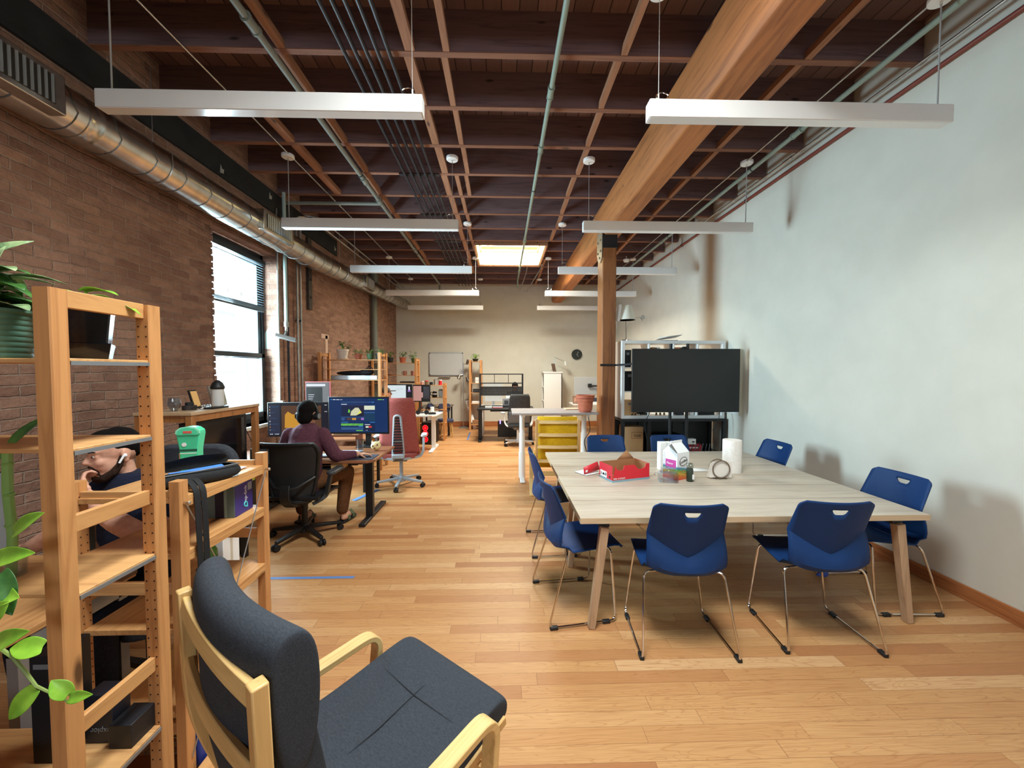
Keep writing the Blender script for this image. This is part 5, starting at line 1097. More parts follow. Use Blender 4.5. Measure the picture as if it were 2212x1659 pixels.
for s, kx, fx in ((1,.29,.22),(-1,-.24,-.22)): limb(tr, [(s*.10,0,.55),(kx,.36,.585),(fx+.02,.335,.15)], [.10,.082,.062])
tr.ell((0,0,.55),(.18,.16,.10)); blob(tr, 'brown_trousers', fabric('brown_canvas', (112,74,46), (88,56,34), 220), p2, .011, 4)
for s, fx in ((1,.24),(-1,-.22)):
    f = MB(); f.prism([(-.045,-.11),(.045,-.11),(.05,.0),(.05,.10),(.02,.155),(-.03,.15),(-.05,.08)], 0, .028).build('sandal_sole', M_blackp, p2, (fx+.02,.39,.001), (0,0,-.12*s*0-.25), bev=.008)
    for y in (-.02,.06): MB().sweep([(-.055,y,.02),(-.05,y,.06),(0,y+.01,.095),(.05,y,.06),(.055,y,.02)], .035, .006, (0,1,.2)).build('sandal_strap', mat('strap_olive', (84,96,64), .7), p2, (fx+.02,.39,.001), (0,0,-.25))
hr = MB()
for p, r in (((0,-.028,.045),(.090,.104,.096)),((0,-.062,-.025),(.082,.066,.090)),((0,.012,.085),(.074,.085,.05))): hr.ell(hc+RH@Vector(p), r, 20, 14, RH.to_euler())
blob(hr, 'hair', M_hair, p2, .007, 2, .4)
hpn = thing('headphones', 'black over ear headphones worn by the person in the plum shirt', 'headphones', tuple(Vector((-2.005,3.92,0))+hc)); Ra = RH.to_euler()
MB().tube([RH@Vector((.105*cos(a), -.005, -.01+.142*sin(a))) for a in [pi*k/18 for k in range(19)]], .009, 8).build('headband', M_black, hpn)
for s in (-1,1):
    c_ = MB().tube([RH@Vector((s*.078,-.005,-.02)), RH@Vector((s*.12,-.005,-.02))], [.043,.038], 20).build('ear_cup', M_blackp, hpn); MB().tube([RH@Vector((s*.12,-.005,-.02)), RH@Vector((s*.123,-.005,-.02))], [.028,.028], 16).build('cup_disc', M_greypl, c_)
# red task chair
rc = thing('red_task_chair', 'muted red task chair with grey ribbed spine, seen from behind', 'chair', (-1.47, 5.62, 0), radians(7))
M_redf = fabric('red_weave', (172,92,84), (146,72,66), 260); M_lgrey = mat('light_grey_plastic', (166,172,178), .45)
def rb_(u, v): 
    z = .50+.80*v; hw = .275-.065*v; hw -= .03*max(0,(v-.92)/.08)**2; return (u*hw, -.24-.06*v+.05*(1-v)**2+.04*u*u, z)
MB().grid([[rb_(-1+i/5, j/12) for i in range(11)] for j in range(13)]).build('backrest', M_redf, rc, sol=.03, smooth=180, off=1)
fr_ = [(-.075,-.285,.50),(-.042,-.335,1.06),(.042,-.335,1.06),(.075,-.285,.50)]; MB().tube(bend(fr_,.04), .016, 8).build('spine_frame', M_lgrey, rc)
for k in range(13): 
    z = .56+.038*k; hw = .068-.002*k; MB().box(-hw,hw,-.318-.0018*k,-.306-.0018*k,z,z+.018).build('spine_slat', M_blackp, rc)
MB().box(-.06,.06,-.315,-.30,.68,.73).build('spine_window', M_alum, rc); MB().box(-.085,.085,-.33,-.26,.46,.52).build('spine_base', M_lgrey, rc, bev=.01)
MB().prism(rrect(.52,.50,.10,5), .44, .51).build('seat', M_redf, rc, bev=.02, seg=3); MB().box(-.1,.1,-.15,.12,.38,.44).build('mechanism', M_greypl, rc, bev=.01)
for s in (-1,1): MB().sweep(bend([(s*.06,-.26,.44),(s*.29,-.18,.46),(s*.33,-.14,.52),(s*.33,-.08,.72)],.06), .045, .03, (0,1,.1)).build('arm_post', M_lgrey, rc, bev=.004); MB().prism(rrect(.08,.24,.035), .72, .75).build('arm_pad', mat('pad_pale', (196,202,208), .4), rc, (s*.33,0,0), bev=.008)
MB().cyl((0,0,.11),(0,0,.38),.026).build('gas_column', M_lgrey, rc); star(rc, M_lgrey, r=.34, a0=-95)
# tall portrait screen beyond
pm = thing('monitor', 'portrait screen with dark code and red edge behind the person in headphones', 'monitor', (-2.62, 5.55, 0), radians(6)); MB().box(-.17,.17,0,.03,1.0,1.52).build('housing', mat('housing_red', (140,62,62), .5), pm); MB().box(-.165,.15,-.003,0,1.01,1.51).build('screen', emis('scr_grey', (120,122,124), 1), pm); MB().box(-.155,.06,-.0045,-.003,1.02,1.44).build('screen_tile', emis('scr_code', (48,50,50)), pm); MB().box(-.155,.10,-.0045,-.003,1.455,1.485).build('screen_tile', E_white, pm)
for k in range(4): MB().box(-.13,-.05-.01*k,-.0055,-.0045,1.33-.03*k,1.337-.03*k).build('screen_tile', E_white, pm)
MB().cyl((0,.04,.76),(0,.04,1.1),.02).build('stand', M_blackp, pm); MB().box(-.12,.12,-.05,.15,.745,.758).build('foot', M_blackp, pm)
d3 = thing('desk', 'desk beyond the person in headphones carrying the portrait screen', 'desk', (-2.98, 5.25, 0)); MB().box(0,1.15,0,.70,.715,.744).build('desktop', M_wal, d3, bev=.003)
for x in (.06,1.09):
    for y in (.06,.64): MB().box(x-.02,x+.02,y-.02,y+.02,0,.714).build('leg', M_black, d3)
tag(MB().box(-1.892,-1.20,3.085,3.118,.0003,.0012).build('floor_tape', mat('tape_blue', (92,128,186), .6)), 'long blue tape strip on the floor left of the foreground aisle', 'tape', 'blue tape strips on the floor')
tag(MB().add([(-.85,9.25,.001),(-.81,9.25,.001),(-.84,10.4,.001),(-.88,10.4,.001)],[(0,1,2,3)]).build('floor_tape', MATS['tape_blue'], sol=.0006), 'blue tape strip on the far floor by the narrow pine rack', 'tape', 'blue tape strips on the floor')
tag(MB().add([(-1.95,4.98,.001),(-1.88,4.94,.001),(-1.70,5.4,.001),(-1.77,5.43,.001)],[(0,1,2,3)]).build('floor_tape', MATS['tape_blue'], sol=.0006), 'short slanted tape strip on the floor under the walnut desk', 'tape', 'blue tape strips on the floor')
# ---------------------------------------------------------------- plant helper for small pots
def small_plant(label, loc, r, h, pm, lm, n, spread, hl, seed, saucer=False, up=.5):
    t = thing('potted_plant', label, 'plant', loc); MB().lathe([(.001,0),(r*.72,0),(r,h*.86),(r*1.08,h*.86),(r*1.08,h),(r*.94,h),(r*.92,h*.9),(.001,h*.9)], n=22).build('pot', pm, t)
    q = random.Random(seed); f = MB(); s = MB()
    for k in range(n):
        a = q.uniform(0,2*pi); e = (cos(a)*spread*q.uniform(.2,1), sin(a)*spread*q.uniform(.2,1), h+hl*q.uniform(.3,1)); s.tube([(0,0,h*.85),(e[0]*.4,e[1]*.4,h+(e[2]-h)*.6),e], .0022*(1+r*8), 4)
        for j in range(3): b = a+q.uniform(-1.2,1.2); f.leaf((e[0],e[1],e[2]-j*.02), (cos(b),sin(b),q.uniform(-.3,up)), (0,0,1), r*q.uniform(.55,.95), r*q.uniform(.3,.5), .3, .2, False)
    f.build('leaves', lm, t, sol=.0008); s.build('stems', M_stem, t)
    if saucer: MB().lathe([(.001,-.0),(r*.95,0),(r*1.05,.02),(.001,.012)], n=22).build('saucer', pm, t)
    return t
M_cream = mat('pot_cream', (226,212,198), .5); M_pgreen = mat('pot_moss', (70,100,62), .5); M_pblack = mat('pot_black', (34,38,36), .5)
# ---------------------------------------------------------------- tall pine racks standing out from the brick wall
rack('pine_rack', 'tall pine rack with the white plant pot, standing out from the brick wall', 'shelf', -3.06, -2.02, 6.48, 6.86, 1.98, 2, (1.862, 1.70, 1.52, .74), 'x', ((1.92,.045),(1.20,.045),(.4,.045)), hole=False, rail=False, pw=.05)
rack('pine_rack', 'tall pine rack with mugs on its shelf near the back wall', 'shelf', -3.06, -2.0, 9.10, 9.46, 1.96, 2, (1.86, 1.565, 1.385, .8), 'x', ((1.90,.045),(1.2,.045),(.4,.045)), hole=False, rail=False, pw=.05)
rack('pine_rack', 'shorter pine rack with tins on top beside the mug rack', 'shelf', -2.0, -1.345, 9.12, 9.44, 1.37, 2, (1.33, 1.03, .74, .42, .12), 'x', ((1.2,.045),(.6,.045)), hole=False, rail=False, pw=.05)
Z1, Z2 = 1.8625, 1.8605
small_plant('large white pot with drooping dark plant on the first pine rack', (-2.72,6.66,Z1), .095, .175, M_cream, M_leafd, 7, .10, .17, 1, True, .2)
small_plant('small plant in a terracotta pot beside the white pot', (-2.45,6.66,Z1), .062, .10, M_terra, M_leafm, 9, .07, .09, 2)
small_plant('small plant in a dark green pot before the stack pipe', (-2.25,6.66,Z1), .060, .10, M_pgreen, M_leafd, 10, .06, .07, 3)
small_plant('bushy plant in a black pot at the right end of the first pine rack', (-2.10,6.66,Z1), .060, .10, M_pblack, M_leafm, 12, .08, .10, 4)
small_plant('feathery plant in a black pot, leftmost on the mug rack', (-2.66,9.28,Z2), .075, .13, M_pblack, M_leafd, 11, .08, .13, 5)
small_plant('plant in a terracotta pot in the middle of the mug rack top', (-2.37,9.28,Z2), .075, .13, M_terra, M_leafm, 11, .09, .14, 6)
small_plant('trailing plant in a green pot at the right end of the mug rack top', (-2.10,9.26,Z2), .065, .11, M_pgreen, M_leafd, 13, .11, .16, 7)
sp1 = thing('silver_panel', 'long silver box lying on the third shelf of the first pine rack', 'box', (-2.88,6.55,1.5205)); MB().box(0,.77,0,.22,0,.075).build('body', M_alum, sp1, bev=.003); MB().box(.66,.77,-.002,0,.005,.07).build('white_label', M_card, sp1)
bg2 = thing('black_bag', 'black bag slumped on the silver box of the first pine rack', 'bag', (-2.45,6.66,1.5965)); MB().ell((-.10,0,.035),(.28,.09,.04)).ell((.14,0,.055),(.12,.09,.06)).build('body', M_nylon, bg2); MB().tube(arc((.2,-.05,.08),.06,0,pi,8),.008,6).build('handle', M_nylon, bg2)
for i, (x, lb) in enumerate(((-2.30,'left reddish mug on the mug rack shelf'),(-2.12,'right reddish mug on the mug rack shelf'))):
    mg = thing('mug', lb, 'mug', (x,9.22,1.5655), group='mugs on the mug rack'); MB().lathe([(.001,0),(.042,0),(.045,.10),(.041,.10),(.038,.008),(.001,.008)],n=20).build('cup', mat('mug_clay', (168,110,92), .5), mg); MB().tube(arc((-.045 if i == 0 else .045,0,.05),.03,pi/2,pi*1.5 if i == 0 else -pi/2,8),.007,6).build('handle', MATS['mug_clay'], mg)
pl = thing('plate', 'shallow reddish plate at the left of the mug shelf', 'plate', (-2.62,9.24,1.5655)); MB().lathe([(.001,0),(.07,0),(.11,.022),(.108,.026),(.065,.006),(.001,.006)],n=24).build('dish', MATS['mug_clay'], pl); MB().lathe([(.05,-.0004),(.06,-.0004),(.06,.004),(.05,.004)],n=20).build('foot_ring', MATS['mug_clay'], pl)
lt = thing('laptop', 'closed dark laptop on the third shelf of the mug rack', 'laptop', (-2.42,9.18,1.3855)); MB().box(0,.36,0,.22,0,.014).build('base', M_dark, lt, bev=.004); MB().box(0,.36,0,.22,.015,.028).build('lid', M_dark, lt, bev=.004)
def tin(label, x, y, z, r, h, m, lm, nm='tin', cat='tin'):
    t = thing(nm, label, cat, (x,y,z)); MB().lathe([(.001,0),(r,0),(r,h),(.001,h)],n=20).build('body', m, t); MB().lathe([(.001,h),(r*1.04,h),(r*1.04,h+.018),(.001,h+.018)],n=20).build('lid', lm, t); return t
ZT = 1.3305
tin('jar with a red lid on the shorter pine rack, leftmost of the row', -1.80,9.26,ZT,.042,.085,mat('jar_amber', (120,92,60), .3),M_red,'jar','jar'); tin('low dark round tin next to the red lidded jar', -1.69,9.24,ZT,.04,.05,M_dark,M_blackp)
tin('tall grey tin in the row on the shorter pine rack', -1.585,9.26,ZT,.045,.12,mat('tin_grey', (170,168,166), .4,.3),M_alum); tin('red and white can at the right of the row on the shorter rack', -1.475,9.26,ZT,.042,.105,M_red,M_card,'can','can'); tin('small pink tumbler at the left edge of the shorter rack', -1.90,9.25,ZT,.032,.075,mat('tumbler_pink', (206,150,140), .4),M_card,'cup','cup')
kt = thing('black_kettle', 'black kettle with pale band on the second shelf of the shorter rack', 'kettle', (-1.61,9.25,1.0305)); MB().lathe([(.001,0),(.06,0),(.062,.08),(.055,.12),(.035,.15),(.001,.155)],n=22).build('body', M_gloss, kt); MB().lathe([(.0625,.075),(.0635,.077),(.062,.095),(.061,.095)],n=22).build('pale_band', M_card, kt); MB().tube(arc((-.06,0,.09),.04,pi/2,pi*1.5,8),.008,6).build('handle', M_gloss, kt)
bl2 = thing('blender', 'clear blender jug on the second shelf of the shorter rack', 'blender', (-1.465,9.25,1.0305)); MB().lathe([(.04,.0),(.05,.0),(.058,.16),(.054,.16),(.04,.01)],n=20).build('jug', M_clear, bl2); MB().lathe([(.001,.16),(.058,.16),(.04,.20),(.001,.20)],n=20).build('lid', M_greypl, bl2)
kp = thing('drip_stand', 'wire coffee drip stand with white filter on the third shelf', 'coffee stand', (-1.55,9.24,.7405)); MB().tube([(-.06,0,.0),(0,0,.12),(.06,0,0)],.004,6).tube([(0,-.06,0),(0,0,.12),(0,.06,0)],.004,6).build('legs', M_blackp, kp); MB().lathe([(.012,.07),(.05,.12),(.048,.12),(.01,.07)],n=18).build('filter', M_card, kp)
nb = thing('navy_bag', 'navy bag slumped on the third shelf of the shorter rack', 'bag', (-1.72,9.27,.7405)); MB().ell((0,0,.07),(.09,.09,.075)).build('body', mat('bag_navy', (48,58,96), .8), nb); MB().tube(arc((0,-.04,.12),.05,0,pi,8),.006,6).build('handle', mat('bag_navy', (48,58,96), .8), nb)
for i, (x, lb) in enumerate(((-1.82,'left'),(-1.58,'right'))):
    b5 = thing('dark_shoe_pair', '%s dark bundle on the lowest shelf of the shorter rack' % lb, 'bag', (x,9.26,.1205)); MB().ell((0,0,.065),(.10,.10,.07)).build('body', speckle('bundle_dark', (96,70,70), (50,42,44), 20, .8), b5); MB().tube(arc((0,-.05,.11),.04,0,pi,8),.006,6).build('handle', M_dark, b5)
    b5.name = 'dark_bundle'
# ---------------------------------------------------------------- white desk, capped person, red fan computer
wdk = thing('white_desk', 'white standing desk with headset on top and glowing computer below', 'desk', (-2.95,7.72,0)); MB().prism([(0,0),(1.55,0),(1.62,.12),(1.66,.72),(0,.72)], .745, .775).build('desktop', M_white, wdk, bev=.004)
for x in (.15,1.50): MB().box(x-.04,x+.04,.42,.50,.03,.744).build('leg', M_white, wdk, bev=.003); MB().box(x-.04,x+.04,.06,.90,0,.035).build('foot', M_white, wdk, bev=.01); MB().prism([(.08,.744),(.78,.744),(.5,.66),(.42,.66)], x-.03, x+.03, 'x').build('top_bracket', M_white, wdk)
m3, s3 = monitor('monitor', 'white screen with a pale line drawing behind the red chair', (-2.20,8.20,.7755), .60, .36, radians(-3), .43)
panels(s3, .43, [(-.29,.17,-.16,.16,emis('scr_paper', (214,226,230), 1.0)),(.175,.29,-.16,.16,E_dk),(.225,.255,.06,.13,E_white),(.21,.27,.02,.06,emis('scr_violet', (150,110,190))),(.22,.27,-.14,-.02,emis('scr_sky', (150,180,206)))])
MB().tube([(-.1,-.004,.46),(.0,-.004,.52),(.1,-.004,.53),(.12,-.004,.50),(0,-.004,.49),(-.12,-.004,.46),(-.13,-.004,.42),(-.06,-.004,.40),(-.02,-.004,.44)], .003, 5).build('screen_line', emis('scr_line', (176,190,196)), s3)
m4 = thing('monitor', 'dark screen turned sideways on a pole with a pink page', 'monitor', (-1.70,8.16,.7755), radians(-8)); MB().box(-.19,.19,0,.03,.24,.60).build('housing', M_blackp, m4, bev=.004); MB().box(-.175,.0,-.003,0,.262,.575).build('screen', emis('scr_pink', (190,140,130), 1), m4); MB().box(.0,.035,-.003,0,.33,.44).build('screen_tile', emis('scr_pink', (190,140,130), 1), m4); MB().box(.045,.17,-.003,0,.30,.56).build('screen_dark', emis('scr_dim', (46,36,40)), m4); MB().cyl((-.05,.05,.0),(-.05,.05,.42),.018).build('stand', M_blackp, m4); MB().box(-.15,.05,-.04,.14,0,.010).build('foot', M_blackp, m4)
hs = thing('headset', 'black headset lying on the white desk', 'headphones', (-1.62,7.86,.7755)); MB().tube(arc((0,0,.07),.085,0,pi,12),.010,6).build('headband', M_blackp, hs)
for s in (-1,1): MB().cyl((s*.085,-.02,.05),(s*.085,.03,.05),.045,n=16).build('ear_cup', M_blackp, hs)
cu_ = tin('white paper cup on the far side of the white desk', -1.50,8.30,.7755,.04,.10,M_card,M_card,'paper_cup','cup')
vr = thing('game_controller', 'black strap and controller lying beside the headset', 'controller', (-1.42,7.84,.7755)); MB().cbox((0,0,.03),(.16,.05,.045),(0,0,.2)).build('body', M_blackp, vr, bev=.015); MB().ell((.02,0,.055),(.02,.02,.008)).build('thumb_pad', M_greypl, vr)
pcx = thing('gaming_computer', 'black computer tower with three glowing red fans under the white desk', 'computer', (-1.70,8.70,0), radians(-12)); MB().box(-.125,.125,0,.45,.02,.50).build('case', M_black, pcx, bev=.006); MB().box(.10,.123,-.004,0,.03,.49).build('front_edge', mat('case_olive', (70,68,56), .5), pcx)
E_redg = emis('fan_red', (255,10,24), 1.3); E_pink = emis('fan_pink', (255,90,90), 1.2)
for z in (.12,.25,.38):
    f_ = MB().lathe([(.030,0),(.062,0),(.062,.006),(.030,.006)],n=28).build('fan', E_redg, pcx, (-.03,-.002,z), (pi/2,0,0)); MB().tube([(.064*cos(a),.064*sin(a),.007) for a in [k*pi/14 for k in range(28)]],.004,5,True).build('fan_ring', E_pink, f_); MB().tube([(.018*cos(a),.018*sin(a),.006) for a in [k*pi/8 for k in range(16)]],.004,5,True).build('fan_hub', E_pink, f_)
p3 = thing('person', 'person in grey cap and glasses, half hidden behind the red chair', 'person', (-2.26,7.40,0)); hc = Vector((.03,.05,1.23)); RH = Rz(radians(-62))
b = MB(); head(b, RH, hc); limb(b, [(0,0,.56),(0,.02,.8),(0,.04,.98)], [.15,.15,.15], 16); b.ell((0,.04,1.0),(.185,.11,.09))
for s in (-1,1): limb(b, [(s*.165,.04,1.02),(s*.25,.15,.82),(s*.16,.40,.815)], [.056,.048,.034]); hand(b, (s*.16,.40,.815), (-s*.3,.9,-.05), (0,0,-1), .95, .4, -s); limb(b, [(s*.1,0,.55),(s*.13,.40,.56),(s*.13,.36,.08)], [.085,.066,.042]); b.ell((s*.13,.42,.045),(.045,.12,.04))
blob(b, 'body', M_skin, p3, .007, 3, .4)
sh = MB(); limb(sh, [(0,0,.54),(0,.02,.8),(0,.04,.98)], [.17,.165,.165], 16); sh.ell((0,.04,1.0),(.20,.125,.10))
for s in (-1,1): limb(sh, [(s*.165,.04,1.02),(s*.25,.14,.83)], [.074,.066])
blob(sh, 'grey_shirt', fabric('grey_cotton', (90,90,96), (66,66,72), 200), p3, .011, 3)
cp = MB().ell(hc+RH@Vector((0,-.015,.055)), (.090,.106,.075), 18, 10, RH.to_euler()); cp.cbox(hc+RH@Vector((0,.13,.052)), (.13,.10,.012), RH.to_euler()); blob(cp, 'cap', mat('cap_grey', (74,72,72), .9), p3, .007, 3)
tr = MB()
for s in (-1,1): limb(tr, [(s*.1,0,.55),(s*.13,.40,.565),(s*.13,.36,.1)], [.10,.08,.055])
blob(tr, 'trousers', MATS['dark_denim'], p3, .014, 3)
for s in (-1,1): MB().tube([hc+RH@Vector((s*.034+.024*cos(a),.090,.012+.02*sin(a))) for a in [k*pi/8 for k in range(16)]],.002,4,True).build('glasses_rim', M_dark, p3)
stl = thing('stool', 'round stool under the person in the grey cap', 'stool', (-2.26,7.36,0)); MB().lathe([(.001,.40),(.19,.40),(.19,.45),(.001,.45)],n=24).build('seat', M_blackp, stl)
for k in range(4): a = k*pi/2+.4; MB().cyl((.14*cos(a),.14*sin(a),.40),(.2*cos(a),.2*sin(a),0),.014).build('leg', M_black, stl)
# far dark table and navy chair beyond the shorter rack
fdk = thing('desk', 'dark slatted table end jutting out behind the shorter rack', 'desk', (-2.1,9.85,0)); MB().box(0,.78,0,.7,.72,.75).build('desktop', wood('dark_top', (104,92,82), (80,70,62), 'x', .5), fdk, bev=.003)
for x in (.05,.73):
    for y in (.05,.65): MB().box(x-.02,x+.02,y-.02,y+.02,0,.72).build('leg', M_black, fdk)
nc = thing('navy_chair', 'navy padded chair beside the dark slatted table', 'chair', (-1.42,9.72,0), radians(20)); MB().prism(rrect(.30,.22,.05), -.03, .03,'y').build('backrest', mat('pad_navy', (52,58,88), .8), nc, (0,.16,.72), bev=.01); MB().prism(rrect(.36,.34,.06), .38, .45).build('seat', MATS['pad_navy'], nc, bev=.012); MB().bar((0,.16,.40),(0,.17,.66),.04,.02).build('back_post', M_birz, nc)
for s in (-1,1):
    for y in (-.12,.12): MB().bar((s*.12,y,.39),(s*.15,y*1.2,0),.035,.03).build('leg', M_birz, nc)
# ---------------------------------------------------------------- back wall things
wb_ = thing('whiteboard', 'framed whiteboard on the back wall', 'whiteboard', (-2.155,11.50,1.53)); MB().box(.01,.99,0,.03,.01,.665).build('board', mat('board_white', (206,208,208), .3), wb_); fr = MB().box(0,1.0,-.006,.03,0,.014).box(0,1.0,-.006,.03,.66,.674).box(0,.014,-.006,.03,0,.674).box(.986,1.0,-.006,.03,0,.674).build('frame', M_alum, wb_)
for x in (.0,.97):
    for z in (0,.645): MB().box(x,x+.03,-.009,.03,z,z+.03).build('corner', M_dark, wb_)
MB().box(.30,.64,-.07,.0,-.03,-.012).build('pen_tray', M_alum, wb_)
ck = thing('wall_clock', 'round dark clock with slim white hands on the back wall', 'clock', (2.25,11.535,2.155)); MB().lathe([(.001,0),(.15,0),(.155,.01),(.155,.035),(.145,.035),(.14,.02),(.001,.02)],n=40).build('case', mat('clock_dark', (38,44,44), .5), ck, (0,0,0), (pi/2,0,0))
for a, l, nm in ((radians(58),.10,'minute_hand'),(radians(-52),.07,'hour_hand')): MB().bar((0,-.026,0),(l*cos(a),-.026,l*sin(a)),.006,.003,(0,1,0)).build(nm, M_card, ck)
tk = MB()
for k in range(12): a = k*pi/6; tk.bar((.122*cos(a),-.0225,.122*sin(a)),(.132*cos(a),-.0225,.132*sin(a)),.004,.003,(0,1,0))
tk.build('hour_marks', M_greypl, ck)
fl = thing('floor_lamp', 'slim floor lamp with three grey spot heads in the back corner', 'lamp', (-1.12,11.25,0)); MB().cyl((0,0,.01),(0,0,1.92),.012,n=10).build('pole', M_galv, fl); MB().lathe([(.001,0),(.14,0),(.14,.015),(.02,.03),(.001,.03)],n=26).build('base', M_greypl, fl)
for (x, z, dx, dz) in ((.10,1.86,.45,.9),(-.10,1.55,-.3,-.9),(.10,1.48,.3,-.9)):
    h_ = MB().cyl((x,-.02,z),(x+dx*.13,-.05,z+dz*.13),.035,.055,n=18).build('spot_head', mat('spot_grey', (128,122,116), .35, .6), fl); MB().cyl((0,0,z),(x,-.02,z),.006,n=8).build('spot_arm', M_galv, h_)
lb_ = thing('white_board_panel', 'long white panel leaning beside the narrow pine rack', 'panel', (-1.02,11.0,0)); MB().bar((.26,-.05,.012),(.0,.28,.80),.10,.02,(0,-1,.2)).build('panel', M_white, lb_); MB().bar((.0,.28,.80),(-.01,.292,.83),.10,.02,(0,-1,.2)).build('panel_cap', M_greypl, lb_)
rack('pine_rack', 'narrow tall pine rack with one plant on top near the back wall', 'shelf', -.92, -.565, 10.80, 11.25, 1.97, 2, (1.93, 1.32, 1.05, .74, .14), 'x', ((1.88,.045),(1.2,.045),(.6,.045)), hole=False, rail=False, pw=.055)
small_plant('bright green plant in a black bowl on the narrow pine rack', (-.75,10.98,1.9305), .085, .08, M_pblack, M_leaf, 12, .12, .14, 9)
for i, (z, x, w, h, m, lb) in enumerate(((1.3205,-.70,.10,.16,M_white,'white folder on the upper shelf of the narrow rack'),(.7405,-.74,.22,.06,M_card,'stack of white paper on the middle shelf of the narrow rack'),(1.0505,-.73,.18,.10,M_dark,'dark box on a shelf of the narrow rack'),(.1405,-.74,.2,.12,M_kraft,'brown box on the bottom shelf of the narrow rack'))):
    o = thing(('folder','paper_stack','dark_box','brown_box')[i], lb, ('folder','paper','box','box')[i], (x,11.0,z)); MB().box(-w/2,w/2,-.1,.1,0,h).build('body', m, o, bev=.003); MB().box(-w/2*.9,w/2*.9,-.1015,-.1,h*.45,h*.5).build('seam_line', M_greypl, o)
# ---------------------------------------------------------------- black desk with hutch, grey chair
bd1 = thing('black_desk', 'black desk with an open metal hutch in the middle of the room', 'desk', (-.58,8.90,0)); MB().box(0,1.34,0,.74,.755,.785).build('desktop', M_blackp, bd1, bev=.004)
for x in (.06,1.27): MB().box(x-.045,x+.045,.30,.38,.03,.754).build('leg', M_black, bd1); MB().box(x-.04,x+.04,.02,.70,0,.035).build('foot', M_black, bd1, bev=.008)
MB().box(.3,1.15,.32,.36,.69,.754).build('crossbar', M_black, bd1)
for x in (.055,.555+.53): MB().box(x-.02,x+.02,.46,.50,.785,1.60).build('hutch_post', M_black, bd1)
for z0, z1 in ((1.575,1.60),(1.355,1.38),(1.275,1.285),(1.065,1.075),(.80,.82)): MB().box(.055,1.085,.462,.498,z0,z1).build('hutch_bar', M_black, bd1)
for x in (.40,.74): MB().box(x-.007,x+.007,.47,.49,1.38,1.575).build('hutch_divider', M_black, bd1)
g = MB()
for k in range(50): g.box(.075+.0202*k,.0905+.0202*k,.478,.484,1.075,1.275)
for k in range(10): g.box(.075,1.07,.477,.485,1.078+.0205*k,1.0935+.0205*k)
g.build('mesh_panel', M_black, bd1, smooth=0)
def simple(nm, lb, cat, loc, parts, rz=0, rot=None):
    t = thing(nm, lb, cat, loc, rz, rot=rot)
    for q in parts: MB().box(*q[1]).build(q[0], q[2], t, bev=q[3] if len(q) > 3 else .002)
    return t
simple('white_box','white box standing behind the mesh panel of the black desk','box',(.02,9.50,.7855),(('body',(0,.36,0,.09,0,.20),M_card),('open_slot',(.04,.14,-.001,0,.05,.15),M_greypl)))
simple('white_box','small white carton right of the larger white box on the black desk','box',(.40,9.50,.7855),(('body',(0,.13,0,.09,0,.18),M_card),('tape',(.05,.07,-.001,.091,0,.1805),mat('tape_pale',(206,196,176),.4))))
simple('red_notebook','red notebook lying on the black desk','notebook',(-.22,9.12,.7855),(('cover',(0,.24,0,.16,0,.02),M_red),('pages',(.004,.238,.004,.158,.004,.0205),M_card)))
simple('paper_stack','white papers under a dark cloth on the black desk','paper',(-.40,9.15,.7855),(('pages',(0,.16,0,.2,0,.03),M_card),('top_sheet',(.01,.15,.01,.19,.03,.033),M_greypl)))
simple('desktop_screen','pale curved monitor seen through the hutch bars','monitor',(-.45,9.95,.76),(('housing',(0,.46,0,.04,.12,.60),mat('monitor_silver',(178,180,182),.4)),('stand',(.2,.26,.01,.05,0,.3),M_alum),('foot',(.13,.33,-.06,.12,0,.012),M_alum)))
simple('desktop_screen','white curved panel on the desk behind the hutch','monitor',(.10,9.86,.76),(('housing',(0,.30,0,.035,.03,.32),M_white),('foot',(.08,.22,-.05,.09,0,.03),M_white)))
dkb = thing('desk', 'pale desk behind the black desk where the far person sits', 'desk', (-.55,9.74,0)); MB().box(0,1.3,0,.62,.73,.758).build('desktop', M_white, dkb, bev=.003)
for x in (.06,1.24):
    for y in (.06,.56): MB().box(x-.02,x+.02,y-.02,y+.02,0,.73).build('leg', M_white, dkb)
p4 = thing('person', 'far person facing the camera, only dark hair seen through the hutch', 'person', (.36,10.62,0)); hc = Vector((0,-.10,1.215)); RH = Rz(pi)@Matrix.Rotation(radians(-15),3,'X')
b = MB(); head(b, RH, hc); limb(b, [(0,0,.56),(0,-.02,.8),(0,-.04,.98)], [.15,.15,.15], 16); b.ell((0,-.04,1.0),(.18,.11,.09))
for s in (-1,1): limb(b, [(s*.16,-.04,1.02),(s*.24,-.15,.82),(s*.14,-.40,.805)], [.056,.048,.034]); hand(b, (s*.14,-.40,.805), (-s*.3,-.9,-.05), (0,0,-1), .95, .4, s); limb(b, [(s*.1,0,.5),(s*.13,-.40,.52),(s*.13,-.36,.08)], [.085,.066,.042]); b.ell((s*.13,-.42,.045),(.045,.12,.04))
blob(b, 'body', M_skin, p4, .008, 3, .4)
sh = MB(); limb(sh, [(0,0,.5),(0,-.02,.8),(0,-.04,.98)], [.17,.165,.165], 16); sh.ell((0,-.04,1.0),(.195,.12,.10))
for s in (-1,1): limb(sh, [(s*.16,-.04,1.02),(s*.24,-.14,.83)], [.072,.064])
blob(sh, 'grey_shirt', MATS['grey_cotton'], p4, .012, 3); tr = MB()
for s in (-1,1): limb(tr, [(s*.1,0,.5),(s*.13,-.40,.525),(s*.13,-.36,.1)], [.10,.08,.055])
blob(tr, 'trousers', MATS['dark_denim'], p4, .014, 3)
hr = MB()
for p, r in (((0,-.025,.05),(.086,.104,.092)),((0,.02,.085),(.076,.085,.048))): hr.ell(hc+RH@Vector(p), r, 18, 12, RH.to_euler())
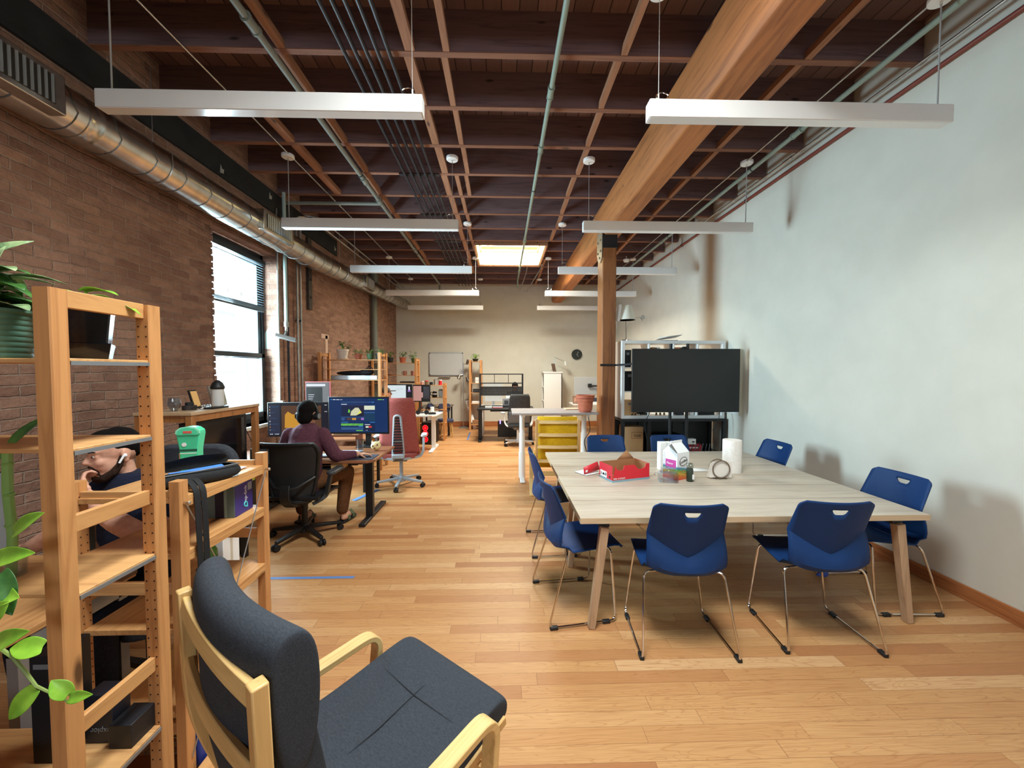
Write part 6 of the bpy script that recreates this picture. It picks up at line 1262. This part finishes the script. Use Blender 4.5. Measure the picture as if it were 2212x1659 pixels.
blob(hr, 'hair', M_hair, p4, .008, 2)
fst = thing('stool', 'low stool under the far person behind the hutch', 'stool', (.36,10.66,0)); MB().lathe([(.001,.37),(.18,.37),(.18,.41),(.001,.41)],n=20).build('seat', M_blackp, fst)
for k in range(4): a = k*pi/2+.4; MB().cyl((.13*cos(a),.13*sin(a),.37),(.18*cos(a),.18*sin(a),0),.014).build('leg', M_black, fst)
under = thing('desk_computer', 'dark computer with a violet light under the black desk', 'computer', (-.10,9.30,.0)); MB().box(0,.55,0,.16,.06,.44).build('case', M_blackp, under, bev=.006); MB().box(.045,.075,-.004,0,.50-.12,.60-.12).build('glow_strip', emis('glow_violet', (170,150,255), 2), under); MB().tube([(.2,.05,.40),(.3,-.1,.2),(.15,-.2,.03),(.45,-.25,.02),(.6,-.1,.02)],.006,6).build('cable', M_blackp, under)
gc = thing('grey_task_chair', 'grey mesh task chair with white arms at the black desk', 'chair', (.36,8.62,0), radians(8))
M_gmesh = fabric('chair_grey', (78,78,78), (54,54,55), 220); M_gshell = mat('chair_shell', (104,108,112), .5)
def gb_(u, v): z = .50+.66*v; hw = .25-.03*v-.03*max(0,(v-.85)/.15)**2; return (u*hw, -.24-.04*v+.06*(1-v)**2+.05*u*u, z)
MB().grid([[gb_(-1+i/5, .42+.58*j/8) for i in range(11)] for j in range(9)]).build('back_pad', M_gmesh, gc, sol=.03, smooth=180); MB().grid([[gb_(-1+i/5, .42*j/6) for i in range(11)] for j in range(7)]).build('back_shell', M_gshell, gc, sol=.03, smooth=180)
MB().prism(rrect(.50,.48,.1,5), .42, .49).build('seat', M_gmesh, gc, bev=.02, seg=3); MB().box(-.1,.1,-.14,.12,.36,.42).build('mechanism', M_greypl, gc)
for s in (-1,1): MB().sweep(bend([(s*.08,-.2,.43),(s*.27,-.12,.45),(s*.31,-.08,.52),(s*.33,-.06,.72)],.05),.05,.03,(0,1,.1)).build('arm_post', M_white, gc); MB().prism(rrect(.10,.22,.04), .72,.745).build('arm_pad', M_lgrey, gc, (s*.34,.0,0), bev=.008)
MB().cyl((0,0,.11),(0,0,.37),.026).build('gas_column', M_white, gc); star(gc, M_white, r=.34, a0=-80)
# ---------------------------------------------------------------- white cabinet, lamp, frame and far desk
cab = thing('white_cabinet', 'tall white cabinet with open side shelves against the back wall', 'cabinet', (1.20,10.95,0)); MB().box(.03,.52,0,.02,.02,1.60).build('side_panel', M_white, cab); MB().box(.50,.52,0,.52,.02,1.60).build('back_panel', M_white, cab); MB().box(-.02,.54,-.02,.54,1.60,1.64).build('top', M_white, cab, bev=.004); MB().box(0,.03,.5,.52,0,1.60).build('rear_stile', M_white, cab); MB().box(0,.03,0,.02,0,1.60).build('front_stile', M_white, cab)
for z in (.02,.40,.78,1.18): MB().box(0,.50,.02,.5,z,z+.02).build('shelf', M_white, cab)
wl_ = thing('arm_lamp', 'small white lamp with an angled arm standing on the white cabinet', 'lamp', (1.55,11.25,1.641)); MB().cyl((0,0,0),(0,0,.42),.008,n=8).build('upright', M_alum, wl_); MB().cyl((0,0,.42),(.30,-.02,.29),.007,n=8).build('arm', M_alum, wl_); MB().cyl((.30,-.02,.31),(.325,-.02,.19),.022,.04,n=16).build('lamp_head', M_white, wl_); MB().lathe([(.001,0),(.07,0),(.07,.012),(.001,.012)],n=20).build('base', M_white, wl_)
pf2 = thing('framed_picture', 'small dark picture frame leaning on the white cabinet', 'picture', (1.49,11.02,1.641)); MB().cbox((0,0,.115),(.02,.16,.24),(0,radians(-14),radians(24))).build('frame', mat('frame_brown', (110,84,70), .5), pf2); MB().cbox((.012,0,.117),(.004,.13,.20),(0,radians(-14),radians(24))).build('print', M_card, pf2); MB().bar((-.09,0,.0),(-.02,0,.12),.03,.006).build('easel_leg', MATS['frame_brown'], pf2)
fd_ = thing('white_desk', 'white desk at the back right with a silver monitor', 'desk', (1.86,9.95,0)); MB().box(0,1.1,0,.65,.77,.80).build('desktop', M_white, fd_, bev=.004)
for x in (.1,1.0): MB().box(x-.04,x+.04,.29,.36,.03,.769).build('leg', M_white, fd_); MB().box(x-.04,x+.04,.02,.62,0,.03).build('foot', M_white, fd_)
im = thing('monitor', 'silver monitor with a black arm seen from behind at the back right', 'monitor', (2.32,10.40,.8005)); MB().box(-.36,.36,-.03,0,.22,.70).build('housing', mat('monitor_silver',(178,180,182),.4), im, bev=.006); MB().cbox((.06,-.06,.47),(.10,.06,.10)).build('arm_mount', M_blackp, im, bev=.01); MB().cyl((.09,-.07,.46),(.30,-.12,.46),.022).build('arm', M_blackp, im); MB().cyl((.30,-.12,.012),(.30,-.12,.48),.02).build('arm_pole', M_alum, im); MB().box(.22,.38,-.2,-.04,0,.014).build('foot', M_blackp, im); MB().box(-.345,.345,.0,.003,.24,.69).build('screen', E_dk, im)
pb = thing('picture_board', 'tilted reddish picture in a dark frame on the far white desk', 'picture', (1.98,10.08,.8005)); MB().cbox((.0,0,.10),(.22,.02,.20),(radians(-14),0,0)).build('frame', mat('frame_brown', (110,84,70), .5), pb); MB().cbox((0,-.012,.10),(.19,.006,.17),(radians(-14),0,0)).build('print', speckle('print_red', (196,150,130), (120,70,56), 30, .5), pb)
ksh = simple('navy_box','dark blue box stacked on papers under the silver monitor','box',(2.22,10.1,.8005),(('body',(0,.36,0,.2,.05,.14),mat('box_slate',(52,58,76),.5)),('papers',(-.02,.36,-.02,.2,0,.048),M_card)))
# ---------------------------------------------------------------- grey standing desk, terracotta pots, yellow armchair
gd = thing('standing_desk', 'raised grey topped standing desk on white telescopic legs', 'desk', (.15,5.54,0)); MB().box(0,1.26,0,.74,1.035,1.06).build('desktop', speckle('grey_top', (162,152,152), (148,140,140), 12, .5), gd, bev=.003)
for x in (.16,1.12):
    l = MB().cyl((x,.36,.03),(x,.36,.42),.052,n=18).build('leg', M_white, gd); MB().cyl((x,.36,.42),(x,.36,.72),.045,n=18).build('leg_middle', M_white, l); MB().cyl((x,.36,.72),(x,.36,1.034),.039,n=18).build('leg_upper', M_white, l); MB().box(x-.038,x+.038,.10,.70,.003,.035).build('foot', M_white, gd, bev=.012); MB().box(x-.03,x+.03,.06,.68,1.0,1.034).build('top_bracket', M_white, gd)
MB().box(.16,1.12,.33,.39,.985,1.03).build('crossbar', M_white, gd)
MB().tube(bend([(1.17,.30,1.0),(1.20,.25,.75),(1.08,.22,.62),(1.19,.22,.3),(1.2,.3,.01)],.08),.006,6).build('hanging_cable', M_blackp, gd)
tp = thing('terracotta_pots', 'stack of two terracotta pots at the right end of the grey standing desk', 'pot', (1.245,5.70,1.0605)); prof = [(.001,0),(.085,0),(.108,.155),(.124,.158),(.128,.20),(.118,.20),(.10,.02),(.001,.015)]; MB().lathe(prof,n=32).build('lower_pot', M_terra, tp); MB().lathe([(.06,.10),(.118,.204),(.134,.206),(.138,.252),(.126,.252),(.10,.14)],n=32).build('upper_pot', M_terra, tp)
simple('flat_board','pale board lying on the grey standing desk behind the pots','board',(1.0,6.0,1.0605),(('board',(0,.36,0,.22,0,.012),mat('board_beige',(206,186,160),.6)),('edge_band',(0,.36,-.002,0,.001,.011),M_kraft)))
M_yel = fabric('yellow_fabric', (222,178,36), (196,150,26), 260)
ya = bentwood_chair('yellow_armchair', 'yellow cushioned bentwood armchair pushed under the grey standing desk', (.735,5.02,0), radians(-3), M_yel, False, 4)
# ---------------------------------------------------------------- television on its stand
tv_ = thing('television', 'large dark flat television on a black pole stand', 'television', (2.525,5.20,0)); MB().box(-.745,.745,0,.045,1.105,1.975).build('housing', M_blackp, tv_, bev=.004); MB().box(-.735,.735,-.003,0,1.125,1.967).build('screen', mat('tv_glass', (14,18,20), .22, spec=.5), tv_)
for x in (-.175,.06): MB().cyl((x,.10,.02),(x,.10,.62),.026,n=14).cyl((x,.10,.60),(x,.10,2.05),.021,n=14).build('stand_pole', M_blackp, tv_); MB().cyl((x,.10,.60),(x,.10,.615),.030,n=14).build('pole_ring', M_alum, tv_)
MB().box(-.32,.22,.06,.14,1.3,1.7).build('wall_bracket', M_black, tv_); MB().prism([(-.45,-.32),(.35,-.32),(.35,.40),(-.45,.40)], 0, .02).build('stand_base', M_black, tv_, bev=.006)
wc = thing('webcam', 'black webcam clipped on top of the television', 'camera', (2.52,5.205,1.9755)); MB().box(-.045,.045,0,.04,0,.03).build('body', M_blackp, wc, bev=.006); MB().cyl((0,-.004,.016),(0,0,.016),.01,n=12).build('lens', M_gloss, wc)
sp2 = thing('black_strap', 'black strap tying the television to the timber post', 'strap', (1.48,5.70,1.745)); MB().box(-.004,.235,.025,.029,0,.028).build('post_loop', M_nylon, sp2); MB().sweep([(.235,.027,.014),(.32,-.25,.02),(.36,-.46,.03)], .028, .004, (0,0,1)).build('webbing', M_nylon, sp2); MB().box(-.008,.02,.02,.034,-.003,.031).build('strap_end', M_blackp, sp2)
# ---------------------------------------------------------------- white cube shelf on black table
ws = thing('white_cube_shelf', 'white cube shelving unit behind the television', 'shelf', (1.79,5.70,.955)); W_, D_, H_ = 1.57, .37, 1.17
MB().box(0,.045,0,D_,0,H_).build('side_panel', M_white, ws, bev=.002); MB().box(W_-.045,W_,0,D_,0,H_).build('side_panel', M_white, ws, bev=.002); MB().box(.045,W_-.045,0,D_,0,.045).build('bottom_board', M_white, ws); MB().box(.045,W_-.045,0,D_,H_-.045,H_).build('top_board', M_white, ws)
for k in range(1,4): x = .045+k*(W_-.09)/4; MB().box(x-.008,x+.008,.004,D_,.045,H_-.045).build('divider', M_white, ws)
for k in (1,2): z = .045+k*(H_-.09)/3; MB().box(.045,W_-.045,.006,D_,z-.008,z+.008).build('cube_shelf', M_white, ws)
MB().box(-.01,0,.05,.09,-.10,.33).build('leaning_rod_cap', M_white, ws) if False else None
bt = thing('black_table', 'black open table carrying the white cube shelf', 'table', (1.78,5.66,0)); MB().box(0,1.59,0,.46,.915,.954).build('tabletop', M_black, bt); MB().box(.0,1.59,.02,.44,.40,.425).build('lower_shelf', M_black, bt); MB().box(.0,1.59,.02,.44,.06,.085).build('bottom_shelf', M_black, bt); MB().box(0,1.59,.44,.46,.085,.915).build('back_panel', M_black, bt)
for x in (0,.40,.95,1.54): MB().box(x,x+.05,0,.05,0,.914).build('post', M_black, bt); MB().box(x,x+.05,.40,.438,0,.914).build('post', M_black, bt)
SZ = 5.78
simple('kraft_carton','tall brown carton with black lettering under the white cube shelf','carton',(1.86,5.74,.4255),(('body',(0,.28,0,.30,0,.40),mat('carton_tan',(196,160,116),.8)),('printed_frame',(.10,.26,-.002,0,.22,.32),M_kraft),('printed_frame_inner',(.108,.252,-.003,-.001,.228,.312),MATS['carton_tan'])))
text('carton_word', 'THIR', .055, M_blackp, bpy.data.objects['kraft_carton'], (.125,-.004,.245), (pi/2,0,0))
simple('white_box','flat white box under the tall brown carton','box',(1.86,5.72,.0855),(('body',(0,.34,0,.30,0,.22),M_card),('seam',(0,.34,-.001,0,.10,.104),M_greypl)))
simple('black_bin','dark open box in the middle of the black table shelf','box',(2.24,5.74,.4255),(('body',(0,.50,0,.30,0,.26),M_blackp),('paper_flyer',(.06,.20,-.004,-.001,.12,.25),M_greypl),('lid',(-.005,.505,-.005,.305,.26,.275),M_blackp)))
simple('kraft_carton','low brown carton behind the television poles','carton',(2.24,5.73,.0855),(('body',(0,.48,0,.30,0,.26),M_kraft),('tape',(.22,.26,-.001,.301,0,.261),mat('tape',(150,116,84),.4))))
simple('red_pouch','dark red pouch on the black table shelf right of the poles','pouch',(2.80,5.74,.4255),(('body',(0,.26,0,.14,0,.13),mat('pouch_red',(150,34,44),.6),.03),('word_strip',(.05,.20,-.002,0,.07,.085),M_card)))
simple('white_adapter','white adapter box on the shelf above the red pouch','box',(2.80,5.72,.70),(('body',(0,.14,0,.10,0,.085),M_card),('cord_mark',(.08,.12,-.002,0,.03,.05),M_blackp))); bpy.data.objects['white_adapter'].location.z = .5565
cbx = thing('cable_bundle', 'bundle of black cables hanging behind the television', 'cable', (2.62,5.50,.35)); rr_ = random.Random(8)
for k in range(7): MB().tube([(-.3+.08*k,0,.10),(-.25+.1*k+rr_.uniform(-.1,.1),-.04,-.05+rr_.uniform(-.1,.1)),(-.1+.1*k,.02,-.1),(.1+.06*k,.03,.05+rr_.uniform(-.1,.1)),(.2+.05*k,.06,.25)],.006,6).build('cable', M_blackp, cbx)
MB().tube([(-.42,.1,.75),(-.55,.02,.55),(-.50,0,.25),(-.30,0,.10)],.005,6).build('cable', M_blackp, cbx); MB().tube([(.62,.1,.80),(.55,.02,.62),(.45,0,.45)],.005,6).build('cable', M_blackp, cbx)
zs = [.955+.0455, .955+.045+.36+.0085, .955+.045+.72+.0085]
cubes = [('black_case','black case in the upper left cube of the white shelf','case',1.85,2,.10,.26,.26,M_blackp),('black_case','black case in the middle left cube of the white shelf','case',1.86,1,.14,.28,.30,M_blackp),('kraft_carton','brown carton in the lower left cube of the white shelf','carton',1.85,0,.20,.25,.22,MATS['carton_tan']),
 ('grey_binder','orange brown binder in the second upper cube','binder',2.50-.24,2,.05,.25,.30,M_kraft),('cream_binder','cream binder beside the orange brown binder','binder',2.34,2,.05,.25,.30,M_card),('orange_binder','orange binder in the third upper cube','binder',2.62,2,.08,.25,.30,mat('binder_orange',(206,140,96),.6)),('grey_binder','grey binder beside the orange binder','binder',2.72,2,.05,.25,.30,M_greypl),('black_router','black box on the lower right cube of the white shelf','box',2.98,0,.26,.24,.07,M_blackp),('blue_box','dark blue box in the third lower cube','box',2.66,0,.11,.18,.10,mat('box_slate',(52,58,76),.5)),('glass_jar','pale jar right of the dark blue box','jar',2.86,0,.06,.08,.11,M_card)]
for nm, lb, cat, x, r, w, d, h, m in cubes:
    t = thing(nm, lb, cat, (x,5.76,zs[r])); MB().box(0,w,0,d,0,h).build('body', m, t, bev=.003); MB().box(w*.3,w*.7,-.0015,0,h*.7,h*.85).build('label_patch', M_greypl, t)
clt = thing('cable_pile', 'heap of black cables and adapters on the lower left cube shelf', 'cable', (2.08,5.74,zs[0]))
for k in range(6): MB().tube([(-.12+.05*k,.0,.01),(-.05+.03*k,.06,.04),(.05-.02*k,.10,.015),(.10,.02*k,.03),(.02*k,.0,.012)],.007,6).build('cable', M_blackp, clt)
for i, x in enumerate((2.34,2.40,2.46)):
    o = thing('small_ornament', '%s of three tiny dark ornaments on the white lower shelf' % ('left','middle','right')[i], 'ornament', (x,5.75,zs[0]), group='tiny ornaments on the white shelf'); MB().cyl((0,0,0),(0,0,.02),.016,n=12).build('base', M_kraft, o); MB().ell((0,0,.03),(.014,.014,.012)).build('top', M_blackp, o)
tbl = thing('table_lamp', 'white shaded table lamp on the left end of the cube shelf', 'lamp', (1.90,5.85,2.1255)); MB().lathe([(.001,0),(.075,0),(.075,.018),(.012,.03),(.001,.03)],n=26).build('base', M_chrome, tbl); MB().cyl((0,0,.02),(0,0,.36),.008,n=10).build('stem', M_chrome, tbl); MB().lathe([(.135,.32),(.075,.54),(.073,.54),(.132,.32)],n=30).build('shade', mat('shade_linen', (226,224,210), .8), tbl)
cyl_ = MB().cbox((-.13,-.05,.42),(.05,.05,.26),(0,radians(6),0)).build('clip_light', M_white, tbl, bev=.012); MB().tube([(-.14,-.05,.55),(-.20,-.06,.40),(-.16,-.05,.22),(-.22,-.05,.06),(-.2,-.05,.0)],.004,6).build('lamp_cord', M_white, tbl); MB().tube([(.08,0,.34),(.20,-.03,.36),(.24,-.03,.30)],.006,6).ell((.24,-.03,.36),(.035,.03,.035)).build('clear_clamp', M_clear, tbl)
ppr = thing('paper_stack', 'loose white papers jutting over the top of the cube shelf', 'paper', (2.36,5.76,2.1255)); MB().add([(0,-.06,.045),(.33,-.08,.085),(.34,.18,.06),(.02,.2,.02)],[(0,1,2,3)]).build('sheet', M_card, ppr, sol=.004); MB().box(.05,.3,.0,.2,0,.012).build('sheets_below', M_greypl, ppr); MB().add([(.10,-.064,.06),(.30,-.076,.083),(.30,-.079,.075),(.10,-.067,.05)],[(0,1,2,3)]).build('print_lines', M_greypl, ppr, sol=.002)
rwb = thing('whiteboard', 'whiteboard on the right wall seen edge on beside the television', 'whiteboard', (3.366,5.36,1.05)); MB().box(0,.03,0,1.2,0,.92).build('board', M_white, rwb, bev=.002); MB().box(-.004,.032,-.012,.0,-.01,.93).build('edge_frame', mat('frame_cream',(206,202,180),.5), rwb)
bs = thing('blue_ribbon', 'crumpled blue tape tied to a leg of the near wall chair', 'tape', (2.605,2.985,.01)); MB().ell((0,0,.03),(.03,.02,.03)).ell((-.03,.01,.015),(.03,.015,.015)).build('knot', mat('ribbon_blue',(60,86,170),.6), bs); MB().tube([(0,0,.03),(.02,.0,.09),(-.01,.0,.13)],.008,6).build('tail', MATS['ribbon_blue'], bs)
